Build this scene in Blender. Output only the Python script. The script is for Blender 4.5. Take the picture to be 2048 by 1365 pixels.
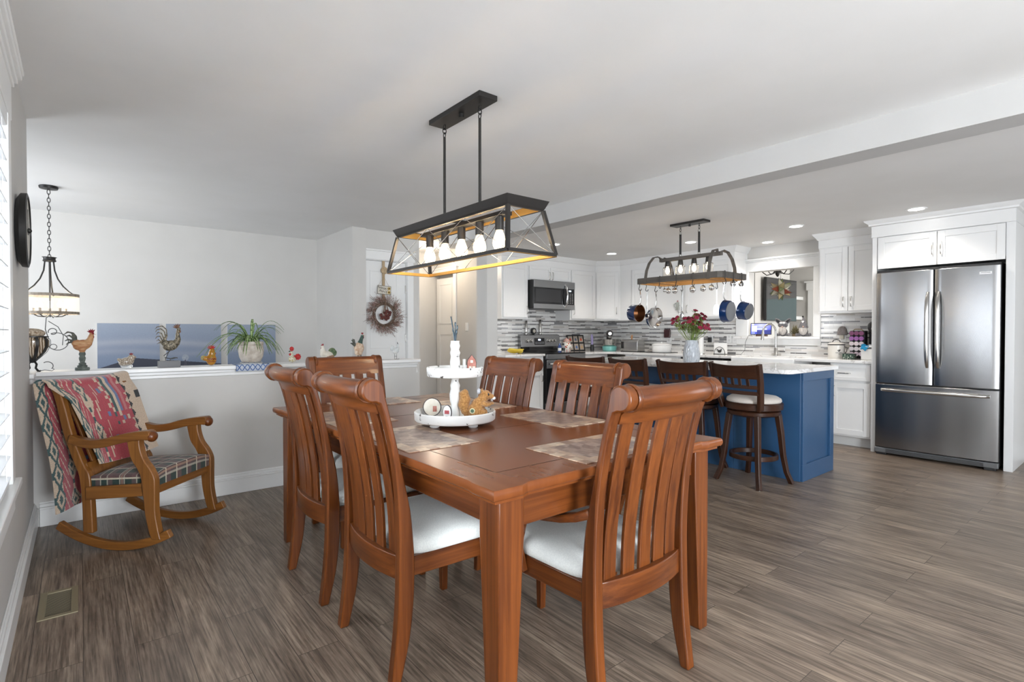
import bpy, bmesh, math, random
from mathutils import Vector, Matrix, Euler
random.seed(7)
C = bpy.context.scene.collection
S = bpy.context.scene
PI = math.pi
R = math.radians
for o in list(bpy.data.objects): bpy.data.objects.remove(o)
# ---------------------------------------------------------------- camera
cd = bpy.data.cameras.new('camera'); cam = bpy.data.objects.new('camera', cd); C.objects.link(cam)
cam.location = (0, 0, 1.18); cam.rotation_euler = (R(90 - 0.834), 0, R(-39.1))
cd.sensor_width = 36; cd.lens = 1063.6 / 2048 * 36; cd.clip_start = 0.02; cd.clip_end = 200
S.camera = cam
# ---------------------------------------------------------------- view + world
S.view_settings.view_transform = 'Standard'; S.view_settings.look = 'None'
S.view_settings.gamma = 1; S.view_settings.use_curve_mapping = False
S.view_settings.exposure = 1.22
w = bpy.data.worlds.new('world'); S.world = w; w.use_nodes = True
bg = w.node_tree.nodes['Background']; bg.inputs[0].default_value = (0.78, 0.88, 1.0, 1); bg.inputs[1].default_value = .8
def area(name, loc, rot, sx, sy, power, col=(1, 1, 1), spread=180):
    l = bpy.data.lights.new(name, 'AREA'); l.shape = 'RECTANGLE'; l.size = sx; l.size_y = sy; l.energy = power; l.color = col
    l.spread = R(spread)
    o = bpy.data.objects.new(name, l); C.objects.link(o); o.location = loc; o.rotation_euler = rot; return o
DAY = (0.90, 0.95, 1.0)
# daylight at left and stair windows and far room; rear and side sources added
area('daylight_left_window', (-0.80, 1.50, 1.15), (0, R(-82), 0), 1.9, 3.2, 46, DAY)
area('added_rear_daylight', (1.0, -2.95, 1.05), (R(104), 0, 0), 1.8, 2.0, 158, DAY)  # unseen source added behind the camera to brighten the dining area
area('added_side_daylight', (6.9, -1.2, 1.3), (0, R(90), 0), 1.4, 1.4, 7, DAY)  # unseen source added to light the room from the kitchen side
area('daylight_stair_window', (-1.75, 5.85, 1.5), (0, R(-90), 0), 1.7, 1.5, 23, (0.88, 0.93, 1.0))
HALL_LAMP = ((3.75, 6.45, 2.15), 5, (1, .84, .66))
area('daylight_far_room', (9.0, 1.35, 1.6), (R(90), 0, 0), 1.8, 1.2, 36, (1, .97, .93))
def point(name, loc, power, col, r=0.03):
    l = bpy.data.lights.new(name, 'POINT'); l.energy = power; l.color = col; l.shadow_soft_size = r
    o = bpy.data.objects.new(name, l); C.objects.link(o); o.location = loc; return o

# ---------------------------------------------------------------- mesh builder
class MB:
    def __init__(s): s.v = []; s.f = []; s.M = Matrix.Identity(4); s.c = []
    def add(s, vs, fs, col=None):
        b = len(s.v)
        for p in vs: s.v.append(tuple(s.M @ Vector(p)))
        for f in fs:
            s.f.append(tuple(i + b for i in f)); s.c.append(col)
        return s
    def box(s, x0, x1, y0, y1, z0, z1, col=None):
        if x0 > x1: x0, x1 = x1, x0
        if y0 > y1: y0, y1 = y1, y0
        if z0 > z1: z0, z1 = z1, z0
        vs = [(x, y, z) for z in (z0, z1) for y in (y0, y1) for x in (x0, x1)]
        return s.add(vs, [(0, 2, 3, 1), (4, 5, 7, 6), (0, 1, 5, 4), (1, 3, 7, 5), (3, 2, 6, 7), (2, 0, 4, 6)], col)
    def loft(s, rings, closed=True, caps=True, loop=False, col=None):
        n = len(rings[0]); vs = [p for r in rings for p in r]; fs = []
        m = len(rings)
        for i in range(m if loop else m - 1):
            a = i * n; b = ((i + 1) % m) * n
            for j in range(n if closed else n - 1):
                k = (j + 1) % n
                fs.append((a + j, a + k, b + k, b + j))
        if caps and not loop:
            fs.append(tuple(reversed(range(n)))); fs.append(tuple(range((m - 1) * n, m * n)))
        return s.add(vs, fs, col)
    def frame(s, pts, i, loop=False):
        n = len(pts)
        if loop: return (pts[(i + 1) % n] - pts[i - 1]).normalized()
        if i == 0: return (pts[1] - pts[0]).normalized()
        if i == n - 1: return (pts[-1] - pts[-2]).normalized()
        return (pts[i + 1] - pts[i - 1]).normalized()
    def tube(s, pts, r, n=8, loop=False, flat=1.0, caps=True, up=None, col=None):
        pts = [Vector(p) for p in pts]
        rs = r if isinstance(r, (list, tuple)) else [r] * len(pts)
        t = s.frame(pts, 0, loop)
        a = Vector(up) if up else (Vector((0, 0, 1)) if abs(t.z) < .9 else Vector((1, 0, 0)))
        u = (a - t * a.dot(t)).normalized(); rings = []
        for i, p in enumerate(pts):
            t = s.frame(pts, i, loop); u = (u - t * u.dot(t))
            u = u.normalized() if u.length > 1e-6 else t.orthogonal().normalized()
            v = t.cross(u)
            rings.append([tuple(p + u * math.cos(2 * PI * k / n) * rs[i] + v * math.sin(2 * PI * k / n) * rs[i] * flat) for k in range(n)])
        return s.loft(rings, True, caps, loop, col)
    def bar(s, pts, w, h, up=(0, 0, 1), loop=False, col=None):
        # rectangular section sweep: h along "up", w across
        pts = [Vector(p) for p in pts]; up = Vector(up); rings = []
        for i, p in enumerate(pts):
            t = s.frame(pts, i, loop); u = up - t * up.dot(t)
            u = u.normalized() if u.length > 1e-6 else t.orthogonal().normalized()
            v = t.cross(u)
            wi = w[i] if isinstance(w, (list, tuple)) else w; hi = h[i] if isinstance(h, (list, tuple)) else h
            rings.append([tuple(p + v * a * wi / 2 + u * b * hi / 2) for a, b in ((-1, -1), (1, -1), (1, 1), (-1, 1))])
        return s.loft(rings, True, True, loop, col)
    def lathe(s, prof, c=(0, 0, 0), n=24, caps=True, sx=1, sy=1, col=None):
        rings = [[(c[0] + max(r, 1e-4) * sx * math.cos(2 * PI * k / n), c[1] + max(r, 1e-4) * sy * math.sin(2 * PI * k / n), c[2] + z) for k in range(n)] for r, z in prof]
        return s.loft(rings, True, caps, False, col)
    def ell(s, c, r, n=16, m=10, rot=None, col=None):
        Q = Euler(rot).to_matrix() if rot else Matrix.Identity(3); c = Vector(c)
        vs = [tuple(c + Q @ Vector((0, 0, -r[2])))]
        for i in range(1, m):
            a = -PI / 2 + PI * i / m
            for k in range(n):
                b = 2 * PI * k / n
                vs.append(tuple(c + Q @ Vector((r[0] * math.cos(a) * math.cos(b), r[1] * math.cos(a) * math.sin(b), r[2] * math.sin(a)))))
        vs.append(tuple(c + Q @ Vector((0, 0, r[2])))); L = len(vs) - 1; fs = []
        for k in range(n):
            k2 = (k + 1) % n; fs.append((0, 1 + k2, 1 + k))
            for i in range(m - 2):
                a = 1 + i * n; b = a + n; fs.append((a + k, a + k2, b + k2, b + k))
            fs.append((L, 1 + (m - 2) * n + k, 1 + (m - 2) * n + k2))
        return s.add(vs, fs, col)
    def prism(s, poly, a, b, plane='xz', col=None):
        # polygon in a plane, extruded from a to b on the remaining axis
        def P(p, t): return {'xz': (p[0], t, p[1]), 'xy': (p[0], p[1], t), 'yz': (t, p[0], p[1])}[plane]
        n = len(poly)
        vs = [P(p, a) for p in poly] + [P(p, b) for p in poly]
        fs = [tuple(range(n)), tuple(reversed(range(n, 2 * n)))] + [(i, i + n, (i + 1) % n + n, (i + 1) % n) for i in range(n)]
        return s.add(vs, fs, col)
    def grid(s, fn, nu, nv, thick=0.0, colfn=None):
        # fn(u,v)->point ; closed slab when thick
        P = [[Vector(fn(i / nu, j / nv)) for j in range(nv + 1)] for i in range(nu + 1)]
        def nrm(i, j):
            a = P[min(i + 1, nu)][j] - P[max(i - 1, 0)][j]; b = P[i][min(j + 1, nv)] - P[i][max(j - 1, 0)]
            c = a.cross(b); return c.normalized() if c.length > 1e-12 else Vector((0, 0, 1))
        W = nv + 1; vs = [tuple(P[i][j]) for i in range(nu + 1) for j in range(W)]
        N = len(vs)
        if thick: vs += [tuple(P[i][j] - nrm(i, j) * thick) for i in range(nu + 1) for j in range(W)]
        for i in range(nu):
            for j in range(nv):
                a = i * W + j; col = colfn((i + .5) / nu, (j + .5) / nv) if colfn else None
                s._f = (a, a + W, a + W + 1, a + 1)
        b = len(s.v)
        for p in vs: s.v.append(tuple(s.M @ Vector(p)))
        for i in range(nu):
            for j in range(nv):
                a = b + i * W + j; col = colfn((i + .5) / nu, (j + .5) / nv) if colfn else None
                s.f.append((a, a + W, a + W + 1, a + 1)); s.c.append(col)
                if thick:
                    a2 = a + N; s.f.append((a2, a2 + 1, a2 + W + 1, a2 + W)); s.c.append(col)
        if thick:
            def e(p, q, col): s.f.append((b + p, b + q, b + q + N, b + p + N)); s.c.append(col)
            for i in range(nu):
                e(i * W, (i + 1) * W, colfn((i + .5) / nu, 0) if colfn else None); e((i + 1) * W + nv, i * W + nv, colfn((i + .5) / nu, 1) if colfn else None)
            for j in range(nv):
                e(j + 1, j, colfn(0, (j + .5) / nv) if colfn else None); e(nu * W + j, nu * W + j + 1, colfn(1, (j + .5) / nv) if colfn else None)
        return s
    def build(s, name, m, parent=None, bevel=0, ang=35, seg=2, smooth=True, remesh=0, sub=0):
        me = bpy.data.meshes.new(name); me.from_pydata(s.v, [], s.f); me.update()
        if any(c is not None for c in s.c):
            at = me.color_attributes.new('pattern', 'FLOAT_COLOR', 'CORNER'); i = 0
            for p, c in zip(me.polygons, s.c):
                c = c or (1, 1, 1)
                for _ in p.loop_indices: at.data[i].color = (c[0], c[1], c[2], 1); i += 1
        bm = bmesh.new(); bm.from_mesh(me); bmesh.ops.recalc_face_normals(bm, faces=bm.faces); bm.to_mesh(me); bm.free()
        if smooth:
            for p in me.polygons: p.use_smooth = True
            me.set_sharp_from_angle(angle=R(ang))
        if m: me.materials.append(m)
        o = bpy.data.objects.new(name, me); C.objects.link(o)
        if parent: o.parent = parent
        if remesh:
            md = o.modifiers.new('remesh', 'REMESH'); md.mode = 'VOXEL'; md.voxel_size = remesh; md.use_smooth_shade = True
            sm = o.modifiers.new('smooth', 'SMOOTH'); sm.iterations = 3; sm.factor = .5
        if bevel:
            md = o.modifiers.new('bevel', 'BEVEL'); md.width = bevel; md.segments = seg; md.limit_method = 'ANGLE'; md.angle_limit = R(30); md.harden_normals = False
            wn = o.modifiers.new('weighted_normal', 'WEIGHTED_NORMAL'); wn.keep_sharp = True; wn.weight = 80
        return o
def tag(o, label, cat, group=None, kind=None):
    o['label'] = label; o['category'] = cat
    if group: o['group'] = group
    if kind: o['kind'] = kind
    return o
def thing(name, label, cat, loc=(0, 0, 0), rz=0, group=None):
    o = bpy.data.objects.new(name, None); o.empty_display_size = .05; C.objects.link(o)
    o.location = loc; o.rotation_euler = (0, 0, rz); return tag(o, label, cat, group)
def struct(name, mb, m, label=None, **k):
    o = mb.build(name, m, **k); o['kind'] = 'structure'
    if label: o['label'] = label; o['category'] = name.split('_')[0]
    return o
def dup(root, loc, rz, label, group=None):
    r = root.copy(); C.objects.link(r); r.location = loc; r.rotation_euler = (0, 0, rz); r['label'] = label
    if group: r['group'] = group
    def rec(a, b):
        for ch in list(a.children):
            if ch.name in done: continue
            c = ch.copy(); C.objects.link(c); c.parent = b; done.add(c.name); rec(ch, c)
    done = set(); rec(root, r); return r
def text_mesh(name, txt, size, m, parent, loc, rot, extrude=0.0006, spacing=1.0):
    cu = bpy.data.curves.new(name, 'FONT'); cu.body = txt; cu.size = size; cu.align_x = 'CENTER'; cu.align_y = 'CENTER'
    cu.extrude = extrude; cu.space_character = spacing
    t = bpy.data.objects.new(name + '_tmp', cu); C.objects.link(t)
    me = bpy.data.meshes.new_from_object(t.evaluated_get(bpy.context.evaluated_depsgraph_get()))
    bpy.data.objects.remove(t)
    me.materials.clear(); me.materials.append(m)
    o = bpy.data.objects.new(name, me); C.objects.link(o); o.parent = parent; o.location = loc; o.rotation_euler = rot
    return o

# ---------------------------------------------------------------- materials
def mat(name, col, rough=0.5, metal=0.0, emit=None, estr=0, trans=0, coat=0, alpha=1, ior=1.45, sheen=0, spec=0.5):
    m = bpy.data.materials.new(name); m.use_nodes = True; b = m.node_tree.nodes['Principled BSDF']; i = b.inputs
    i['Base Color'].default_value = (*col, 1); i['Roughness'].default_value = rough; i['Metallic'].default_value = metal
    i['Transmission Weight'].default_value = trans; i['Coat Weight'].default_value = coat; i['Coat Roughness'].default_value = .12
    i['IOR'].default_value = ior; i['Alpha'].default_value = alpha; i['Sheen Weight'].default_value = sheen
    i['Specular IOR Level'].default_value = spec
    if emit: i['Emission Color'].default_value = (*emit, 1); i['Emission Strength'].default_value = estr
    return m
class NT:
    def __init__(s, m): s.m = m; s.t = m.node_tree; s.b = s.t.nodes['Principled BSDF']
    def n(s, typ, **k):
        x = s.t.nodes.new(typ)
        for a, v in k.items():
            if a.startswith('i_'): x.inputs[a[2:].replace('_', ' ')].default_value = v
            else: setattr(x, a, v)
        return x
    def l(s, a, b): s.t.links.new(a, b)
    def vec(s, scale=(1, 1, 1), src='Object', order=None):
        tc = s.n('ShaderNodeTexCoord'); o = tc.outputs[src]
        if order:
            sp = s.n('ShaderNodeSeparateXYZ'); cb = s.n('ShaderNodeCombineXYZ'); s.l(o, sp.inputs[0])
            for i, ax in enumerate(order): s.l(sp.outputs['XYZ'.index(ax)], cb.inputs[i])
            o = cb.outputs[0]
        mp = s.n('ShaderNodeMapping'); mp.inputs['Scale'].default_value = scale; s.l(o, mp.inputs[0]); return mp.outputs[0]
    def ramp(s, src, stops, interp='LINEAR'):
        r = s.n('ShaderNodeValToRGB'); r.color_ramp.interpolation = interp; e = r.color_ramp.elements
        while len(e) < len(stops): e.new(0.5)
        for x, (p, c) in zip(e, stops): x.position = p; x.color = (*c, 1)
        s.l(src, r.inputs[0]); return r.outputs[0]
    def mix(s, a, b, fac, mode='MIX'):
        x = s.n('ShaderNodeMix', data_type='RGBA', blend_type=mode)
        if isinstance(fac, float): x.inputs[0].default_value = fac
        else: s.l(fac, x.inputs[0])
        for v, i in ((a, 6), (b, 7)):
            if isinstance(v, tuple): x.inputs[i].default_value = (*v, 1)
            else: s.l(v, x.inputs[i])
        return x.outputs[2]
    def bump(s, h, strength=.2, dist=.01):
        b = s.n('ShaderNodeBump'); b.inputs['Strength'].default_value = strength; b.inputs['Distance'].default_value = dist
        s.l(h, b.inputs['Height']); s.l(b.outputs[0], s.b.inputs['Normal'])
def wood(name, c1, c2, axis='z', rough=.3, fine=45, coat=.3, contrast=(.35, .65)):
    m = mat(name, c1, rough + .05, coat=coat * .6, spec=.35); t = NT(m)
    sc = {'x': (1.6, fine, fine), 'y': (fine, 1.6, fine), 'z': (fine, fine, 1.6)}[axis]
    n1 = t.n('ShaderNodeTexNoise', i_Scale=1.0, i_Detail=6.0, i_Roughness=.62, i_Distortion=.25); t.l(t.vec(sc), n1.inputs[0])
    sc2 = tuple(x * .16 if x > 2 else x * .6 for x in sc)
    n2 = t.n('ShaderNodeTexNoise', i_Scale=1.0, i_Detail=3.0, i_Roughness=.5); t.l(t.vec(sc2), n2.inputs[0])
    a = t.ramp(n1.outputs[0], [(contrast[0], c1), (contrast[1], c2)])
    b = t.ramp(n2.outputs[0], [(.3, tuple(x * .78 for x in c1)), (.7, tuple(min(1, x * 1.15) for x in c2))])
    t.l(t.mix(a, b, .45), t.b.inputs['Base Color']); t.bump(n1.outputs[0], .08, .002); return m
def noisy(name, c1, c2, scale=8, rough=.5, metal=0, bump=0, detail=4, mp=(1, 1, 1), lo=.35, hi=.65, dist=.004, coat=0, sheen=0):
    m = mat(name, c1, rough, metal, coat=coat, sheen=sheen); t = NT(m); n = t.n('ShaderNodeTexNoise', i_Scale=float(scale), i_Detail=float(detail))
    t.l(t.vec(mp), n.inputs[0]); t.l(t.ramp(n.outputs[0], [(lo, c1), (hi, c2)]), t.b.inputs['Base Color'])
    if bump: t.bump(n.outputs[0], bump, dist)
    return m
def cloth(name, rough=.9, scale=260, bump=.5, sheen=.3):
    # colours come from the woven pattern stored on the mesh
    m = mat(name, (1, 1, 1), rough, sheen=sheen); t = NT(m); a = t.n('ShaderNodeAttribute', attribute_name='pattern')
    n = t.n('ShaderNodeTexNoise', i_Scale=float(scale), i_Detail=2.0); t.l(t.vec(), n.inputs[0])
    g = t.ramp(n.outputs[0], [(.3, (.72, .72, .72)), (.7, (1, 1, 1))])
    t.l(t.mix(a.outputs[0], g, 1.0, 'MULTIPLY'), t.b.inputs['Base Color']); t.bump(n.outputs[0], bump, .002); return m
CH1, CH2 = (.050, .0105, .0022), (.185, .052, .0100)
M = {}
for a in 'xyz': M['cherry_' + a] = wood('cherry_' + a, CH1, CH2, a, .27, 55, .4)
for a in 'xyz': M['oak_' + a] = wood('oak_' + a, (.125, .042, .008), (.27, .11, .024), a, .33, 70, .35)
for a in 'xyz': M['walnut_' + a] = wood('walnut_' + a, (.018, .006, .003), (.050, .018, .008), a, .32, 50, .3)
M['wall'] = noisy('wall_paint', (.60, .585, .56), (.62, .605, .58), 3, .62)
M['ceiling'] = noisy('ceiling_paint', (.77, .765, .75), (.80, .795, .785), 2.0, .75)
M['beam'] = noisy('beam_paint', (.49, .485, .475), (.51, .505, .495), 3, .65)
M['trim'] = mat('trim_white', (.82, .82, .81), .32)
M['cab'] = mat('cabinet_white', (.80, .80, .795), .3)
M['cabin'] = mat('cabinet_edge', (.70, .70, .69), .4)
M['black'] = mat('black_metal', (.018, .017, .016), .42, .3)
M['bronze'] = mat('bronze_metal', (.035, .032, .030), .38, .55)
M['gold'] = mat('gold_inside', (.55, .30, .07), .42, .5)
M['iron'] = mat('iron', (.06, .058, .056), .4, .8)
M['nickel'] = mat('brushed_nickel', (.55, .54, .52), .25, 1)
M['chrome'] = mat('chrome', (.75, .75, .75), .1, 1)
M['seatfab'] = noisy('seat_fabric', (.70, .72, .70), (.79, .81, .78), 220, .85, bump=.15, dist=.001, sheen=.2)
M['blackgloss'] = mat('black_glass', (.012, .012, .013), .06)
M['blackplastic'] = mat('black_plastic', (.02, .02, .021), .35)
M['white'] = mat('white_paint', (.85, .85, .84), .35)
M['blueenamel'] = mat('blue_enamel', (.005, .028, .105), .12, .2, coat=.5)
M['glass'] = mat('clear_glass', (1, 1, 1), .02, trans=1, ior=1.1)
M['red'] = mat('red', (.48, .02, .02), .35, coat=.3)
M['darkred'] = mat('dark_red', (.22, .012, .02), .4)
M['green'] = mat('leaf_green', (.10, .22, .04), .5)
M['rope'] = noisy('jute', (.36, .26, .15), (.52, .40, .26), 90, .9, bump=.4)
# steel with vertical brushing
def steel(name, col=(.29, .29, .293), rough=.25, ax='z'):
    m = mat(name, col, rough, 1.0); t = NT(m)
    sc = (300, 300, 2) if ax == 'z' else (2, 2, 300)
    n = t.n('ShaderNodeTexNoise', i_Scale=1.0, i_Detail=2.0); t.l(t.vec(sc), n.inputs[0])
    r = t.n('ShaderNodeMapRange'); r.inputs[3].default_value = rough * .95; r.inputs[4].default_value = rough * 1.1; t.l(n.outputs[0], r.inputs[0]); t.l(r.outputs[0], t.b.inputs['Roughness'])
    t.b.inputs['Anisotropic'].default_value = .3
    return m
M['steel'] = steel('stainless_steel'); t = NT(M['steel']); nb = t.n('ShaderNodeTexNoise', i_Scale=1.0, i_Detail=0.0); t.l(t.vec((1, 7, .35)), nb.inputs[0]); t.bump(nb.outputs[0], .22, .02); M['steelh'] = steel('stainless_horizontal', ax='x')
# quartz worktop
m = mat('quartz', (.8, .79, .78), .09); t = NT(m)
n = t.n('ShaderNodeTexNoise', i_Scale=1.6, i_Detail=8.0, i_Distortion=1.8); t.l(t.vec(), n.inputs[0])
t.l(t.ramp(n.outputs[0], [(.40, (.80, .79, .78)), (.485, (.78, .77, .76)), (.50, (.52, .49, .47)), (.515, (.78, .77, .76)), (.7, (.82, .81, .80))]), t.b.inputs['Base Color']); M['quartz'] = m
# mosaic backsplash, for walls along y and along x
def mosaic(name, order):
    m = mat(name, (.5, .5, .5), .12); t = NT(m)
    def brick(w_, h_, off, sq, fq):
        b = t.n('ShaderNodeTexBrick', offset=off, offset_frequency=2, squash=sq, squash_frequency=fq)
        b.inputs['Color1'].default_value = (0, 0, 0, 1); b.inputs['Color2'].default_value = (1, 1, 1, 1); b.inputs['Mortar'].default_value = (0, 0, 0, 1)
        b.inputs['Scale'].default_value = 1; b.inputs['Mortar Size'].default_value = .0014; b.inputs['Mortar Smooth'].default_value = 0
        b.inputs['Brick Width'].default_value = w_; b.inputs['Row Height'].default_value = h_; b.inputs['Bias'].default_value = 0
        t.l(t.vec(order=order), b.inputs[0]); return b
    b1 = brick(.19, .03, .37, .62, 3); b2 = brick(.135, .015, .61, 1.4, 2)
    light = [(0, (.84, .83, .81)), (.3, (.72, .69, .66)), (.5, (.86, .85, .83)), (.72, (.56, .53, .50)), (.82, (.82, .81, .80)), (.95, (.22, .22, .225))]
    dark = [(0, (.11, .105, .105)), (.20, (.24, .23, .22)), (.38, (.66, .65, .63)), (.72, (.27, .27, .28)), (.86, (.72, .71, .70))]
    c1 = t.ramp(b1.outputs[0], light, 'CONSTANT'); c2 = t.ramp(b2.outputs[0], dark, 'CONSTANT')
    # every other course is made of thin dark strips
    sp = t.n('ShaderNodeSeparateXYZ'); t.l(t.vec(order=order), sp.inputs[0])
    mm = t.n('ShaderNodeMath', operation='MODULO'); mm.inputs[1].default_value = .060; t.l(sp.outputs[1], mm.inputs[0])
    gt = t.n('ShaderNodeMath', operation='GREATER_THAN'); gt.inputs[1].default_value = .030; t.l(mm.outputs[0], gt.inputs[0])
    c = t.mix(c1, c2, gt.outputs[0])
    fa = t.n('ShaderNodeMath', operation='MAXIMUM'); t.l(b1.outputs['Fac'], fa.inputs[0])
    m2 = t.n('ShaderNodeMath', operation='MULTIPLY'); t.l(b2.outputs['Fac'], m2.inputs[0]); t.l(gt.outputs[0], m2.inputs[1]); t.l(m2.outputs[0], fa.inputs[1])
    c = t.mix(c, (.62, .61, .60), fa.outputs[0]); t.l(c, t.b.inputs['Base Color'])
    inv = t.n('ShaderNodeMath', operation='SUBTRACT'); inv.inputs[0].default_value = 1; t.l(fa.outputs[0], inv.inputs[1]); t.bump(inv.outputs[0], .3, .002)
    return m
M['mos_x'] = mosaic('mosaic_side', 'YZX'); M['mos_y'] = mosaic('mosaic_back', 'XZY')
# plank floor, boards run along y
m = mat('plank_floor', (.2, .15, .12), .32); t = NT(m)
b = t.n('ShaderNodeTexBrick', offset=.37, offset_frequency=2); b.inputs['Color1'].default_value = (0, 0, 0, 1); b.inputs['Color2'].default_value = (1, 1, 1, 1); b.inputs['Mortar'].default_value = (.5, .5, .5, 1)
b.inputs['Scale'].default_value = 1; b.inputs['Mortar Size'].default_value = .0012; b.inputs['Brick Width'].default_value = 1.22; b.inputs['Row Height'].default_value = .152
t.l(t.vec(order='YXZ'), b.inputs[0])
tc = t.n('ShaderNodeTexCoord'); vm = t.n('ShaderNodeVectorMath', operation='SCALE'); vm.inputs['Scale'].default_value = 9.0; t.l(b.outputs[0], vm.inputs[0])
va = t.n('ShaderNodeVectorMath', operation='ADD'); t.l(tc.outputs['Object'], va.inputs[0]); t.l(vm.outputs[0], va.inputs[1])
def pl(sc, dist, det, ns=1.0):
    mp = t.n('ShaderNodeMapping'); mp.inputs['Scale'].default_value = sc; t.l(va.outputs[0], mp.inputs[0])
    n = t.n('ShaderNodeTexNoise', i_Scale=ns, i_Detail=det, i_Roughness=.65, i_Distortion=dist); t.l(mp.outputs[0], n.inputs[0]); return n.outputs[0]
g1 = pl((34, 2.2, 1), .9, 7.0); g2 = pl((5.5, 1.3, 1), 1.2, 4.0); g3 = pl((130, 4.0, 1), .2, 3.0)
ca = t.ramp(g1, [(.30, (.075, .054, .040)), (.5, (.20, .152, .118)), (.70, (.37, .30, .24))])
cb = t.ramp(g2, [(.32, (.085, .064, .050)), (.52, (.20, .158, .125)), (.72, (.35, .28, .215))])
c = t.mix(ca, cb, .5); c3 = t.ramp(g3, [(.34, (.42, .40, .38)), (.60, (1.18, 1.17, 1.16))]); c = t.mix(c, c3, .85, 'MULTIPLY')
pk = t.ramp(b.outputs[0], [(0, (.98, .97, .95)), (1, (1.30, 1.28, 1.25))]); c = t.mix(c, pk, 1.0, 'MULTIPLY')
c = t.mix(c, (.06, .045, .036), b.outputs['Fac']); t.l(c, t.b.inputs['Base Color'])
rr = t.n('ShaderNodeMapRange'); rr.inputs[3].default_value = .27; rr.inputs[4].default_value = .42; t.l(g1, rr.inputs[0]); t.l(rr.outputs[0], t.b.inputs['Roughness'])
t.bump(g1, .12, .003); M['floor'] = m
# ================================================================ THE SETTING
HC, KC = 2.40, 2.29           # dining and kitchen ceiling heights
def sbox(name, x0, x1, y0, y1, z0, z1, m, label=None, bevel=0, parent=None):
    o = MB().box(x0, x1, y0, y1, z0, z1).build(name, m, parent, bevel=bevel)
    if not parent:
        o['kind'] = 'structure'
        if label: o['label'] = label; o['category'] = 'room part'
    return o
f = MB(); f.box(-.35, 12, -3.1, 4.42, -.12, 0); f.box(2.45, 12, 4.42, 9, -.12, 0)
struct('floor', f, M['floor'], 'grey brown wood plank floor')
sbox('floor', -2.2, 2.45, 4.42, 9, -1.42, -1.3, M['floor'], 'lower entry landing floor behind the half wall')
# dining ceiling and lower kitchen ceiling
cl = MB(); cl.box(-2.2, 3.6, -3.1, 9, HC, HC + .12); cl.box(3.6, 7.0, 5.92, 9, HC, HC + .12)
struct('ceiling', cl, M['ceiling'], 'pale ceiling over the dining area and stair')
sbox('ceiling', 3.6, 6.78, -3.1, 5.92, KC, KC + .12, M['ceiling'], 'lower kitchen ceiling beyond the beam')
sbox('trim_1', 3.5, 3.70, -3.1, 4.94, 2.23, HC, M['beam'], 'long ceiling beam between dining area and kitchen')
sbox('wall_column', 3.5, 3.645, 4.745, 4.94, 0, 2.2299, M['wall'], 'square column under the end of the beam')
# left window wall: opening y .35..2.80, z .60..2.02
XW = -.225
W = MB(); y0, y1, z0, z1 = .30, 2.78, .60, 2.02
W.box(-.34, XW, -3.1, y0, 0, HC); W.box(-.34, XW, y1, 4.10, 0, HC); W.box(-.34, XW, y0, y1, 0, z0); W.box(-.34, XW, y0, y1, z1, HC); W.box(-.34, XW, 4.10, 4.30, 0, .905)
struct('wall_left', W, M['wall'], 'grey wall with the shuttered window')
# window casing, sill, glass
wn = MB()
wn.box(XW, XW + .022, y1, y1 + .095, z0, z1); wn.box(XW, XW + .022, y0 - .095, y0, z0, z1)
wn.box(XW, XW + .024, y0 - .11, y1 + .11, z1, z1 + .14)
wn.box(XW, XW + .020, y0 - .10, y1 + .10, z0 - .12, z0 - .028)
cs = wn.build('window_1', M['trim'], bevel=.003); cs['kind'] = 'structure'; cs['label'] = 'white cased window with louvred blinds at the left edge'; cs['category'] = 'window'
q = MB()
for k, (d, h) in enumerate(((.032, .018), (.042, .02), (.054, .02), (.060, .016))):
    z = z1 + .14 + sum((.018, .02, .02, .016)[:k]); q.box(XW, XW + d, y0 - .12 - d * .4, y1 + .11 + d * .6, z, z + h)
q.build('head_moulding', M['trim'], cs, bevel=.003)
MB().box(XW - .10, XW + .040, y0 - .12, y1 + .13, z0 - .028, z0).build('sill', M['trim'], cs, bevel=.004)
fr = MB()
fr.box(-.33, -.30, y0, y1, z0, z0 + .05); fr.box(-.33, -.30, y0, y1, z1 - .05, z1)
for yy in (y0, y0 + .81, y0 + 1.62, y1 - .05): fr.box(-.33, -.30, yy, yy + .05, z0, z1)
fr.build('sash', M['trim'], cs)
MB().box(-.318, -.314, y0, y1, z0, z1).build('glass_pane', mat('window_glass', (1, 1, 1), .0, trans=1, ior=1.02), cs)
# blinds: three panels of wide slats
slat = mat('slat_white', (.62, .63, .64), .4); NT(slat).b.inputs['Subsurface Weight'].default_value = 0
bl = thing('window_blind', 'white wide slat blind hanging in the left window', 'blind', (-.235, 1.55, z1))
MB().box(-.05, .03, -1.22, 1.22, -.055, 0).build('headrail', M['trim'], bl, bevel=.004)
nsl = 17
for k in range(nsl):
    z = -.10 - k * (z1 - z0 - .14) / (nsl - 1)
    s = MB(); s.M = Matrix.Translation((-.012, 0, z)) @ Matrix.Rotation(R(11), 4, 'Y')
    s.box(-.04, .04, -1.215, 1.215, -.0016, .0016); s.build('slat', slat, bl)
ld = MB()
for yy in (-1.12, -.55, 0, .55, 1.12):
    for xx in (-.045, .022): ld.box(xx, xx + .0015, yy, yy + .003, -1.40, -.05)
ld.build('ladder_cord', M['white'], bl); MB().box(-.04, .022, -1.215, 1.215, -1.418, -1.40).build('bottom_rail', M['trim'], bl, bevel=.003)
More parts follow.
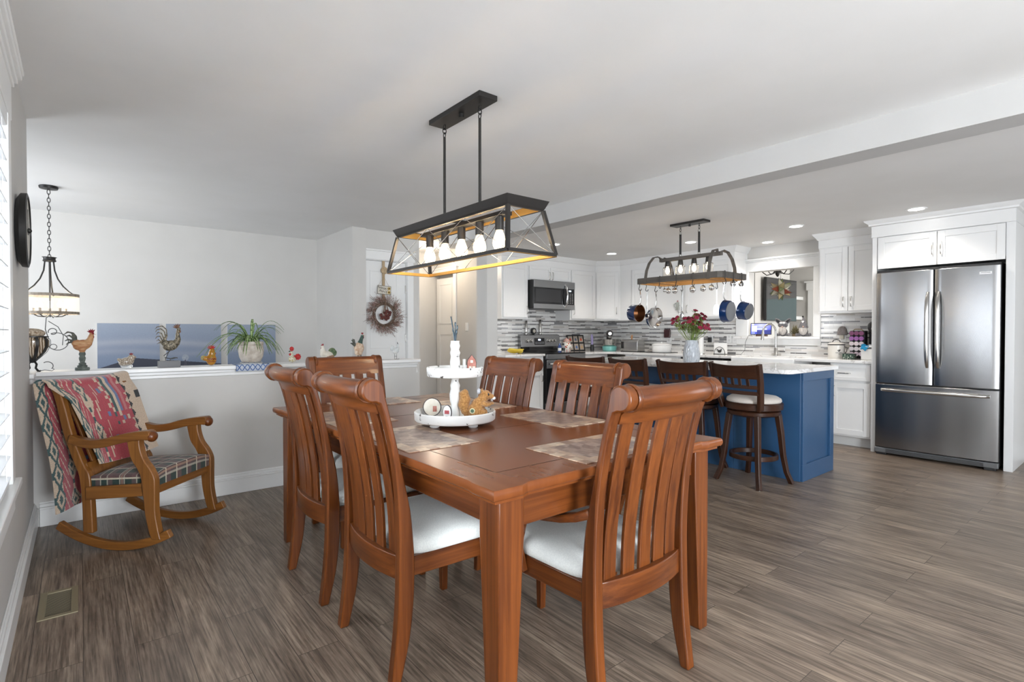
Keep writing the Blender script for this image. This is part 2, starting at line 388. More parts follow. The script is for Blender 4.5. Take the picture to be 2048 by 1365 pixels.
# baseboards with a stepped top
def baseboard(name, pts, label):
    b = MB(); (ax, ay), (bx, by), (nx, ny) = pts
    for d, za, zb in ((.018, 0, .105), (.022, .105, .118), (.013, .118, .138), (.007, .138, .15)):
        b.box(min(ax, bx) if nx == 0 else ax, max(ax, bx) if nx == 0 else ax + nx * d, min(ay, by) if ny == 0 else ay, max(ay, by) if ny == 0 else ay + ny * d, za, zb)
    o = b.build(name, M['trim'], bevel=.003); o['kind'] = 'structure'; o['label'] = label; o['category'] = 'baseboard'
baseboard('baseboard_left', ((XW, -3), (XW, 4.30), (1, 0)), 'white baseboard under the left window')
baseboard('baseboard_half_wall', ((-.2, 4.32), (2.38, 4.32), (0, -1)), 'white baseboard along the half wall')
# half wall with cap
HY = 4.32
sbox('wall_half', -.34, 2.385, HY, HY + .12, -1.3, .905, M['wall'], 'low grey half wall with a white cap')
c = MB(); c.box(-.30, 2.40, HY - .055, HY + .175, .918, .945); c.box(-.30, 2.39, HY - .02, HY + .14, .895, .918); c.box(-.30, 2.385, HY - .012, HY, .872, .895)
c.box(-.32, -.205, 4.08, HY - .05, .918, .945); c.box(-.32, -.212, 4.10, HY - .02, .885, .918)
struct('trim_2', c, M['trim'], 'white cap shelf of the half wall', bevel=.004)
# stair / entry side
F = MB(); F.box(-.38, 2.42, 7.035, 7.15, -1.3, HC); F.box(-2.2, -.38, 7.60, 7.72, -1.3, HC); F.box(-.38, -.37, 7.15, 7.6, -1.3, HC)
struct('wall_far', F, M['wall'], 'pale grey far wall behind the half wall')
F = MB(); F.box(-1.6, -1.5, 4.2, 5.0, -1.3, HC); F.box(-1.6, -1.5, 6.7, 7.6, -1.3, HC); F.box(-1.6, -1.5, 5.0, 6.7, -1.3, .7); F.box(-1.6, -1.5, 5.0, 6.7, 2.2, HC)
F.box(-1.6, -.34, 4.10, 4.20, -1.3, HC)
struct('wall_stair', F, M['wall'], 'side wall of the stair with its window opening')
sbox('wall_stub', 2.42, 2.586, 5.87, 7.15, -1.3, HC, M['wall'], 'projecting wall stub beside the wreath door')
F = MB(); F.box(2.586, 3.30, 5.90, 6.02, 2.05, HC); F.box(3.215, 3.30, 5.90, 6.02, 0, 2.05); F.box(3.30, 4.36, 7.05, 7.17, 0, HC); F.box(3.19, 3.30, 6.02, 7.17, 0, HC)
struct('wall_entry', F, M['wall'], 'wall around the wreath door')
# hall wall X = 4.2 with door opening
F = MB(); F.box(4.3, 4.36, 6.04, 7.05, 0, HC); F.box(4.2, 4.3, 6.04, 6.42, 0, HC); F.box(4.2, 4.3, 6.42, 7.05, 2.06, HC)
struct('wall_hall', F, M['wall'], 'short hall wall with the light switch')
point('hall_lamp', *HALL_LAMP, .10)
# kitchen walls
sbox('wall_kitchen_back', 4.2, 6.9, 5.92, 6.04, 0, HC, M['wall'], 'kitchen wall behind the range')
oy0, oy1, oz0, oz1 = 2.645, 3.44, 1.14, 1.975
F = MB(); F.box(6.78, 6.90, -3.1, -1.9, 0, HC); F.box(6.78, 6.90, -.5, .20, 0, HC); F.box(6.78, 6.90, -1.9, -.5, 0, .6); F.box(6.78, 6.90, -1.9, -.5, 2.0, HC); F.box(6.78, 6.90, .20, oy0, 0, HC); F.box(6.78, 6.90, oy1, 5.92, 0, HC); F.box(6.78, 6.90, oy0, oy1, 0, oz0); F.box(6.78, 6.90, oy0, oy1, oz1, HC)  # out-of-view window opening added for the side daylight
struct('wall_kitchen_side', F, M['wall'], 'kitchen wall with the pass-through opening')
F = MB(); F.box(4.2, 6.77, 5.905, 5.92, .90, 1.56); struct('trim_3', F, M['mos_y'], 'grey and white strip mosaic backsplash behind the range')
F = MB(); F.box(6.765, 6.78, 1.80, 5.905, .90, 1.02); F.box(6.765, 6.78, 1.80, 2.60, 1.02, 1.40); F.box(6.765, 6.78, 3.60, 5.905, 1.02, 1.40)
struct('trim_4', F, M['mos_x'], 'grey and white strip mosaic backsplash beside the pass-through')
# pass-through casing
F = MB(); F.box(6.745, 6.78, 2.565, oy0, 1.14, 1.975); F.box(6.745, 6.78, oy1, 3.60, 1.14, 1.975)
F.box(6.742, 6.78, 2.54, 3.625, 1.975, 2.095); F.box(6.730, 6.78, 2.53, 3.635, 2.095, 2.112); F.box(6.712, 6.78, 2.515, 3.65, 2.112, 2.135)
F.box(6.755, 6.78, 2.56, 3.60, 1.035, 1.115)
F.box(6.90, 6.915, oy0 - .08, oy0, 1.14, 2.05); F.box(6.90, 6.915, oy1, oy1 + .08, 1.14, 2.05)
struct('trim_5', F, M['trim'], 'wide white casing around the pass-through', bevel=.003)
F = MB(); F.box(6.70, 6.93, 2.55, 3.61, 1.112, 1.14); struct('trim_6', F, M['quartz'], 'stone ledge of the pass-through', bevel=.004)
# unseen rear wall, wide openings added for daylight, and the rest of the shell
F = MB(); F.box(-.35, .4, -2.7, -2.6, 0, HC); F.box(4.0, 6.9, -2.7, -2.6, 0, HC); F.box(.4, 4.0, -2.7, -2.6, 2.1, HC)
for xx in (1.55, 2.75): F.box(xx, xx + .1, -2.7, -2.6, 0, 2.1)
struct('wall_rear', F, M['wall'], 'unseen rear wall with openings added for daylight')
# far room beyond the pass-through
F = MB(); F.box(8.57, 9.84, 4.25, 6.0, 0, HC); F.box(6.9, 12, 6.0, 6.1, 0, HC); F.box(10.6, 10.7, .5, 6.0, 0, HC); F.box(6.9, 8.0, .9, 1.0, 0, HC)
struct('wall_far_room', F, M['wall'], 'walls of the room beyond the pass-through')
sbox('ceiling', 6.9, 12, .5, 6.1, HC, HC + .1, M['ceiling'], 'ceiling of the room beyond the pass-through')
F = MB(); F.box(10.56, 10.6, 4.135, 4.235, 0, 1.98); F.box(10.55, 10.6, 3.0, 4.26, 1.98, 2.12); F.box(10.53, 10.6, 2.98, 4.29, 2.12, 2.15)
F.box(10.56, 10.6, 3.0, 3.1, 0, 1.98)
struct('trim_7', F, M['trim'], 'white casing of the glazed door in the far room', bevel=.003)
d = MB(); d.box(10.575, 10.6, 3.1, 3.22, 0, 1.98); d.box(10.575, 10.6, 4.02, 4.135, 0, 1.98); d.box(10.575, 10.6, 3.22, 4.02, 1.85, 1.98); d.box(10.575, 10.6, 3.22, 4.02, 0, .3)
door = struct('door_3', d, M['trim'], 'glazed white door in the far room')
MB().box(10.585, 10.59, 3.22, 4.02, .3, 1.85).build('glass_pane', mat('door_glass', (.30, .42, .42), .15, emit=(.42, .62, .62), estr=.5), door)
# wreath door in the entry wall, with casing
dr = MB(); yd = 5.935
dr.box(2.586, 3.125, yd, yd + .04, 0, 2.04)
dd = struct('door_1', dr, M['trim'], 'white panelled door carrying the twig wreath')
def panel(mb, x0, x1, z0, z1, y, d=.006, w_=.018):
    # raised frame moulding on a face looking towards -y
    mb.box(x0, x1, y - d, y, z0, z0 + w_); mb.box(x0, x1, y - d, y, z1 - w_, z1); mb.box(x0, x0 + w_, y - d, y, z0 + w_, z1 - w_); mb.box(x1 - w_, x1, y - d, y, z0 + w_, z1 - w_)
p = MB(); panel(p, 2.66, 3.02, 1.0, 1.93, yd); panel(p, 2.66, 3.02, .12, .86, yd); p.build('panel_moulding', M['trim'], dd, bevel=.002)
for zz in (1.72, 1.12, .3):
    MB().box(3.118, 3.134, yd - .014, yd + .001, zz - .05, zz + .05).build('hinge', M['nickel'], dd, bevel=.003)
F = MB(); F.box(3.128, 3.21, 5.878, 5.90, 0, 2.05); F.box(2.586, 3.225, 5.874, 5.90, 2.05, 2.15); F.box(2.586, 3.24, 5.862, 5.90, 2.15, 2.17); F.box(2.586, 3.2, 5.9, 5.935, 2.043, 2.052)
F.box(3.127, 3.145, 5.90, 5.98, 0, 2.05)
struct('trim_8', F, M['trim'], 'white casing around the wreath door', bevel=.003)
# hall door (in the X = 4.2 wall)
d = MB(); d.box(4.235, 4.27, 6.50, 7.03, 0, 2.0)
hd = struct('door_2', d, M['trim'], 'white panelled door in the hallway')
p = MB()
for za, zb in ((1.32, 1.92), (.25, 1.18)):
    p.box(4.228, 4.235, 6.60, 6.62, za, zb); p.box(4.228, 4.235, 6.93, 6.95, za, zb); p.box(4.228, 4.235, 6.62, 6.93, za, za + .02); p.box(4.228, 4.235, 6.62, 6.93, zb - .02, zb)
p.build('panel_moulding', M['trim'], hd)
F = MB(); F.box(4.178, 4.2, 6.42, 6.49, 0, 2.04); F.box(4.172, 4.2, 6.40, 7.05, 2.04, 2.13); F.box(4.16, 4.2, 6.38, 7.05, 2.13, 2.15)
struct('trim_9', F, M['trim'], 'white casing around the hallway door', bevel=.003)
# stub of casing on the kitchen side wall right of the refrigerator
F = MB(); F.box(6.75, 6.78, .30, .42, 0, 2.02); F.box(6.745, 6.78, .0, .45, 2.02, 2.10); F.box(6.735, 6.78, .0, .47, 2.10, 2.13)
struct('trim_10', F, M['trim'], 'white door casing right of the refrigerator', bevel=.003)
baseboard('baseboard_right', ((6.78, .42), (6.78, .80), (-1, 0)), 'white baseboard right of the refrigerator')
# recessed ceiling lights
lens_m = mat('downlight_lens', (1, 1, 1), .4, emit=(1, .97, .93), estr=9)
RL = [(5.80, 1.42), (5.76, 2.43), (6.50, 3.07), (5.77, 3.66), (5.75, 4.88), (4.60, 4.82)]
RN = ['round recessed ceiling light in front of the refrigerator cabinet', 'round recessed ceiling light in front of the tall cabinets right of the pass-through', 'round recessed ceiling light just above the pass-through casing',
      'round recessed ceiling light behind the pot rack rods', 'round recessed ceiling light nearest the corner cabinets', 'round recessed ceiling light above the microwave side of the kitchen']
for (x, y), nm in zip(RL, RN):
    t_ = thing('recessed_light', nm, 'ceiling light', (x, y, KC), group='recessed kitchen ceiling lights')
    MB().lathe([(.058, -.001), (.060, -.006), (.078, -.005), (.080, 0)], n=32).build('trim_ring', M['white'], t_)
    MB().lathe([(.0, -.0045), (.058, -.0045), (.058, -.001), (0, -.001)], n=32, caps=False).build('lens', lens_m, t_)
    l = bpy.data.lights.new('downlight', 'SPOT'); l.energy = 14; l.spot_size = R(130); l.spot_blend = .8; l.color = (1, .93, .84); l.shadow_soft_size = .05
    lo = bpy.data.objects.new('downlight', l); C.objects.link(lo); lo.location = (x, y, KC - .02)
# floor register
fv = thing('floor_register', 'tan metal floor register with dark louvres', 'floor vent', (-.082, 3.04, 0))
tan = mat('tan_metal', (.30, .26, .17), .4, .3)
f = MB(); f.box(-.066, -.042, -.15, .15, 0, .005); f.box(.042, .066, -.15, .15, 0, .005); f.box(-.042, .042, -.15, -.125, 0, .005); f.box(-.042, .042, .125, .15, 0, .005); f.build('frame', tan, fv, bevel=.0015)
MB().box(-.042, .042, -.125, .125, .0003, .001).build('duct_opening', M['black'], fv)
s = MB()
for k in range(20): s.box(-.042, .042, -.122 + k * .0125, -.1182 + k * .0125, .0012, .0020)
s.build('louvre', tan, fv)
# clock on the left wall
ck = thing('wall_clock', 'round dark framed wall clock seen edge-on beyond the window', 'clock', (XW, 3.40, 1.665))
MB2 = MB(); MB2.M = Matrix.Rotation(R(90), 4, 'Y'); MB2.lathe([(.12, 0), (.148, .004), (.172, .018), (.174, .040), (.160, .044), (.158, .036), (0, .036)], n=48, caps=False); MB2.build('frame', M['black'], ck)
MB2 = MB(); MB2.M = Matrix.Rotation(R(90), 4, 'Y'); MB2.lathe([(0, .0375), (.158, .0375), (.158, .036), (0, .036)], n=48, caps=False); MB2.build('dial', noisy('dial', (.55, .53, .48), (.68, .66, .61), 12, .6), ck)
h = MB(); h.box(.039, .041, -.006, .006, -.02, .10); h.box(.042, .044, -.02, .12, -.005, .005); h.ell((.044, 0, 0), (.010, .012, .012)); h.build('hands', M['black'], ck)
# light switch in the hall, outlets
def plate(name, loc, rz, label, kind='switch', group=None):
    t_ = thing(name, label, 'wall plate', loc, rz, group)   # faces local -y
    MB().box(-.036, .036, -.006, 0, -.058, .058).build('cover_plate', M['white'], t_, bevel=.003)
    if kind == 'switch': MB().box(-.016, .016, -.009, -.006, -.033, .033).build('rocker', M['white'], t_, bevel=.002)
    else:
        for zz in (-.025, .025): MB().box(-.016, .016, -.0075, -.006, zz - .014, zz + .014).build('socket', M['cabin'], t_, bevel=.002)
    return t_
plate('light_switch', (4.2, 6.165, 1.27), R(-90), 'white light switch on the hallway wall')
plate('power_outlet', (6.765, 3.70, 1.11), R(-90), 'white outlet plate nearer the pass-through', 'outlet')
plate('power_outlet', (6.765, 3.62, 1.11), R(-90), 'white outlet plate touching the pass-through casing', 'outlet')
plate('power_outlet', (6.765, 3.97, 1.11), R(-90), 'white outlet plate holding a black plug', 'outlet')
plate('power_outlet', (6.765, 4.64, 1.10), R(-90), 'white outlet plate holding the dark red warmer', 'outlet')
plate('power_outlet', (6.765, 2.33, 1.14), R(-90), 'white outlet plate behind the coffee corner', 'outlet')
plate('power_outlet', (4.47, 5.905, 1.10), 0, 'white outlet plate above the bananas', 'outlet')
# hand rail newel beyond the half wall
hr = thing('hand_rail', 'cream painted stair hand rail end beyond the half wall', 'hand rail', (2.47, 4.62, 0))
MB().box(-.022, .022, -.022, .022, 0, .82).build('newel', M['trim'], hr, bevel=.004)
h = MB(); h.tube([(-.1, .03, .80), (-.06, .01, .845), (0, 0, .865), (.05, -.01, .85), (.07, -.01, .80)], .024, 10); h.build('rail_cap', M['trim'], hr)
# ================================================================ DINING TABLE
TX0, TX1, TY0, TY1, TZ = .845, 1.996, 1.116, 3.196, .76
tb = thing('dining_table', 'large cherry wood dining table with block legs, set with placemats', 'table', ((TX0 + TX1) / 2, (TY0 + TY1) / 2, 0))
hx, hy = (TX1 - TX0) / 2, (TY1 - TY0) / 2
def outline(ins):
    a, b = hx - ins, hy - ins; e = .10; n = .014
    # corner ears stand slightly proud of the ends
    return [(-a, -b), (-a + e, -b), (-a + e + .03, -b + n), (a - e - .03, -b + n), (a - e, -b), (a, -b), (a, -b + e), (a - n * .5, -b + e + .03), (a - n * .5, b - e - .03), (a, b - e), (a, b), (a - e, b), (a - e - .03, b - n), (-a + e + .03, b - n), (-a + e, b), (-a, b), (-a, b - e), (-a + n * .5, b - e - .03), (-a + n * .5, -b + e + .03), (-a, -b + e)]
t = MB(); t.loft([[(x, y, z) for x, y in outline(i)] for z, i in [(.716, .026), (.718, .016), (.728, .015), (.7285, .008)] + [(.7445 - .0155 * math.cos(R(a)) , .008 - .008 * math.sin(R(a))) for a in range(15, 166, 15)] + [(.7600, .0125)]])
# table top field, its grain crossing towards the corners, with border
m = mat('tabletop', CH1, .24, coat=.12, spec=.28); q = NT(m)
n1 = q.n('ShaderNodeTexNoise', i_Scale=1.0, i_Detail=3.0, i_Roughness=.5, i_Distortion=.2); q.l(q.vec((22, 1.0, 1)), n1.inputs[0])
n2 = q.n('ShaderNodeTexNoise', i_Scale=1.0, i_Detail=2.0); q.l(q.vec((5, .8, 1)), n2.inputs[0])
q.l(q.mix(q.ramp(n1.outputs[0], [(.3, (.135, .037, .010)), (.7, (.205, .062, .017))]), q.ramp(n2.outputs[0], [(.3, (.11, .028, .008)), (.7, (.23, .072, .020))]), .5), q.b.inputs['Base Color'])
q.b.inputs['Coat Roughness'].default_value = .16
t.build('tabletop', m, tb, ang=22)
il = MB(); a, b = hx - .125, hy - .155; ww = .0030
for x0, x1, y0, y1 in ((-a, a, -b - ww, -b), (-a, a, b, b + ww), (-a - ww, -a, -b, b), (a, a + ww, -b, b), (-a, a, -.30, -.298), (-a, a, .30, .302)): il.box(x0, x1, y0, y1, .7596, .7606)
il.build('inlay_line', mat('inlay', (.03, .012, .006), .3), tb)
ap = MB(); ax, ay = hx - .065, hy - .055

for xx in (-ax, ax - .022): MB().box(xx, xx + .022, -ay, ay, .628, .72).build('apron', M['cherry_y'], tb, bevel=.003)
for yy in (-ay, ay - .022): MB().box(-ax, ax, yy, yy + .022, .622, .72).build('end_apron', M['cherry_x'], tb, bevel=.003)
for sx in (-1, 1):
    for sy in (-1, 1):
        X, Y = sx * (hx - .045), sy * (hy - .037); l = MB()
        def ring(z, w_): return [(X, Y, z), (X - sx * w_, Y, z), (X - sx * w_, Y - sy * w_, z), (X, Y - sy * w_, z)]
        l.loft([ring(0, .052), ring(.012, .058), ring(.60, .093), ring(.718, .093)]); l.build('leg', M['cherry_z'], tb, bevel=.004)

# ================================================================ DINING CHAIRS
BK = [(0, -.275), (.148, -.257), (.272, -.248), (.373, -.245), (.47, -.2435), (.568, -.246), (.689, -.255), (.826, -.278), (.911, -.300), (.948, -.314)]
FT = [(0, -.240), (.139, -.207), (.262, -.192), (.36, -.188), (.424, -.189), (.564, -.201), (.653, -.219), (.783, -.247), (.895, -.274), (.965, -.292)]
def interp(tab, z):
    # smooth curve through the table by cubic Hermite spans
    n = len(tab)
    if z <= tab[0][0]: return tab[0][1]
    for i in range(n - 1):
        (a, x), (b, y) = tab[i], tab[i + 1]
        if z <= b:
            ma = (y - tab[i - 1][1]) / (b - tab[i - 1][0]) if i else (y - x) / (b - a)
            mb_ = (tab[i + 2][1] - x) / (tab[i + 2][0] - a) if i < n - 2 else (y - x) / (b - a)
            h = b - a; t_ = (z - a) / h
            return (2 * t_ ** 3 - 3 * t_ ** 2 + 1) * x + (t_ ** 3 - 2 * t_ ** 2 + t_) * h * ma + (-2 * t_ ** 3 + 3 * t_ ** 2) * y + (t_ ** 3 - t_ ** 2) * h * mb_
    return tab[-1][1]
SC = [(-.336 + .039 * math.cos(R(a)), .993 + .039 * math.sin(R(a))) for a in range(15, 300, 19)]
POST = [(interp(FT, .965 * i / 30), .965 * i / 30) for i in range(31)] + SC + [(interp(BK, .948 * i / 30), .948 * i / 30) for i in range(30, -1, -1)]
def chair(name, label, arms=False, loc=(0, 0, 0), rz=0, group=None):
    r = thing(name, label, 'chair', loc, rz, group)
    for s in (-1, 1):
        # rear leg and back post in one sweeping piece
        p = MB(); p.prism(POST, s * .205, s * .245); p.build('back_post', M['cherry_z'], r, bevel=.006, ang=40, seg=2)
    # crest rail with rolled top, bowed towards the back
    sec = [(-.279, .912), (-.285, .93), (-.291, .95)] + [(-.334 + .034 * math.cos(R(a)), .992 + .034 * math.sin(R(a))) for a in range(10, 296, 22)] + [(-.312, .940), (-.308, .925), (-.303, .912)]
    c = MB(); rings = []
    for k in range(17):
        y = -.206 + .412 * k / 16; bow = -.024 * (1 - (y / .206) ** 2); rings.append([(x + bow, y, z) for x, z in sec])
    c.loft(rings); c.build('crest_rail', M['cherry_y'], r, ang=50)
    for s in (-1, 1):
        rg = MB(); rings = []
        for yy, q_ in ((.186, .035), (.190, .041), (.198, .043), (.205, .041)):
            rings.append([(-.335 - .024 * (1 - (yy / .206) ** 2) + q_ * math.cos(a), s * yy, .992 + q_ * math.sin(a)) for a in [2 * PI * i / 18 for i in range(18)]])
        rg.loft(rings); rg.build('crest_collar', M['cherry_y'], r, ang=50)
    # five wide curved slats
    for i in range(5):
        yc = (i - 2) * .079; bow = -.024 * (1 - (yc / .206) ** 2); s = MB(); rings = []
        for k in range(25):
            z = .395 + .530 * k / 24; xm = (interp(BK, z) + interp(FT, z)) / 2 + bow + .004; h = .0285
            rings.append([(xm - .007, yc - h, z), (xm - .007, yc + h, z), (xm + .006, yc + h, z), (xm + .006, yc - h, z)])
        s.loft(rings); s.build('slat', M['cherry_z'], r, bevel=.0025, ang=40)
    lr = MB(); rings = []
    for k in range(13):
        y = -.207 + .414 * k / 12; bow = -.03 * (1 - (y / .206) ** 2); x = -.222 + bow
        rings.append([(x - .012, y, .335), (x - .012, y, .418), (x + .013, y, .418), (x + .013, y, .335)])
    lr.loft(rings); lr.build('lower_back_rail', M['cherry_y'], r, bevel=.003)
    fr = MB()
    for s in (-1, 1): fr.prism([(-.20, s * .232), (.20, s * .243), (.20, s * .221), (-.20, s * .210)], .345, .412, 'xy')
    fr.prism([(.215, -.232), (.238, -.10), (.242, 0), (.238, .10), (.215, .232), (.195, .232), (.216, 0), (.195, -.232)], .345, .412, 'xy')
    fr.build('seat_frame', M['cherry_x'], r, bevel=.003)
    for s in (-1, 1):
        l = MB(); X, Y = .236, s * .250
        def ring(z, w_): return [(X, Y, z), (X - w_, Y, z), (X - w_, Y - s * w_, z), (X, Y - s * w_, z)]
        l.loft([ring(0, .028), ring(.36, .043), ring(.405, .043)]); l.build('leg', M['cherry_z'], r, bevel=.004)
    # domed upholstered seat, squared at the corners
    cu = MB(); rings = []
    for z, i in ((.405, .014), (.410, .004), (.425, 0), (.446, .002), (.462, .014), (.474, .04), (.482, .085), (.487, .15), (.488, .20)):
        rg_ = []
        for k in range(40):
            a = 2 * PI * k / 40; ca, sa = math.cos(a), math.sin(a); e = .33 + .25 * min(1, i / .1)
            px = math.copysign(abs(ca) ** e, ca) * (.222 - i) + .016; py = math.copysign(abs(sa) ** e, sa) * (.236 - i) * (1 + .04 * px)
            rg_.append((px, py, z))
        rings.append(rg_)
    cu.loft(rings); cu.build('seat_cushion', M['seatfab'], r, ang=60)
    if arms:
        for s in (-1, 1):
            a_ = MB(); pts = [(-.215, s * .228, .632), (-.17, s * .245, .612), (-.12, s * .255, .599), (-.05, s * .265, .590), (.08, s * .266, .588), (.15, s * .262, .588)]
            a_.bar(pts, [.034, .036, .044, .052, .056, .054], [.030, .026, .024, .024, .024, .020]); a_.build('armrest', M['cherry_x'], r, bevel=.006, ang=50)
            a_ = MB(); a_.bar([(.085, s * .250, .36), (.095, s * .262, .45), (.07, s * .266, .53), (.075, s * .265, .585)], .026, [.04, .032, .032, .04], up=(1, 0, 0)); a_.build('arm_support', M['cherry_z'], r, bevel=.005, ang=50)
    return r
G = 'slat back cherry dining chairs around the table'
chA = chair('dining_chair', 'cherry side chair nearest the camera on the left long side of the table', loc=(1.07, 1.855, 0), group=G)
dup(chA, (1.07, 2.525, 0), 0, 'cherry side chair on the left long side of the table, second from the camera', G)
dup(chA, (1.752, 1.92, 0), PI, 'cherry side chair at the right long side of the table nearer the blue island end', G)
dup(chA, (1.752, 2.565, 0), PI, 'cherry side chair on the far right long side, beside the squirrel tray', G)
chC = chair('dining_armchair', 'cherry armchair at the near end of the table, its rolled back largest at the right', True, (1.43, 1.312, 0), R(90), G)
dup(chC, (1.35, 3.062, 0), R(-90), 'cherry armchair at the far end of the table before the half wall', G)

# ================================================================ PLACEMATS
random.seed(21)
def matcol(u, v):
    # printed wooden board picture: planks around a weathered centre
    b = [(.50, .36, .26), (.62, .46, .33), (.38, .25, .18), (.56, .42, .32), (.30, .20, .15), (.66, .53, .40)]
    if u < .14 or u > .86:
        k = int(v * 7) * 3 + int(u * 14); return b[(k * 7 + 2) % 6]
    if v < .17 or v > .83:
        k = int(u * 9) + (5 if v < .5 else 0); return b[(k * 5 + 1) % 6]
    k = int(u * 11) + int((v + .13 * math.sin(u * 9)) * 5); c_ = [(.33, .24, .20), (.40, .30, .25), (.28, .20, .17), (.45, .35, .30)][k % 4]
    d_ = abs(math.hypot((u - .45) * 1.5, v - .5) * 14 % 1 - .5); return tuple(x * (.85 + .35 * d_) for x in c_)
pmat = cloth('placemat_print', .32, 60, .05, 0)
PM = [((1.04, 1.90), R(90), 'printed wood pattern placemat at the left near seat, facing the camera side chair'),
      ((1.035, 2.56), R(90), 'printed wood pattern placemat at the left far seat, mostly behind the chair slats'),
      ((1.81, 1.905), R(90), 'printed wood pattern placemat at the right near seat, nearest the blue island'),
      ((1.79, 2.58), R(90), 'printed wood pattern placemat at the right far seat, beyond the squirrel'),
      ((1.49, 1.315), 0, 'printed wood pattern placemat at the near end, before the armchair'),
      ((1.38, 3.02), 0, 'printed wood pattern placemat at the far end of the table')]
p0 = None
for (x, y), rz, lb in PM:
    if p0 is None:
        g = MB(); g.grid(lambda u, v: (-.235 + .47 * u, -.15 + .30 * v, .003), 56, 36, .003, matcol)
        p0 = g.build('placemat', pmat, smooth=False); o = p0
    else: o = p0.copy(); C.objects.link(o)
    o.location = (x, y, TZ + .0004); o.rotation_euler = (0, 0, rz); tag(o, lb, 'placemat', 'printed placemats on the dining table')

# ================================================================ TIERED TRAY
ch = noisy('chipped_white', (.10, .09, .08), (.80, .80, .78), 42, .6, lo=.345, hi=.375, detail=6, bump=.15)
tr = thing('tiered_tray', 'white distressed two tier round tray on bun feet', 'tray', (1.337, 2.060, TZ))
T = MB(); T.lathe([(.0, .022), (.178, .022), (.184, .028), (.186, .062), (.181, .066), (.176, .062), (.174, .034), (0, .032)], n=64, caps=False); T.build('lower_tray', ch, tr, ang=50)
T = MB(); T.lathe([(.0, .222), (.122, .222), (.127, .226), (.130, .262), (.126, .266), (.121, .262), (.119, .234), (0, .232)], n=64, caps=False); T.build('upper_tray', ch, tr, ang=50)
T = MB(); T.lathe([(.0, .03), (.020, .03), (.022, .06), (.018, .09), (.024, .11), (.026, .14), (.020, .165), (.023, .18), (.016, .20), (.02, .222)], n=24); T.lathe([(.018, .232), (.022, .25), (.023, .29), (.019, .315), (.024, .33), (.018, .345), (.023, .362), (.019, .378), (.021, .385), (.015, .385), (.014, .37)], n=24); T.build('turned_post', ch, tr, ang=50)
for a in (20, 110, 200, 290):
    T = MB(); x, y = .12 * math.cos(R(a - 12)), .12 * math.sin(R(a - 12)); T.lathe([(0, 0), (.016, 0), (.022, .006), (.021, .012), (.012, .016), (.014, .022)], (x, y, 0), 20); T.build('bun_foot', ch, tr, ang=60)
# twisted metal twigs in the top
tw = thing('metal_sprig', 'dark metal twig sprigs standing in the top of the white tray post', 'decoration', (1.337, 2.060, TZ + .372))
for i, (dx, dy, h_) in enumerate(((-.012, .016, .125), (.004, .004, .085), (.010, -.004, .07), (-.006, .008, .06), (.002, -.010, .05))):
    T = MB(); T.tube([(0, 0, 0), (dx * .3, dy * .3, h_ * .4), (dx, dy, h_)], [.0035, .0035, .003 if i == 0 else .0025], 6)
    if i: T.ell((dx, dy, h_ + .004), (.004, .004, .012), 8, 6)
    T.build('twig', mat('gunmetal', (.05, .07, .085), .35, .7) if i == 0 else bpy.data.materials['gunmetal'], tw)
# little painted barn on upper tray
def shape_sign(name, label, poly, loc, rz, thick, facecol, edgecol, extra=()):
    r = thing(name, label, 'decoration', loc, rz)
    MB().prism(poly, 0, thick).build('board', edgecol, r, bevel=.001)
    cx = sum(p[0] for p in poly) / len(poly); cz = sum(p[1] for p in poly) / len(poly)
    MB().prism([(cx + (x - cx) * .9, cz + (z - cz) * .93) for x, z in poly], -.0012, 0).build('painted_face', facecol, r)
    for nm, bx_, mm in extra: MB().box(bx_[0], bx_[1], -.0030, -.0012, bx_[2], bx_[3]).build(nm, mm, r)
    return r
barnm = noisy('barn_red', (.34, .12, .09), (.45, .20, .16), 60, .7); edg = mat('dark_edge', (.06, .05, .055), .7); crm = noisy('cream_paint', (.60, .56, .47), (.70, .66, .58), 30, .7)
shape_sign('barn_ornament', 'small red wooden barn ornament standing on the upper tray', [(-.022, 0), (.022, 0), (.022, .052), (.018, .066), (0, .088), (-.018, .066), (-.022, .052)], (1.402, 2.020, TZ + .2335), R(-30), .012, barnm, edg,
           [('barn_door', (-.012, -.001, .002, .034), crm), ('barn_door', (.003, .016, .002, .034), crm), ('loft_window', (-.006, .006, .050, .062), crm)])
MB().box(1.375, 1.385, 2.045, 2.055, TZ + .2336, TZ + .30).build('wood_block', M['white']); tag(bpy.data.objects['wood_block'], 'slim white wooden block beside the barn ornament', 'decoration')
circ = [(.043 * math.cos(R(a)), .043 + .043 * math.sin(R(a))) for a in range(0, 360, 12)]
o = shape_sign('round_ornament', 'round cream wooden disc leaning behind the post of the lower tray', circ, (1.268, 2.150, TZ + .0335), R(-38), .006, crm, edg, [('printed_barn', (.004, .022, .022, .048), barnm)])
ov = [(.021 * math.cos(R(a)), .034 + .034 * math.sin(R(a))) for a in range(0, 360, 12)]
shape_sign('oval_ornament', 'small oval white wooden tag with a red barn print on the lower tray', ov, (1.262, 2.010, TZ + .0335), R(-58), .008, M['white'], edg, [('printed_barn', (-.011, .011, .028, .044), mat('print_red', (.40, .08, .09), .6)), ('printed_mark', (-.006, .004, .010, .019), edg)])
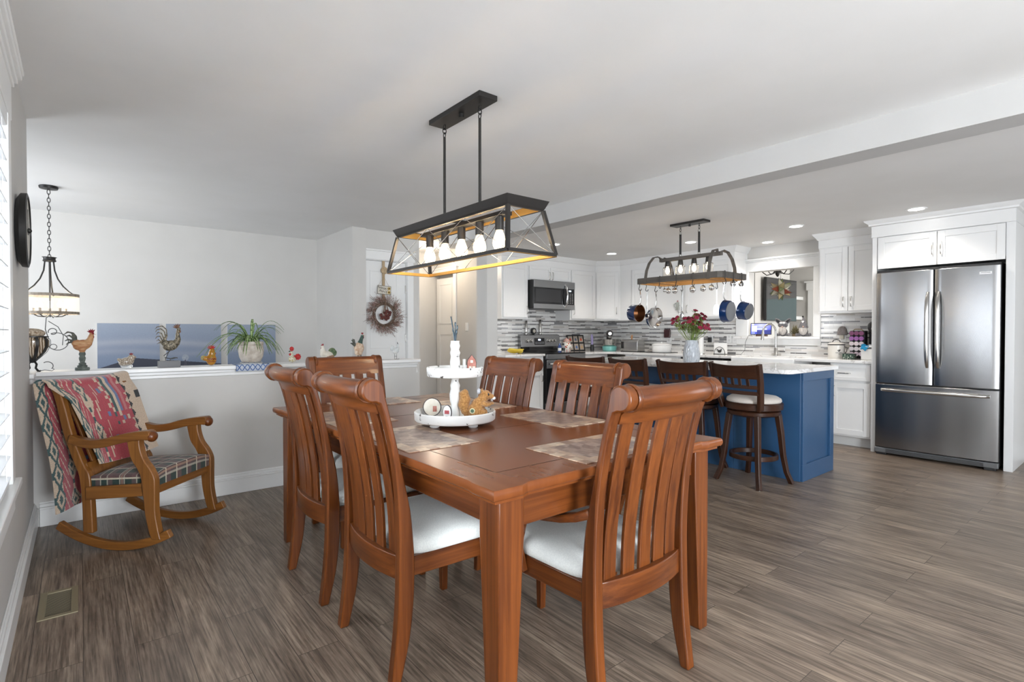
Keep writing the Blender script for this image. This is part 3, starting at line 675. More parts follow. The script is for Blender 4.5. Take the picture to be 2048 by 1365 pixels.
# squirrel plush
fur = noisy('squirrel_fur', (.30, .135, .035), (.52, .27, .09), 130, .95, bump=.7, dist=.003, sheen=.4); pale = noisy('pale_fur', (.46, .26, .11), (.62, .40, .20), 130, .95, bump=.5, sheen=.4)
sq = thing('plush_squirrel', 'ginger plush squirrel sitting in the lower tray holding up its paws', 'toy', (1.405, 1.985, TZ + .034), R(-38))
b = MB()   # local +x is the way it looks
b.ell((-.005, 0, .034), (.040, .034, .035)); b.ell((.008, 0, .058), (.033, .030, .036), rot=(0, R(20), 0)); b.ell((.028, 0, .085), (.024, .022, .024))
b.ell((.040, 0, .104), (.029, .024, .023), rot=(0, R(12), 0)); b.ell((.062, 0, .098), (.018, .015, .013)); b.ell((.074, 0, .093), (.009, .009, .008))
for s in (-1, 1):
    b.tube([(.026, s * .022, .070), (.046, s * .026, .062), (.064, s * .016, .064)], [.013, .011, .008], 10); b.ell((.068, s * .013, .066), (.009, .006, .006))
    b.ell((.016, s * .026, .022), (.034, .016, .022)); b.tube([(.012, s * .026, .008), (.052, s * .028, .007)], [.011, .008], 8); b.ell((.026, s * .018, .122), (.006, .008, .012), rot=(0, R(-20), 0))
    for t_ in (-1, 0, 1): b.ell((.076, s * .013 + t_ * .004, .066 + .002 * t_), (.006, .0022, .0022))
b.build('body', fur, sq, remesh=.0028)
b = MB(); b.tube([(-.030, 0, .018), (-.052, 0, .030), (-.060, 0, .058), (-.052, 0, .088), (-.058, 0, .112), (-.046, 0, .128)], [.012, .020, .026, .026, .022, .010], 14); b.tube([(-.03, 0, .02), (-.055, .006, .022)], .018, 10); b.build('tail', fur, sq, remesh=.003)
b = MB(); b.ell((.078, 0, .089), (.009, .010, .008)); b.build('muzzle', M['white'], sq); MB().ell((.0875, 0, .092), (.003, .004, .003), 8, 6).build('nose', M['black'], sq)
for s in (-1, 1): MB().ell((.054, s * .0185, .108), (.005, .003, .0065), 10, 8).build('eye', M['blackgloss'], sq)
b = MB(); b.ell((.012, .012, .118), (.012, .015, .013)); b.ell((.010, -.010, .122), (.010, .014, .013)); b.build('ear_tuft', mat('grey_cotton', (.52, .54, .58), .9), sq)
q = MB(); q.M = Matrix.Rotation(R(90), 4, 'X'); q.lathe([(0, .034), (.0125, .034), (.0125, .037), (0, .0375)], (-.018, .036, 0), 24, caps=False); q.build('round_badge', mat('badge_yellow', (.66, .62, .40), .5), sq)
q = MB(); q.M = Matrix.Rotation(R(90), 4, 'X'); q.lathe([(0, .037), (.008, .037), (.008, .0385), (0, .0385)], (-.018, .036, 0), 20, caps=False); q.build('badge_mark', mat('badge_green', (.08, .14, .08), .5), sq)

# ================================================================ LINEAR CHANDELIER
warm = (1, .72, .42)
filament = mat('lamp_bulb', (1, .9, .7), .3, emit=(1, .80, .52), estr=9)
lp = thing('linear_chandelier', 'black and gold caged linear chandelier with five bare bulbs over the table', 'ceiling light', (1.620, 2.43, 0))
MB().box(-.057, .057, -.248, .248, HC - .028, HC).build('canopy', M['bronze'], lp, bevel=.002)
MB().lathe([(0, -.02), (.014, -.02), (.014, 0)], (0, 0, HC - .028), 16).build('canopy_knob', M['black'], lp)
for s in (-1, 1):
    y = s * .172; k = MB()
    k.tube([(0, y + .012 * math.cos(a), HC - .048 + .015 * math.sin(a)) for a in [2 * PI * i / 14 for i in range(14)]], .0028, 6, True)
    k.tube([(.011 * math.cos(a), y, HC - .070 + .016 * math.sin(a)) for a in [2 * PI * i / 14 for i in range(14)]], .0028, 6, True)
    k.tube([(0, y + .011 * math.cos(a), HC - .093 + .014 * math.sin(a)) for a in [2 * PI * i / 14 for i in range(14)]], .0028, 6, True)
    k.build('chain_link', M['black'], lp)
    MB().tube([(0, y, 1.80), (0, y, HC - .105)], .0075, 12).build('rod', M['bronze'], lp)
zt, zb, wt, lt, wb, lb_ = 1.765, 1.553, .108, .540, .147, .586
def rect(z, w_, l_): return [(-w_, -l_, z), (w_, -l_, z), (w_, l_, z), (-w_, l_, z)]
def ringbox(zs, ins):      # closed frame from outer/inner offsets
    o = MB(); A = [rect(z, wt + d, lt + d) for z, d in zs]; B = [rect(z, wt + d - ins, lt + d - ins) for z, d in zs]
    n = len(A); vs = [p for r_ in A for p in r_] + [p for r_ in B for p in r_]; fs = []
    for i in range(n - 1):
        for j in range(4):
            k = (j + 1) % 4; fs.append((i * 4 + j, i * 4 + k, i * 4 + 4 + k, i * 4 + 4 + j)); fs.append((n * 4 + i * 4 + j, n * 4 + i * 4 + 4 + j, n * 4 + i * 4 + 4 + k, n * 4 + i * 4 + k))
    for j in range(4):
        k = (j + 1) % 4; fs.append((j, n * 4 + j, n * 4 + k, k)); e = (n - 1) * 4; fs.append((e + j, e + k, n * 4 + e + k, n * 4 + e + j))
    o.add(vs, fs); return o
ringbox([(zt, .0), (zt + .010, .006), (zt + .045, .022)], .014).build('top_frame', M['bronze'], lp, smooth=False)
MB().box(-.030, .030, -.40, .40, zt - .008, zt + .012).build('lamp_bar', M['bronze'], lp, bevel=.002)
MB().box(-.115, .115, -.01, .01, zt + .012, zt + .03).build('cross_bar', M['bronze'], lp)
def edge_frame(name, m_, t_, off):
    o = MB(); P = rect(zb, wb, lb_); Q = rect(zt, wt, lt)
    for i in range(4):
        j = (i + 1) % 4; o.bar([Vector(P[i]), Vector(P[j])], t_, t_)
        o.bar([Vector(P[i]), Vector(Q[i])], t_, t_, up=(0, 1, 0))
    return o.build(name, m_, lp)
edge_frame('cage_frame', M['bronze'], .017, 0)
# gilded inner faces of the cage
o = MB(); e = .0005
for s in (-1, 1):
    o.box(s * (wb - .0085) - s * .0, s * (wb - .0085) - s * e * 2, -lb_ + .01, lb_ - .01, zb - .0086, zb + .0086); o.box(-wb + .01, wb - .01, s * (lb_ - .0085), s * (lb_ - .0085) - s * e * 2, zb - .0086, zb + .0086)
    o.box(s * (wt - .015), s * (wt - .017), -lt + .01, lt - .01, zt, zt + .035); o.box(-wt + .015, wt - .015, s * (lt - .015), s * (lt - .017), zt, zt + .035)
o.box(-wb - .0085, -wb + .0085, -lb_, lb_, zb - .0092, zb - .0085); o.box(wb - .0085, wb + .0085, -lb_, lb_, zb - .0092, zb - .0085); o.box(-wb, wb, -lb_ - .0085, -lb_ + .0085, zb - .0092, zb - .0085); o.box(-wb, wb, lb_ - .0085, lb_ + .0085, zb - .0092, zb - .0085)
o.build('gilded_lining', M['gold'], lp)
o = MB()
P = [Vector(p) for p in rect(zb, wb, lb_)]; Q = [Vector(p) for p in rect(zt, wt, lt)]
for i, nn in ((0, 1), (1, 3), (2, 1), (3, 3)):
    j = (i + 1) % 4
    for k in range(nn):
        a0, a1 = P[i].lerp(P[j], k / nn), P[i].lerp(P[j], (k + 1) / nn); b0, b1 = Q[i].lerp(Q[j], k / nn), Q[i].lerp(Q[j], (k + 1) / nn)
        o.tube([a0, b1], .0018, 6); o.tube([b0, a1], .0018, 6)
o.build('cross_wire', M['nickel'], lp)
gbulb = mat('bulb_glass', (1, .93, .80), .02, trans=1, ior=1.08, emit=(1, .80, .5), estr=.9)
for i in range(5):
    y = (i - 2) * .169
    MB().lathe([(.0, .0), (.022, 0), (.022, .068), (.026, .07), (.0, .07)], (0, y, zt - .074), 20, caps=False).build('socket', M['bronze'], lp, ang=40)
    MB().lathe([(.0, .0), (.014, .001), (.025, .010), (.033, .028), (.0345, .040), (.031, .060), (.020, .090), (.014, .102)], (0, y, zt - .176), 24, caps=False).build('bulb', gbulb, lp, ang=60)
    f_ = MB()
    for k in range(6):
        a = 2 * PI * k / 6; f_.tube([(.011 * math.cos(a), y + .011 * math.sin(a), zt - .100), (.008 * math.cos(a + .5), y + .008 * math.sin(a + .5), zt - .155)], .0022, 5)
    f_.build('filament', filament, lp)
    point('bulb_light', (1.620, 2.43 + y, zt - .125), 2.3, (1, .80, .55), .02)

# ================================================================ ROCKING CHAIR  (side profile: x forward, z up)
rk = thing('rocking_chair', 'oak rocking chair with scrolled arms and a green plaid seat', 'chair', (.31, 3.76, 0), R(-42))
WY = .255
def rocker_curve(x): return .0 + .92 * (x - .01) ** 2
for s in (-1, 1):
    W_ = WY if s > 0 else .235
    k = MB(); k.bar([(x, s * W_, rocker_curve(x) + .024) for x in [-.335 + .63 * i / 24 for i in range(25)]], .032, .046); k.build('rocker', M['oak_x'], rk, bevel=.005, ang=50)
    # front post, an S curve from arm to rocker
    fp_ = [(.606, .102, .070), (.56, .108, .066), (.50, .126, .070), (.45, .160, .074), (.40, .182, .076), (.35, .186, .074), (.28, .190, .064), (.20, .195, .058), (.10, .215, .054), (.065, .228, .050)]
    def spline(tab, n):
        out = []
        for i in range(n + 1):
            u = i / n * (len(tab) - 1); j = min(int(u), len(tab) - 2); f_ = u - j
            p0, p1, p2, p3 = tab[max(j - 1, 0)], tab[j], tab[j + 1], tab[min(j + 2, len(tab) - 1)]
            out.append([.5 * ((2 * b_) + (c_ - a_) * f_ + (2 * a_ - 5 * b_ + 4 * c_ - d_) * f_ ** 2 + (3 * b_ - a_ - 3 * c_ + d_) * f_ ** 3) for a_, b_, c_, d_ in zip(p0, p1, p2, p3)])
        return out
    k = MB(); k.loft([[(x - w_ / 2, s * W_ - .021, z), (x + w_ / 2, s * W_ - .021, z), (x + w_ / 2, s * W_ + .021, z), (x - w_ / 2, s * W_ + .021, z)] for z, x, w_ in spline(fp_, 34)]); k.build('front_post', M['oak_z'], rk, bevel=.007, ang=60)
    bp_ = [(.880, -.358, .042), (.80, -.330, .046), (.62, -.283, .050), (.46, -.222, .052), (.40, -.195, .060), (.27, -.183, .054), (.15, -.178, .056), (.085, -.176, .056)]
    k = MB(); k.loft([[(x - w_ / 2, s * (W_ - .02) - .018, z), (x + w_ / 2, s * (W_ - .02) - .018, z), (x + w_ / 2, s * (W_ - .02) + .018, z), (x - w_ / 2, s * (W_ - .02) + .018, z)] for z, x, w_ in spline(bp_, 28)]); k.build('back_post', M['oak_z'], rk, bevel=.006, ang=60)
    ar = spline([(-.265, .605), (-.21, .590), (-.14, .578), (-.05, .588), (.04, .612), (.11, .624), (.165, .630), (.200, .628)], 24)
    k = MB(); k.bar([(x, s * W_, z) for x, z in ar], [.034 + .026 * min(1, i / 12) for i in range(25)], [.046] * 12 + [.048 + .0 * i for i in range(9)] + [.050, .052, .046, .030]); k.build('armrest', M['oak_x'], rk, bevel=.011, seg=3, ang=60)
    k = MB(); k.ell((.196, s * W_, .622), (.026, .031, .030)); k.build('arm_knuckle', M['cherry_x'], rk)
    k = MB(); k.prism([(-.175, .272), (.165, .300), (.165, .368), (-.175, .342)], s * (W_ - .012), s * (W_ + .010)); k.build('side_rail', M['oak_x'], rk, bevel=.003)
k = MB(); k.prism([(.175, .300), (.20, .300), (.20, .375), (.175, .375)], -.235, .255)
k.build('front_rail', M['oak_y'], rk, bevel=.004)
k = MB(); k.prism([(-.19, .385), (-.168, .385), (-.196, .468), (-.218, .468)], -.215, .235); k.prism([(-.352, .79), (-.330, .79), (-.352, .872), (-.374, .872)], -.215, .235)
for i in range(6): y = -.17 + i * .072; k.prism([(-.21, .46), (-.196, .46), (-.335, .81), (-.35, .81)], y, y + .034)
k.build('back_panel', M['oak_z'], rk, bevel=.003)
def plaid(u, v):
    x = u * 6.2 % 1; y = v * 6.6 % 1; c_ = [.018, .040, .033]
    def st(c_, d_, a_): return [p * (1 - a_) + q_ * a_ for p, q_ in zip(c_, d_)]
    if .50 < y < .86: c_ = st(c_, (.17, .07, .075), .55)
    if .50 < x < .86: c_ = st(c_, (.16, .08, .08), .5)
    if .44 < y < .50 or .86 < y < .92: c_ = st(c_, (.62, .55, .42), .85)
    if .44 < x < .50 or .86 < x < .92: c_ = st(c_, (.55, .50, .40), .6)
    if .66 < x < .69: c_ = st(c_, (.5, .3, .2), .5)
    if .10 < y < .14 or .26 < y < .30: c_ = st(c_, (.01, .03, .025), .8)
    return tuple(c_)
k = MB(); N_, Q_ = 66, 66
def cush(u, v):
    # wraps down over the front and the sides
    t_ = min(max(u, 0), 1); x = -.17 + .382 * min(1, t_ / .90); y = -.222 + .466 * min(1, max(0, (v - .10) / .80)); dome = .030 * (1 - abs(2 * min(1, max(0, (v - .10) / .80)) - 1) ** 4) * (1 - (2 * t_ - 1) ** 6)
    z = .395 + .020 * t_ + dome
    if u > .90: z -= (u - .90) * .66; x = .212
    if v < .10: z = z - dome - (.10 - v) * .60 + .003; y = -.222
    if v > .90: z = z - dome - (v - .90) * .60 + .003; y = .244
    return (x, y, z)
k.grid(cush, N_, Q_, .012, plaid); k.build('seat_cushion', cloth('plaid_cloth', .85, 300, .3, .2), rk, ang=60)
k = MB(); k.box(-.165, .172, -.212, .232, .335, .385); k.build('seat_base', M['blackplastic'], rk)
k = MB()
for i in range(9): k.ell((.2075, -.21 + i * .056, .384), (.003, .004, .004), 8, 6)
k.build('upholstery_tack', M['iron'], rk)
# ---- blanket draped over the back
CR, CM, TE, BK_, BL_, PK, DR = (.42, .045, .065), (.60, .46, .34), (.035, .085, .085), (.012, .012, .014), (.13, .18, .33), (.50, .17, .17), (.20, .015, .03)
def blanket_col(u, v):
    # u: down the cloth (0 back hem, 1 front hem); v: across (0 near side, 1 far side)
    U = u * 2.0; x = v
    if x > .80:                               # cream edge band with black saw teeth
        t_ = (U * 13) % 1; edge = .80 + .05 * (1 - abs(2 * t_ - 1))
        if x < edge: return BK_
        if x > .93 and (U * 2.6) % 1 > .82: return BK_
        return CM
    if .735 < x <= .80:
        t_ = (U * 13 + .5) % 1; return CM if x > .80 - .05 * (1 - abs(2 * t_ - 1)) and int(U * 13) % 3 else CR
    if x < .12:                               # cream border with teal hexagons
        t_ = (U * 4.4) % 1; d_ = abs(x - .06) / .06 + abs(t_ - .5) * 2
        if abs(d_ - 1.05) < .22: return TE
        if d_ < .42: return TE
        return CM if d_ < 1.0 else (CM if x < .10 else CR)
    if .12 <= x < .20: return CR if int(U * 40 + x * 90) % 5 else CM
    if .20 <= x < .34:                        # chain of teal lozenges on a cream stem
        t_ = (U * 3.0 + .15) % 1; d_ = abs(x - .27) / .07 + abs(t_ - .32) * 4.2
        if d_ < .35: return TE
        if d_ < .75: return CM
        if d_ < .95: return TE
        if abs(x - .27) < .012: return TE if int(U * 24) % 2 else CM
        if abs(x - .27) < .032 + .03 * math.sin(U * 22) : return CM
        return CR
    if .34 <= x < .44:
        k_ = int((x - .34) / .0125); return CM if (U * 3.2 + k_ * .11) % 1 < .30 and k_ % 2 == 0 else CR
    if .44 <= x < .50: return BL_ if (U * 5) % 1 < .22 and abs(x - .47) < .018 else CR
    if .50 <= x < .735:
        V = (U * 1.45 + .12) % 1; k_ = int((x - .50) / .034)
        if V < .46:
            return [PK, CM, TE, CM, BL_, CR, PK][k_ % 7] if k_ > 1 else (CR if (int(U * 26) + k_) % 2 else CM)
        if V < .62: return [CR, TE, CR, CM, BL_, CR, CM][k_ % 7] if (int(U * 26) + k_) % 2 else CR
        return CR
    return CR
bl = MB()
def blan(u, v):
    y = -.262 + .545 * v
    L = .74 + .44; s_ = u * L; off = .034
    top = Vector((-.385, 0, .925))
    if s_ < .70:      # behind: hangs nearly straight down, slightly flared
        t_ = (.70 - s_) / .70
        x = -.435 + .075 * t_ + .010 * math.sin(v * 11 + 1) * t_; z = .895 - .70 * t_ * 1.0 + .02 * v
        if v < .25: x += .02 * t_ * (.25 - v) * 4
    elif s_ < .80:
        a = PI * (s_ - .70) / .10; x = -.393 - .044 * math.cos(a) ; z = .895 + .036 * math.sin(a)
    else:
        t_ = (s_ - .80) / .38; x = -.361 + .187 * t_ + .006 * math.sin(v * 9 + 2) * t_; z = .895 - .435 * t_
        x += .012 + .026 * min(1, t_ * 6)
    # sags a little between the posts, with the near corner folded in towards the post
    z -= .012 * math.sin(PI * v) * (1 if s_ > .70 else .4)
    z += .03 * max(0, v - .75) * (1 if s_ < .78 and s_ > .5 else 0)
    y += .014 * math.sin(s_ * 7 + v * 3)
    if s_ > .80 and v < .25: y += min(.058, (s_ - .80) * .8) * (1 - v / .25)
    return (x, y, z)
bl.grid(blan, 150, 110, .009, blanket_col)
bo = bl.build('throw_blanket', cloth('fleece_blanket', .95, 190, 1.0, .5), ang=70); bo.location = (.31, 3.76, 0); bo.rotation_euler = (0, 0, R(-42))
tag(bo, 'red and cream patterned fleece blanket draped over the rocking chair back', 'blanket')
# ================================================================ KITCHEN CABINETS
def handle(parent, p0, p1, out, m=None, name='handle'):
    # flat bar pull standing off a face; out = unit vector away from the face
    o = Vector(out); a, b = Vector(p0), Vector(p1); t_ = (b - a)
    k = MB(); k.bar([a + o * .003, a + t_ * .06 + o * .024, a + t_ * .25 + o * .029, a + t_ * .5 + o * .031, a + t_ * .75 + o * .029, b - t_ * .06 + o * .024, b + o * .003], .010, .006, up=tuple(o)); k.build(name, m or M['nickel'], parent, bevel=.0015); return
def cabinet(name, label, loc, rz, w_, d, z0, z1, doors, drawers=(), toe=0, group=None, mc=None, glue=0, cat='cabinet'):
    # local frame: face looks towards -y, body occupies y 0..d, x 0..w_
    mc = mc or M['cab']; r = thing(name, label, cat, loc, rz, group)
    if toe: MB().box(0, w_, .075, d, z0, z0 + toe).build('toe_kick', M['cabin'], r)
    MB().box(.0005, w_ - .0005, .001, d, z0 + toe, z1).build('body', mc, r, bevel=.002)
    def front(nm, x0, x1, za, zb, hd):
        k = MB(); f_ = .055 if zb - za > .2 else .035; y = -.020
        k.box(x0, x0 + f_, y, -.001, za, zb); k.box(x1 - f_, x1, y, -.001, za, zb); k.box(x0 + f_, x1 - f_, y, -.001, za, za + f_); k.box(x0 + f_, x1 - f_, y, -.001, zb - f_, zb); k.box(x0 + f_, x1 - f_, y + .009, -.001, za + f_, zb - f_)
        o = k.build(nm, mc, r, bevel=.0015, smooth=False)
        if hd:
            hx_, hz, hor = hd
            if hor: handle(o, (hx_ - .06, y, hz), (hx_ + .06, y, hz), (0, -1, 0))
            else: handle(o, (hx_, y, hz - .055), (hx_, y, hz + .055), (0, -1, 0))
    for d_ in doors: front('door', *d_)
    for d_ in drawers: front('drawer', *d_)
    return r
RX = -PI / 2        # faces -x : local x -> -y world
UG = 'white shaker wall cabinets'
# side wall uppers (x front 6.45); local x runs towards -y
cabinet('wall_cabinet', 'white two door wall cabinet between the pass-through and the refrigerator', (6.45, 2.475, 0), RX, .60, .33, 1.40, 2.13,
        [(.022, .300, 1.425, 2.115, (.265, 1.52, 0)), (.306, .585, 1.425, 2.115, (.340, 1.52, 0))])
cabinet('wall_cabinet', 'white two door wall cabinet behind the hanging pots, long run on the window side', (6.45, 5.085, 0), RX, 1.62, .33, 1.375, 2.13,
        [(.020, .880, 1.40, 2.115, (.845, 1.51, 0)), (.925, 1.60, 1.40, 2.115, (.965, 1.51, 0))])
# diagonal corner cabinet
cc = thing('corner_cabinet', 'white diagonal corner wall cabinet above the stand mixer', 'cabinet', (0, 0, 0))
poly = [(6.205, 5.593), (6.45, 5.300), (6.45, 5.087), (6.778, 5.087), (6.778, 5.918), (6.205, 5.918)]
MB().prism(poly, 1.375, 2.13, 'xy').build('body', M['cab'], cc, bevel=.002)
dv = Vector((.245, -.293, 0)); L_ = dv.length; an = math.atan2(dv.y, dv.x)
df = MB(); df.M = Matrix.Translation((6.205, 5.593, 0)) @ Matrix.Rotation(an, 4, 'Z')
x0, x1, za, zb, y = .025, L_ - .025, 1.40, 2.115, -.020; f_ = .055
df.box(x0, x0 + f_, y, -.001, za, zb); df.box(x1 - f_, x1, y, -.001, za, zb); df.box(x0 + f_, x1 - f_, y, -.001, za, za + f_); df.box(x0 + f_, x1 - f_, y, -.001, zb - f_, zb); df.box(x0 + f_, x1 - f_, y + .009, -.001, za + f_, zb - f_)
dfo = df.build('door', M['cab'], cc, bevel=.0015, smooth=False)
Q = Matrix.Translation((6.205, 5.593, 0)) @ Matrix.Rotation(an, 4, 'Z'); hp = Q @ Vector((x1 - .03, y, 1.47)); hq = Q @ Vector((x1 - .03, y, 1.58)); ho = Matrix.Rotation(an, 3, 'Z') @ Vector((0, -1, 0))
handle(dfo, hp, hq, ho)
# back wall uppers (front y 5.593)
cabinet('wall_cabinet', 'white single door wall cabinet left of the microwave', (4.365, 5.593, 0), 0, .465, .325, 1.375, 2.13, [(.020, .445, 1.40, 2.115, (.425, 1.50, 0))])
cabinet('wall_cabinet', 'low white two door cabinet directly above the microwave', (4.832, 5.593, 0), 0, .822, .325, 1.925, 2.13, [(.012, .407, 1.935, 2.115, (.380, 2.0, 0)), (.413, .810, 1.935, 2.115, (.440, 2.0, 0))])
cabinet('wall_cabinet', 'white single door wall cabinet right of the microwave', (5.656, 5.593, 0), 0, .547, .325, 1.375, 2.13, [(.020, .527, 1.40, 2.115, (.048, 1.51, 0))])
# frieze and crown that run to the kitchen ceiling
def crown(name, path, label, z0=2.13, z1=KC, prof=((.0, 0), (.0, .085), (.012, .095), (.018, .11), (.045, .145), (.05, .16))):
    k = MB(); pts = [Vector((x, y_, 0)) for x, y_ in path]; n = len(pts); offs = []
    for i in range(n):
        a = (pts[i] - pts[i - 1]).normalized() if i else None; b = (pts[i + 1] - pts[i]).normalized() if i < n - 1 else None
        na = Vector((a.y, -a.x, 0)) if a else None; nb = Vector((b.y, -b.x, 0)) if b else None
        if na and nb: m_ = (na + nb).normalized(); m_ = m_ / max(.3, m_.dot(na))
        else: m_ = na or nb
        offs.append(m_)
    H = z1 - z0; rings = []
    for i in range(n):
        rings.append([tuple(pts[i] + offs[i] * d + Vector((0, 0, z0 + h * H / .16))) for d, h in prof] + [tuple(pts[i] - offs[i] * .03 + Vector((0, 0, z1))), tuple(pts[i] - offs[i] * .03 + Vector((0, 0, z0)))])
    k.loft(rings); return struct(name, k, M['cab'], label, ang=25)
crown('trim_11', [(4.365, 5.918), (4.365, 5.590), (6.205, 5.590), (6.448, 5.300), (6.448, 3.463), (6.778, 3.463)], 'white crown over the corner run of wall cabinets')
crown('trim_12', [(6.778, 2.477), (6.448, 2.477), (6.448, 1.87)], 'white crown over the cabinet right of the pass-through')
# base cabinets, side wall (front x 6.20)
BG = 'white base cabinets'
cabinet('base_cabinet', 'white base cabinet with one drawer and door beside the refrigerator', (6.20, 2.255, 0), RX, .395, .575, 0, .868, [(.02, .375, .125, .665, (.05, .575, 0))], [(.02, .375, .69, .855, (.14, .765, 1))], toe=.105)
cabinet('base_cabinet', 'white sink base cabinet under the apron sink, hidden by the island', (6.20, 3.40, 0), RX, 1.14, .575, 0, .65, [(.02, .56, .125, .62, (.52, .5, 0)), (.58, 1.12, .125, .62, (.62, .5, 0))], toe=.105)
dw = thing('dishwasher', 'stainless dishwasher with black top edge behind the island vase', 'dishwasher', (6.20, 4.06, 0), RX)
MB().box(.0, .60, .01, .57, .10, .868).build('body', M['blackplastic'], dw); MB().box(.005, .595, -.02, .01, .11, .80).build('door', M['steelh'], dw, bevel=.004); MB().box(.005, .595, -.018, .01, .803, .862).build('control_strip', M['blackgloss'], dw, bevel=.003)
cabinet('base_cabinet', 'white drawer base cabinet on the window side nearest the corner', (6.20, 5.00, 0), RX, .93, .575, 0, .868, [], [(.02, .455, .69, .855, (.24, .77, 1)), (.475, .91, .69, .855, (.69, .77, 1)), (.02, .455, .13, .67, (.24, .6, 1)), (.475, .91, .13, .67, (.69, .6, 1))], toe=.105)
# base cabinets, back wall (front y 5.34)
cabinet('base_cabinet', 'white base cabinet left of the range, seen over the cherry chairs', (4.215, 5.34, 0), 0, .675, .575, 0, .868, [(.02, .655, .125, .665, (.62, .58, 0))], [(.02, .655, .69, .855, (.34, .77, 1))], toe=.105)
cabinet('base_cabinet', 'white drawer base cabinet right of the range', (5.678, 5.34, 0), 0, .52, .575, 0, .868, [], [(.02, .50, .69, .855, (.26, .77, 1)), (.02, .50, .13, .67, (.26, .6, 1))], toe=.105)
# worktops
k = MB(); k.box(4.205, 4.895, 5.305, 5.903, .870, .902)
wt1 = k.build('worktop', M['quartz'], bevel=.004); tag(wt1, 'white quartz worktop section left of the range', 'worktop')
k = MB(); k.prism([(5.674, 5.305), (6.05, 5.305), (6.165, 5.19), (6.165, 3.345), (6.66, 3.345), (6.66, 2.60), (6.165, 2.60), (6.165, 1.857), (6.763, 1.857), (6.763, 5.903), (5.674, 5.903)], .870, .902, 'xy')
wt2 = k.build('worktop', M['quartz'], bevel=.004); tag(wt2, 'long white quartz worktop from the range round the corner to the refrigerator', 'worktop')
# apron sink and tap
sk = thing('apron_sink', 'white farmhouse sink with an apron front under the pass-through', 'sink', (6.16, 2.61, 0))
k = MB(); k.box(-.02, .0, 0, .725, .66, .89); k.box(0, .49, 0, .02, .66, .885); k.box(0, .49, .705, .725, .66, .885); k.box(.47, .49, .02, .705, .66, .885); k.box(0, .49, .02, .705, .655, .675); k.build('basin', M['white'], sk, bevel=.004)
fc = thing('kitchen_tap', 'tall brushed nickel gooseneck kitchen tap behind the apron sink', 'tap', (6.68, 3.045, .902))
k = MB(); k.lathe([(.028, 0), (.028, .008), (.022, .014), (.021, .09), (.016, .10)], n=20); k.build('base', M['nickel'], fc, ang=50)
k = MB(); k.tube([(0, 0, .09), (0, 0, .27)] + [(-.075 + .075 * math.cos(a), .045 - .045 * math.cos(a), .29 + .10 * math.sin(a)) for a in [PI * i / 12 for i in range(0, 12)]] + [(-.150, .09, .285)], .0125, 12); k.build('spout', M['nickel'], fc)
k = MB(); k.tube([(-.150, .09, .29), (-.153, .092, .24), (-.156, .094, .195)], [.014, .019, .021], 14); k.build('spray_head', M['nickel'], fc)
k = MB(); k.tube([(.0, -.02, .06), (.0, -.055, .068), (-.02, -.10, .072)], [.009, .008, .006], 10); k.build('lever', M['nickel'], fc)
# ================================================================ REFRIGERATOR AND ITS SURROUND
fs = thing('refrigerator_cabinet', 'white refrigerator surround with two short doors on top and crown', 'cabinet', (0, 0, 0))
MB().box(6.12, 6.778, 1.812, 1.852, 0, 2.14).build('side_panel', M['cab'], fs, bevel=.002)
MB().box(6.12, 6.778, .808, .868, 0, 2.14).build('side_panel', M['cab'], fs, bevel=.002)
MB().box(6.13, 6.778, .868, 1.812, 1.835, 2.14).build('body', M['cab'], fs)
for a, b, hx_ in ((.872, 1.333, 1.305), (1.339, 1.802, 1.368)):
    k = MB(); f_ = .055; y0_, y1_ = a, b; za, zb = 1.812, 2.118
    k.box(6.108, 6.13, y0_, y0_ + f_, za, zb); k.box(6.108, 6.13, y1_ - f_, y1_, za, zb); k.box(6.108, 6.13, y0_ + f_, y1_ - f_, za, za + f_); k.box(6.108, 6.13, y0_ + f_, y1_ - f_, zb - f_, zb); k.box(6.117, 6.13, y0_ + f_, y1_ - f_, za + f_, zb - f_)
    o = k.build('door', M['cab'], fs, bevel=.0015, smooth=False); handle(o, (6.108, hx_, 1.90), (6.108, hx_, 2.02), (-1, 0, 0))
crown('trim_13', [(6.445, 1.855), (6.10, 1.855), (6.10, .805), (6.778, .805)], 'white crown over the refrigerator', 2.125, KC, ((.0, 0), (.0, .105), (.02, .11), (.022, .125), (.05, .148), (.056, .16)))
rf = thing('refrigerator', 'stainless steel french door refrigerator with freezer drawer', 'refrigerator', (6.055, 1.345, 0))
MB().box(.045, .69, -.452, .455, .03, 1.79).build('body', M['blackplastic'], rf)
def curved(name, y0_, y1_, z0_, z1_, bulge, m, par):
    k = MB(); rings = []
    n = 16
    for i in range(n + 1):
        y = y0_ + (y1_ - y0_) * i / n; b = bulge * (1 - (2 * i / n - 1) ** 2); e = .012 if i in (0, n) else 0
        rings.append([(-b + e, y, z0_), (.04, y, z0_), (.04, y, z1_), (-b + e, y, z1_)])
    k.loft(rings); return k.build(name, m, par, bevel=.004, ang=30)
d1 = curved('door', .004, .455, .70, 1.765, .012, M['steel'], rf)
d2 = curved('door', -.455, -.004, .70, 1.765, .012, M['steel'], rf)
d3 = curved('freezer_drawer', -.455, .455, .075, .688, .016, M['steel'], rf)
for d_, yy in ((d1, .040), (d2, -.040)):
    k = MB(); rings = []
    for i in range(25):
        t_ = i / 24; z = .86 + .70 * t_; o_ = -.052 + .044 * abs(2 * t_ - 1) ** 5; w_ = .017 * (1 - .35 * abs(2 * t_ - 1) ** 6)
        rings.append([(o_ + .012 * math.cos(a), yy + w_ * math.sin(a), z) for a in [2 * PI * j / 14 for j in range(14)]])
    k.loft(rings); k.build('handle', M['chrome'] if False else M['nickel'], d_, ang=60)
k = MB(); rings = []
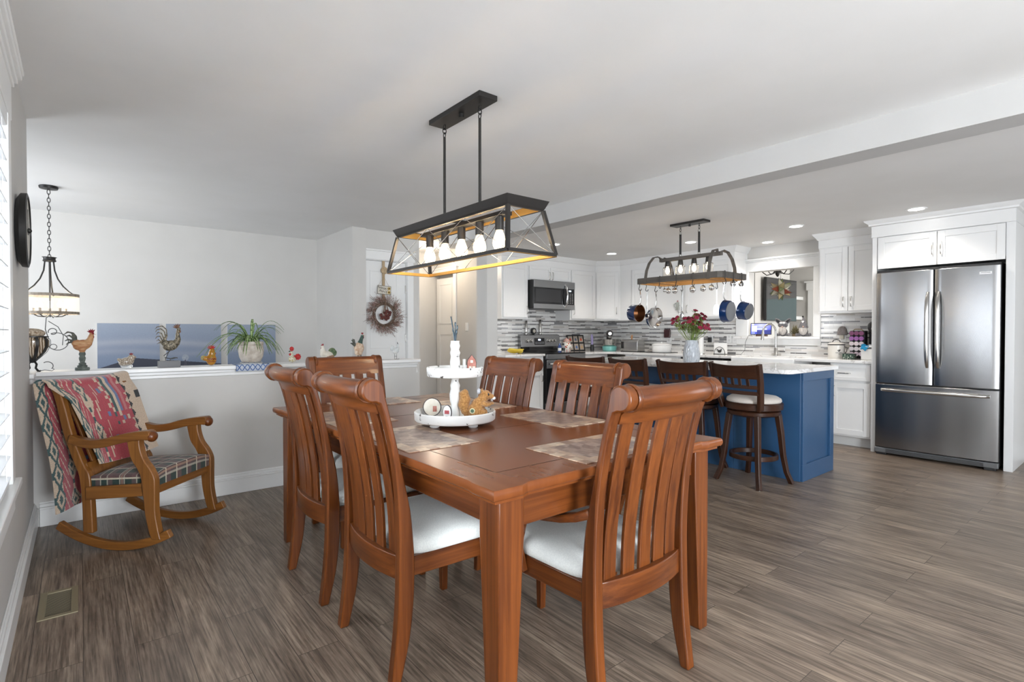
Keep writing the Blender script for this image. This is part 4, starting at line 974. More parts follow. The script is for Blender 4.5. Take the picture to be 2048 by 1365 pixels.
for i in range(33):
    t_ = i / 32; y = -.40 + .80 * t_; o_ = -.066 + .050 * abs(2 * t_ - 1) ** 6
    rings.append([(o_ + .011 * math.cos(a), y, .635 + .014 * math.sin(a)) for a in [2 * PI * j / 14 for j in range(14)]])
k.loft(rings); k.build('handle', M['nickel'], d3, ang=60)
k = MB(); k.box(-.005, .04, -.455, .455, .02, .068); gr = k.build('base_grille', mat('grille_grey', (.16, .165, .17), .45, .4), rf, bevel=.006)
k = MB()
for i in range(5): k.box(-.0065, -.005, -.36, .36, .028 + i * .007, .031 + i * .007)
k.build('grille_slot', M['black'], gr)
for s in (-1, 1): MB().box(.0, .06, s * .40 - .04, s * .40 + .04, 0, .03).build('foot', M['blackplastic'], rf, bevel=.003)
bd = MB(); bd.box(-.0115, -.004, -.402, -.318, 1.688, 1.712); bdo = bd.build('brand_badge', mat('badge', (.72, .72, .73), .3, .5), d2, bevel=.002)
text_mesh('badge_lettering', 'FRIGIDAIRE', .0125, M['blackplastic'], bdo, (-.0118, -.36, 1.702), (R(90), 0, R(-90)))
MB().box(.02, .06, -.03, .03, 1.766, 1.785).build('hinge_cover', M['blackplastic'], rf)
# ================================================================ RANGE
rg = thing('kitchen_range', 'stainless and black electric range with a knobbed backguard', 'range', (5.284, 5.305, 0))
MB().box(-.382, .382, .03, .585, .03, .895).build('body', M['blackplastic'], rg, bevel=.003)
MB().box(-.386, .386, -.012, .50, .895, .912).build('glass_cooktop', M['blackgloss'], rg, bevel=.004)
k = MB(); k.box(-.378, .378, -.012, .03, .24, .80); od = k.build('oven_door', M['blackgloss'], rg, bevel=.006)
MB().box(-.378, .378, -.022, -.012, .70, .815).build('door_trim', M['steelh'], od, bevel=.004)
k = MB(); k.tube([(-.32, -.03, .76), (-.30, -.062, .76), (0, -.068, .76), (.30, -.062, .76), (.32, -.03, .76)], .0135, 12); k.build('handle', M['nickel'], od)
MB().box(-.378, .378, -.018, .03, .05, .225).build('storage_drawer', M['steelh'], rg, bevel=.004)
MB().box(-.378, .378, -.016, .03, .822, .893).build('front_panel', M['steelh'], rg, bevel=.004)
k = MB(); k.prism([(.505, .955), (.530, 1.155), (.575, 1.165), (.592, 1.165), (.592, .90), (.52, .90)], -.385, .385, 'yz')
bgd = k.build('backguard', M['steelh'], rg, bevel=.003); MB().box(-.385, .385, .50, .528, .912, .985).build('backguard_base', M['blackgloss'], rg)
def on_guard(x, z): return (x, .505 + (z - .955) * .125, z)
dsp = MB(); p = on_guard(-.03, 1.06); dsp.M = Matrix.Translation(p) @ Matrix.Rotation(R(-7), 4, 'X'); dsp.box(-.10, .10, -.004, 0, -.05, .05); dspo = dsp.build('display_panel', M['blackgloss'], bgd, bevel=.002)
dsp = MB(); dsp.M = Matrix.Translation(p) @ Matrix.Rotation(R(-7), 4, 'X'); dsp.box(-.025, .02, -.005, -.004, .012, .034); dsp.build('clock_digits', mat('digit_glow', (.5, .6, 1), .4, emit=(.45, .55, 1), estr=2.5), dspo)
dsp = MB(); dsp.M = Matrix.Translation(p) @ Matrix.Rotation(R(-7), 4, 'X')
for i in range(7):
    for j in range(2): dsp.box(-.085 + i * .026, -.070 + i * .026, -.0046, -.004, -.034 + j * .018, -.026 + j * .018)
dsp.build('touch_keys', mat('key_grey', (.35, .36, .38), .5), dspo)
for x in (-.27, -.195, .14, .205, .27):
    k = MB(); k.M = Matrix.Translation(on_guard(x, 1.07)) @ Matrix.Rotation(R(83), 4, 'X'); k.lathe([(.027, 0), (.027, .006), (.021, .008), (.019, .028), (.016, .032), (0, .032)], n=20, caps=False); k.build('knob', M['nickel'], bgd, ang=40)
# ================================================================ MICROWAVE
mw = thing('microwave_oven', 'stainless over-the-range microwave with a curved handle', 'microwave', (5.244, 5.50, 0))
MB().box(-.40, .40, .012, .40, 1.522, 1.922).build('body', M['blackplastic'], mw, bevel=.003)
MB().box(-.40, .40, -.012, .012, 1.525, 1.920).build('door', M['blackgloss'], mw, bevel=.003)
MB().box(-.40, .40, -.018, -.011, 1.820, 1.921).build('upper_trim', M['steelh'], mw, bevel=.002)
MB().box(-.40, .40, -.018, -.011, 1.524, 1.592).build('lower_trim', M['steelh'], mw, bevel=.002)
k = MB(); k.tube([(.205, -.018, 1.555), (.205, -.045, 1.60), (.205, -.064, 1.72), (.205, -.045, 1.84), (.205, -.018, 1.885)], [.011, .013, .014, .013, .011], 14); k.build('handle', M['chrome'], mw)
k = MB()
for i in range(3):
    for j in range(7): k.box(.262 + i * .042, .278 + i * .042, -.0128, -.012, 1.615 + j * .022, 1.621 + j * .022)
k.build('keypad', mat('key_light', (.5, .5, .5), .5), mw); MB().box(.285, .325, -.0128, -.012, 1.785, 1.800).build('clock_display', mat('mw_digit', (.8, .9, 1), .4, emit=(.7, .85, 1), estr=3), mw)
MB().box(-.36, .12, -.0125, -.012, 1.62, 1.80).build('window', mat('mw_window', (.035, .035, .037), .12), mw)
# ================================================================ ISLAND
isl = mat('island_blue', (.026, .082, .180), .34, coat=.1)
il_ = thing('kitchen_island', 'blue panelled kitchen island base under a pale stone top', 'kitchen island', (4.43, 1.82, 0))
MB().box(.0, .61, .0, 2.22, .0, .868).build('body', isl, il_, bevel=.002)
k = MB(); f_ = .075
def pnl(k, x0, x1, za, zb, f_): 
    k.box(x0, x1, -.018, 0, za, za + f_ * 1.9); k.box(x0, x1, -.018, 0, zb - f_, zb); k.box(x0, x0 + f_, -.018, 0, za + f_ * 1.9, zb - f_); k.box(x1 - f_, x1, -.018, 0, za + f_ * 1.9, zb - f_)
pnl(k, .0, .61, .0, .868, .07); k.build('end_panel', isl, il_, bevel=.002)
k = MB()
for i in range(4):
    a = i * .555; k.box(-.012, 0, a + .0015, a + .5535, 0, .868)
k.build('back_panelling', isl, il_, bevel=.0015)
MB().box(.61, .628, .02, 2.2, .11, .86).build('cabinet_front', isl, il_)
ct = []
X0, X1, Y0_, Y1_ = 4.13, 5.07, 1.775, 4.08
for cx, cy, a0 in ((X0 + .07, Y0_ + .07, 180), (X1 - .012, Y0_ + .012, 270), (X1 - .02, Y1_ - .02, 0), (X0 + .07, Y1_ - .07, 90)):
    r_ = {X0 + .07: .07, X1 - .012: .012, X1 - .02: .02}[cx]
    for i in range(9): a = R(a0 + 90 * i / 8); ct.append((cx + r_ * math.cos(a), cy + r_ * math.sin(a)))
k = MB(); k.prism(ct, .869, .902, 'xy'); cto = k.build('island_worktop', M['quartz'], bevel=.004, ang=40); tag(cto, 'white veined quartz top of the blue island with rounded corner', 'worktop')
# ================================================================ BAR STOOLS
def stool(label, loc, rz, group):
    r = thing('bar_stool', label, 'bar stool', loc, rz, group)      # faces +x
    legs = []
    for sx in (-1, 1):
        for sy in (-1, 1):
            k = MB(); X, Y = sx * .125, sy * .125
            k.bar([(X, Y, .545), (X * 1.12, Y * 1.12, .40), (X * 1.22, Y * 1.22, .22), (X * 1.36, Y * 1.36, .09), (X * 1.58, Y * 1.58, .0)], [.042, .040, .036, .034, .036], [.040, .038, .034, .030, .032], up=(1, 0, 0)); k.build('leg', M['walnut_z'], r, bevel=.004, ang=50)
            MB().lathe([(0, 0), (.009, 0), (.009, .004), (0, .004)], (X * 1.58, Y * 1.58, -.0002), 12, caps=False).build('foot_glide', M['nickel'], r)
    k = MB(); rings = []
    for i in range(48):
        a = 2 * PI * i / 48; rings.append([((.163 + d) * math.cos(a), (.163 + d) * math.sin(a), z) for d, z in ((0, .195), (.018, .195), (.018, .232), (0, .232))])
    k.loft(rings, True, False, True); k.build('footrest_ring', M['walnut_y'], r, bevel=.003)
    MB().lathe([(0, .53), (.165, .53), (.195, .545), (.198, .57), (.185, .578), (0, .578)], n=40, caps=False).build('swivel_base', M['walnut_y'], r, ang=40)
    MB().lathe([(0, .582), (.195, .582), (.212, .588), (.214, .630), (.205, .640), (0, .640)], n=44, caps=False).build('seat_ring', M['walnut_y'], r, ang=40)
    MB().lathe([(0, .638), (.195, .638), (.203, .650), (.198, .668), (.170, .685), (.10, .694), (0, .697)], n=44, caps=False).build('seat_cushion', M['seatfab2'], r, ang=60)
    for s in (-1, 1):
        k = MB(); k.bar([(-.145, s * .165, .590), (-.170, s * .185, .68), (-.200, s * .205, .80), (-.225, s * .215, .90), (-.240, s * .220, .950)], [.030] * 5, [.050, .048, .044, .040, .036], up=(1, 0, 0)); k.build('back_post', M['walnut_z'], r, bevel=.004, ang=50)
    def arc(y, z, dep=.045):      # curved back surface
        t_ = y / .22; return -.155 - (z - .60) * .245 - dep * (1 - t_ * t_)
    k = MB(); rings = []
    for i in range(17):
        y = -.215 + .43 * i / 16; dip = .014 * (1 - (y / .215) ** 2)
        rings.append([(arc(y, .84) - .009, y, .835), (arc(y, .84) + .009, y, .835), (arc(y, .94) + .009, y, .948 - dip), (arc(y, .94) - .009, y, .948 - dip)])
    k.loft(rings); k.build('top_rail', M['walnut_y'], r, bevel=.003)
    for zc in (.772, .725):
        k = MB(); rings = []
        for i in range(17):
            y = -.197 + .394 * i / 16; x = arc(y, zc, .042); rings.append([(x - .008, y, zc - .014), (x + .008, y, zc - .014), (x + .008, y, zc + .014), (x - .008, y, zc + .014)])
        k.loft(rings); k.build('back_rail', M['walnut_y'], r, bevel=.002)
    for i in range(5):
        y = -.124 + i * .062; k = MB(); x0_, x1_ = arc(y, .782), arc(y, .84)
        k.loft([[(x0_ - .005, y - .012, .780), (x0_ + .005, y - .012, .780), (x0_ + .005, y + .012, .780), (x0_ - .005, y + .012, .780)], [(x1_ - .005, y - .012, .84), (x1_ + .005, y - .012, .84), (x1_ + .005, y + .012, .84), (x1_ - .005, y + .012, .84)]]); k.build('spindle', M['walnut_z'], r)
    return r
M['seatfab2'] = noisy('stool_fabric', (.50, .45, .40), (.58, .53, .48), 200, .85, bump=.15, dist=.001, sheen=.2)
SG = 'dark wood bar stools along the island'
s0 = stool('dark wood swivel bar stool nearest the island end panel, fully visible', (4.155, 2.065, 0), R(-10), SG)
dup(s0, (4.18, 2.605, 0), R(4), 'dark wood swivel bar stool second from the island end, below the vase', SG)
dup(s0, (4.18, 3.14, 0), R(-6), 'dark wood swivel bar stool third from the island end, behind a cherry chair', SG)
dup(s0, (4.18, 3.72, 0), R(6), 'dark wood swivel bar stool farthest along the island, near the range', SG)
# ================================================================ POT RACK LIGHT
PX, PY, PZ = 4.745, 3.02, 1.719
pr = thing('pot_rack_light', 'weathered wood and black iron pot rack with four glass lamps over the island', 'ceiling light', (PX, PY, 0))
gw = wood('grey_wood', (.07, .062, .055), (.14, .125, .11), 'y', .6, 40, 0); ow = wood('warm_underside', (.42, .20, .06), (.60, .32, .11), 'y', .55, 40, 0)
MB().box(-.06, .06, -.19, .19, KC - .022, KC).build('canopy', M['bronze'], pr, bevel=.002)
MB().lathe([(0, -.018), (.011, -.018), (.011, 0)], (0, 0, KC - .022), 14).build('canopy_knob', M['black'], pr)
for s in (-1, 1):
    y = s * .105
    for i in range(3): k = MB(); q_ = i % 2; k.tube([((.009 * math.cos(a)) * (1 - q_), y + .009 * math.cos(a) * q_, KC - .040 - i * .022 + .014 * math.sin(a)) for a in [2 * PI * j / 12 for j in range(12)]], .0025, 6, True); k.build('chain_link', M['iron'], pr)
    MB().tube([(0, y, 1.975), (0, y, KC - .095)], .011, 12).build('rod', M['black'], pr)
    for zz in (1.970, KC - .10): MB().lathe([(0, -.008), (.014, -.008), (.014, .008), (0, .008)], (0, y, zz), 14, caps=False).build('rod_ferrule', M['nickel'], pr)
MB().box(-.022, .022, -.345, .345, 1.925, 1.960).build('top_beam', gw, pr, bevel=.003)
a, b, h_ = .245, .475, .028
ch_ = .035
octo = [(-a, -b + ch_), (-a + ch_ * .8, -b), (a - ch_ * .8, -b), (a, -b + ch_), (a, b - ch_), (a - ch_ * .8, b), (-a + ch_ * .8, b), (-a, b - ch_)]
k = MB(); n = 8; cen = Vector((0, 0, 0)); rings = []
for x, y in octo:
    f_ = 1 - .018 / max(abs(x), .15); g_ = 1 - .018 / max(abs(y), .15)
    rings.append([(x, y, PZ - h_), (x, y, PZ + h_), (x * f_, y * g_, PZ + h_), (x * f_, y * g_, PZ - h_)])
k.loft(rings, True, False, True); k.build('rack_frame', gw, pr, smooth=False)
k = MB(); rings = []
for x, y in octo:
    f_ = 1 - .019 / max(abs(x), .15); g_ = 1 - .019 / max(abs(y), .15); f2 = 1 - .026 / max(abs(x), .15); g2_ = 1 - .026 / max(abs(y), .15)
    rings.append([(x * f_, y * g_, PZ - h_ - .001), (x * f_, y * g_, PZ + h_ - .004), (x * f2, y * g2_, PZ + h_ - .004), (x * f2, y * g2_, PZ - h_ - .001)])
k.loft(rings, True, False, True); k.build('frame_lining', ow, pr, smooth=False)
k = MB()
for y in (-.28, .28): k.box(-a + .02, a - .02, y - .03, y + .03, PZ - h_ + .002, PZ - h_ + .014)
k.box(-.03, .03, -b + .02, b - .02, PZ - h_ + .016, PZ - h_ + .026); k.build('cross_slat', ow, pr)
for sx in (-1, 1):
    for sy in (-1, 1):
        k = MB(); pts = [(sx * .012, sy * .315, 1.945), (sx * .06, sy * .325, 1.975), (sx * .13, sy * .335, 1.962), (sx * .19, sy * .345, 1.90), (sx * .228, sy * .350, 1.82), (sx * .240, sy * .352, 1.755), (sx * .252, sy * .352, PZ - .035)]
        k.bar(pts, .034, .006, up=(sx, 0, .6)); k.build('strap_arm', gw, pr, bevel=.001, ang=60)
jar = mat('jar_glass', (1, .98, .95), .03, trans=1, ior=1.15)
for i in range(4):
    y = (i - 1.5) * .154 + .026
    MB().lathe([(0, 1.868), (.026, 1.868), (.028, 1.875), (.022, 1.925), (0, 1.925)], (0, y, 0), 18, caps=False).build('socket', M['bronze'], pr, ang=40)
    MB().lathe([(.024, 1.870), (.046, 1.862), (.048, 1.855), (.048, 1.775), (.046, 1.770), (.0455, 1.776), (.0455, 1.854), (.024, 1.867)], (0, y, 0), 26, caps=False).build('glass_shade', jar, pr, ang=50)
    MB().lathe([(0, 1.795), (.010, 1.798), (.019, 1.815), (.020, 1.828), (.014, 1.855), (.011, 1.868)], (0, y, 0), 18, caps=False).build('bulb', filament2 if 'filament2' in globals() else mat('rack_bulb', (1, .9, .7), .3, emit=(1, .80, .52), estr=7), pr)
    point('rack_bulb_light', (PX, PY + y, 1.83), 1.5, (1, .80, .55), .02)
# hooks over the rails; ends at y0/y1, long rails at x0/x1
def hook(x, y, side, lb):
    # side: outward unit vector in plan
    sx_, sy_ = side; k = MB(); P_ = [(.004, .030), (.014, .031), (.015, -.028), (.010, -.042), (.020, -.052)] + [(.006 + .017 * math.cos(t_), -.072 + .019 * math.sin(t_)) for t_ in [R(60) - R(27) * j for j in range(10)]]
    k.tube([(sx_ * p - sy_ * 0, sy_ * p, PZ + z) for p, z in P_], .0035, 8); o = k.build('rack_hook', M['iron']); o.location = (x, y, 0); tag(o, lb, 'hook', 'black hooks on the pot rack'); return Vector((x + sx_ * .006, y + sy_ * .006, PZ - .088))
E1, E0, XN, XF = PY + b, PY - b, PX - a, PX + a
HP = {}
for nm, x, y, s_, lb in (
    ('saucepan', 4.585, E1, (0, 1), 'black rack hook carrying the blue saucepan at the left end'),
    ('skimmer', 4.70, E1, (0, 1), 'black rack hook carrying the steel skimmer at the left end'),
    ('skillet', 4.86, E1, (0, 1), 'black rack hook carrying the mirror bright skillet'),
    ('near_a', XN, 3.19, (-1, 0), 'empty black rack hook on the near rail below the first lamp from the left'),
    ('near_b', XN, 3.00, (-1, 0), 'empty black rack hook on the near rail between the second and third lamps'),
    ('near_c', XN, 2.82, (-1, 0), 'empty black rack hook on the near rail below the rightmost lamp'),
    ('spoon', XF, 3.27, (1, 0), 'black rack hook carrying the long steel spoon'),
    ('turner', XF, 2.87, (1, 0), 'black rack hook carrying the flat steel turner'),
    ('bluepan', 4.55, E0, (0, -1), 'black rack hook carrying the blue frying pan with grey base'),
    ('ladle', 4.70, E0, (0, -1), 'black rack hook carrying the steel ladle at the right end'),
    ('smallpan', 4.85, E0, (0, -1), 'black rack hook carrying the small blue pan at the right end')):
    HP[nm] = hook(x, y, s_, lb)
def pan(name, label, hk_, rad, depth, hlen, az, tilt, cat='pan', inside=None):
    # hangs by its handle; az = direction the open mouth faces
    r = thing(name, label, cat, tuple(hk_), az)
    k = MB(); k.bar([(0, 0, .012), (.004, 0, -.03), (.012, 0, -hlen * .5), (.008, 0, -hlen * .85), (-.006, 0, -hlen - .006)], [.011, .015, .012, .016, .022], .006, up=(1, 0, 0)); k.build('handle', M['chrome'], r, bevel=.0015)
    T_ = Matrix.Translation((-.004, 0, -hlen - rad)) @ Matrix.Rotation(R(90 + tilt), 4, 'Y')
    k = MB(); k.M = T_; k.lathe([(0, -depth), (rad * .90, -depth), (rad * .96, -depth + .010), (rad, 0), (rad + .003, .002)], n=44, caps=False); k.build('outer_body', M['blueenamel'], r, ang=40)
    k = MB(); k.M = T_; k.lathe([(rad + .003, .002), (rad - .002, 0), (rad * .93, -depth + .012), (0, -depth + .006)], n=44, caps=False); k.build('inner_face', inside or M['chrome'], r, ang=40)
    k = MB(); k.M = T_; k.lathe([(0, -depth - .003), (rad * .86, -depth - .003), (rad * .86, -depth + .001)], n=40, caps=False); k.build('base_disc', bpy.data.materials.get('pan_base') or steel('pan_base', (.22, .22, .225), .4), r, ang=40)
    return r
pan('saucepan', 'blue saucepan hanging at the left end of the rack, mouth to the right', HP['saucepan'] + Vector((0, .004, 0)), .090, .105, .150, R(-92), 4, 'saucepan', mat('copper_inside', (.30, .19, .12), .22, 1))
pan('skillet', 'shallow skillet with a mirror bright inside beside the blue saucepan', HP['skillet'] + Vector((0, .004, 0)), .112, .045, .170, R(-96), 6, 'frying pan')
pan('frying_pan', 'blue frying pan hanging with its grey steel base towards us', HP['bluepan'] + Vector((0, -.004, 0)), .100, .055, .150, R(90), -4, 'frying pan')
pan('saucepan', 'small blue pan hanging at the far right end of the rack', HP['smallpan'] + Vector((0, -.004, 0)), .084, .075, .150, R(86), -12, 'saucepan')
def utensil(name, label, hk_, hlen, kind, rz=0):
    r = thing(name, label, 'utensil', tuple(hk_), rz)
    k = MB(); k.bar([(0, 0, .012), (0, 0, -.06), (0, 0, -hlen)], [.014, .012, .008], .003, up=(1, 0, 0)); k.build('handle', M['chrome'], r, bevel=.001)
    k = MB()
    if kind == 'spoon': k.ell((0, 0, -hlen - .035), (.007, .028, .046), 20, 12)
    elif kind == 'ladle': k.ell((-.012, 0, -hlen - .022), (.030, .036, .026), 20, 12)
    elif kind == 'turner': k.prism([(-.018, -hlen), (.018, -hlen), (.034, -hlen - .03), (.034, -hlen - .10), (-.034, -hlen - .10), (-.034, -hlen - .03)], -.0015, .0015, 'yz')
    elif kind == 'skimmer': k.ell((0, 0, -hlen - .03), (.010, .030, .030), 20, 12)
    k.build('bowl' if kind != 'turner' else 'blade', M['chrome'], r); return r
utensil('serving_spoon', 'long steel serving spoon hanging from the far rail of the rack', HP['spoon'], .225, 'spoon')
utensil('slotted_turner', 'steel turner hanging behind the blue frying pan', HP['turner'], .16, 'turner')
utensil('soup_ladle', 'steel ladle hanging between the two blue pans on the right', HP['ladle'], .275, 'ladle')
utensil('skimmer', 'steel skimmer hanging between the saucepan and the skillet', HP['skimmer'], .235, 'skimmer')
# a row of small round steel cups hung from the far rail and the right end
CUPS = [(XF - .012, 3.475, .022), (XF - .012, 3.425, .032), (XF - .012, 3.345, .034), (XF - .012, 3.13, .036), (XF - .012, 3.01, .033), (XF - .012, 2.915, .031), (4.735, E0 + .010, .030), (4.885, E0 + .010, .026)]
NM = ['smallest round steel cup, first from the left under the far rail', 'round steel cup second from the left under the far rail', 'round steel cup third from the left, left of the spoon', 'largest round steel cup, just right of the spoon', 'round steel cup fifth from the left under the far rail', 'round steel cup sixth from the left, near the turner', 'round steel cup at the right end, beside the frying pan hook', 'round steel cup hanging over the small blue pan']
for (x, y, rr_), nm in zip(CUPS, NM):
    r = thing('measuring_cup', nm, 'measuring cup', (x, y, PZ - h_ + .001), 0, 'steel measuring cups under the rack')
    k = MB(); k.tube([(0, 0, .0), (0, 0, -.020)], .0025, 6); k.build('hanger', M['iron'], r)
    k = MB(); k.ell((0, 0, -.018 - rr_), (rr_ * .7, rr_, rr_), 22, 14); k.build('bowl', M['chrome'], r)
# ================================================================ VASE OF FLOWERS
vz = thing('flower_vase', 'pale grey textured ceramic vase on the island', 'vase', (4.62, 2.915, .902))
k = MB(); prof = [(0, 0), (.072, 0), (.076, .01), (.080, .04), (.078, .09), (.068, .15), (.056, .20), (.052, .212), (.047, .208), (.06, .12), (0, .02)]
k.lathe(prof, n=40, caps=False); vm = mat('vase_glaze', (.50, .53, .57), .18, coat=.4); q_ = NT(vm); vo = q_.n('ShaderNodeTexVoronoi', i_Scale=1.0); q_.l(q_.vec((62, 62, 26)), vo.inputs[0]); q_.bump(vo.outputs[0], 1.0, .012); k.build('body', vm, vz, ang=60)
fl = thing('flower_bouquet', 'burgundy blooms with green leaves in the grey vase', 'flowers', (4.62, 2.915, .915))
random.seed(5)
pet = mat('petal', (.26, .012, .045), .6); leaf = noisy('leaf', (.10, .17, .03), (.24, .30, .08), 20, .6)
heads = []
for i in range(34):
    a = random.uniform(0, 2 * PI); rr_ = .175 * math.sqrt(random.random()); z = .30 + .13 * random.random() + .08 * (1 - rr_ / .175)
    heads.append(Vector((rr_ * math.cos(a), rr_ * math.sin(a) * 1.15, z)))
st_ = MB()
for h in heads: st_.tube([(h.x * .08, h.y * .08, .03), (h.x * .22, h.y * .22, .19), (h.x * .7, h.y * .7, h.z * .78), tuple(h)], .0022, 5)
st_.build('stem_cluster', leaf, fl)
lf = MB()
for i in range(420):
    h = random.choice(heads); t_ = random.uniform(.35, .95); c_ = Vector((h.x * t_, h.y * t_, .20 + (h.z - .20) * t_ ** .8)); d_ = Vector((random.uniform(-1, 1), random.uniform(-1, 1), random.uniform(-.3, 1))).normalized(); s_ = random.uniform(.026, .050); w_ = d_.cross(Vector((0, 0, 1))).normalized() * s_ * .22
    lf.loft([[tuple(c_ - w_ * .2), tuple(c_ + w_ * .2), tuple(c_ + Vector((0, 0, .0015)))], [tuple(c_ + d_ * s_ * .5 - w_), tuple(c_ + d_ * s_ * .5 + w_), tuple(c_ + d_ * s_ * .5 + Vector((0, 0, .0025)))], [tuple(c_ + d_ * s_ - w_ * .1), tuple(c_ + d_ * s_ + w_ * .1), tuple(c_ + d_ * s_ + Vector((0, 0, .0005)))]])
lo_ = lf.build('leaf', leaf, fl); lo_['kind'] = 'stuff'
for h in heads:
    k = MB()
    n_ = Vector((h.x, h.y, .12)).normalized(); u_ = n_.orthogonal().normalized(); v_ = n_.cross(u_); s_ = random.uniform(.019, .027)
    for j in range(6):
        a = 2 * PI * j / 6; d_ = u_ * math.cos(a) + v_ * math.sin(a); k.ell(tuple(h + d_ * s_ * .62), (s_ * .55, s_ * .55, s_ * .38), 8, 5)
    k.ell(tuple(h + n_ * .004), (s_ * .4,) * 3, 8, 6); k.build('bloom', pet, fl)
# ================================================================ THINGS ON THE HALF WALL
CZ, CY = .945, 4.345
def rooster(name, label, loc, rz, parts, cat='figurine'):
    r = thing(name, label, cat, loc, rz)
    for nm, mb, m_, rm in parts: mb.build(nm, m_, r, remesh=rm, ang=60)
    return r
def plume(mb, base, tips, r0=.006, flat=.5):
    for t_ in tips: mb.tube([base] + [tuple(p) for p in t_], [r0 * 1.1] + [r0] * (len(t_) - 1) + [r0 * .35], 8, flat=flat, up=(0, 1, 0))
def comb(mb, c, s, n=4, tilt=0):
    for i in range(n):
        a = R(50 + 26 * i + tilt); mb.tube([(c[0], c[1], c[2]), (c[0] + s * .55 * math.cos(a), c[1], c[2] + s * .55 * math.sin(a)), (c[0] + s * math.cos(a), c[1], c[2] + s * math.sin(a))], [s * .28, s * .24, s * .06], 8, flat=.7, up=(0, 1, 0))
# 1 wooden rooster on a turned post
wt_ = noisy('painted_wood_bird', (.34, .13, .05), (.50, .30, .15), 30, .6, mp=(1, 1, 3)); dk_ = noisy('dark_feather', (.04, .045, .04), (.11, .11, .09), 50, .7); gst = noisy('grey_green_stone', (.06, .075, .065), (.15, .17, .15), 40, .75)
b = MB(); b.ell((.0, 0, .160), (.048, .026, .034), rot=(0, R(-14), 0)); b.ell((-.028, 0, .172), (.026, .018, .024), rot=(0, R(30), 0)); b.tube([(.025, 0, .168), (.040, 0, .195), (.046, 0, .222)], [.026, .018, .013], 12)
b.ell((.048, 0, .230), (.013, .011, .013)); b.tube([(0, 0, .13), (0, 0, .11)], [.02, .012], 10)
tl = MB(); plume(tl, (-.028, 0, .175), [[(-.045, 0, .205), (-.062, 0, .222), (-.082, 0, .214)], [(-.040, 0, .215), (-.050, 0, .238), (-.070, 0, .243), (-.088, 0, .228)], [(-.050, 0, .190), (-.068, 0, .196), (-.086, 0, .186)], [(-.052, 0, .178), (-.066, 0, .176), (-.080, 0, .162)], [(-.030, 0, .215), (-.044, 0, .236), (-.058, 0, .240)]], .011)
cb_ = MB(); comb(cb_, (.048, 0, .238), .026, 5); cb_.ell((.056, 0, .212), (.005, .004, .011)); cb_.ell((.052, 0, .234), (.009, .0115, .010))
bk = MB(); bk.tube([(.058, 0, .230), (.072, 0, .226)], [.005, .001], 8)
pd = MB(); pd.lathe([(0, 0), (.036, 0), (.038, .008), (.036, .018), (0, .018)], n=28, caps=False); pd.lathe([(.024, .018), (.027, .028), (.018, .036), (.020, .044), (.012, .050), (.016, .066), (.018, .078), (.013, .090), (.018, .100), (.016, .112), (.010, .118)], n=24)
rooster('rooster_figurine', 'carved wooden rooster with red comb standing on a turned grey post', (.011, CY, CZ), 0, [('body', b, wt_, .003), ('tail', tl, dk_, .003), ('comb', cb_, M['darkred'], 0), ('beak', bk, crm, 0), ('turned_post', pd, gst, 0)])
# 2 small speckled glass hen
sp_ = noisy('speckled_glass', (.10, .05, .03), (.62, .55, .44), 220, .12, coat=.6, detail=2); clr = mat('clear_figure_glass', (.92, .94, .95), .06, trans=.75, ior=1.3)
b = MB(); b.ell((-.002, 0, .042), (.044, .030, .030), rot=(0, R(-12), 0)); b.ell((.026, 0, .068), (.021, .018, .022)); b.tube([(-.03, 0, .048), (-.050, 0, .062)], [.016, .008], 10)
rooster('hen_figurine', 'small speckled brown glass hen with a red comb', (.240, CY, CZ + .004), 0, [('body', b, sp_, .003), ('comb', (lambda k: (comb(k, (.024, 0, .084), .018, 4), k)[1])(MB()), M['darkred'], 0), ('beak', (lambda k: k.tube([(.044, 0, .072), (.053, 0, .070)], [.004, .001], 8))(MB()), M['gold'], 0), ('glass_base', (lambda k: k.ell((0, 0, .014), (.034, .026, .017)))(MB()), clr, 0)])
# 3 metal rooster on dark block
fe = noisy('feather_metal', (.05, .045, .035), (.32, .27, .19), 120, .5, .35, bump=.6, dist=.002, detail=3); bl_ = mat('dark_block', (.022, .018, .020), .35)
b = MB(); b.ell((.010, 0, .150), (.048, .022, .036), rot=(0, R(-16), 0)); b.ell((-.022, 0, .168), (.028, .016, .022), rot=(0, R(30), 0)); b.tube([(.040, 0, .160), (.054, 0, .195), (.052, 0, .232), (.055, 0, .258)], [.024, .018, .012, .010], 12); b.ell((.058, 0, .268), (.014, .009, .010))
tl = MB(); plume(tl, (-.025, 0, .168), [[(-.010, 0, .215), (-.014, 0, .262), (-.038, 0, .285), (-.068, 0, .278), (-.080, 0, .262)], [(-.020, 0, .210), (-.026, 0, .248), (-.046, 0, .266), (-.070, 0, .258), (-.078, 0, .240)], [(-.030, 0, .200), (-.042, 0, .236), (-.062, 0, .242), (-.076, 0, .222)], [(-.040, 0, .190), (-.052, 0, .216), (-.070, 0, .212), (-.078, 0, .196)], [(-.046, 0, .178), (-.060, 0, .192), (-.074, 0, .180)], [(-.040, 0, .165), (-.054, 0, .172), (-.070, 0, .162)]], .009, .4)
cb_ = MB(); comb(cb_, (.052, 0, .272), .030, 5, 10); cb_.tube([(.064, 0, .262), (.068, 0, .245), (.064, 0, .236)], [.004, .005, .001], 8)
lg = MB(); lg.tube([(.010, 0, .118), (-.030, 0, .080), (-.022, 0, .066), (.020, 0, .058), (.046, 0, .066), (.050, 0, .060)], .0028, 6); lg.tube([(.004, 0, .118), (-.020, 0, .062), (-.020, 0, .045)], .0028, 6); lg.tube([(.006, 0, .046), (.012, 0, .060), (.030, 0, .066), (.05, 0, .064)], .003, 6)
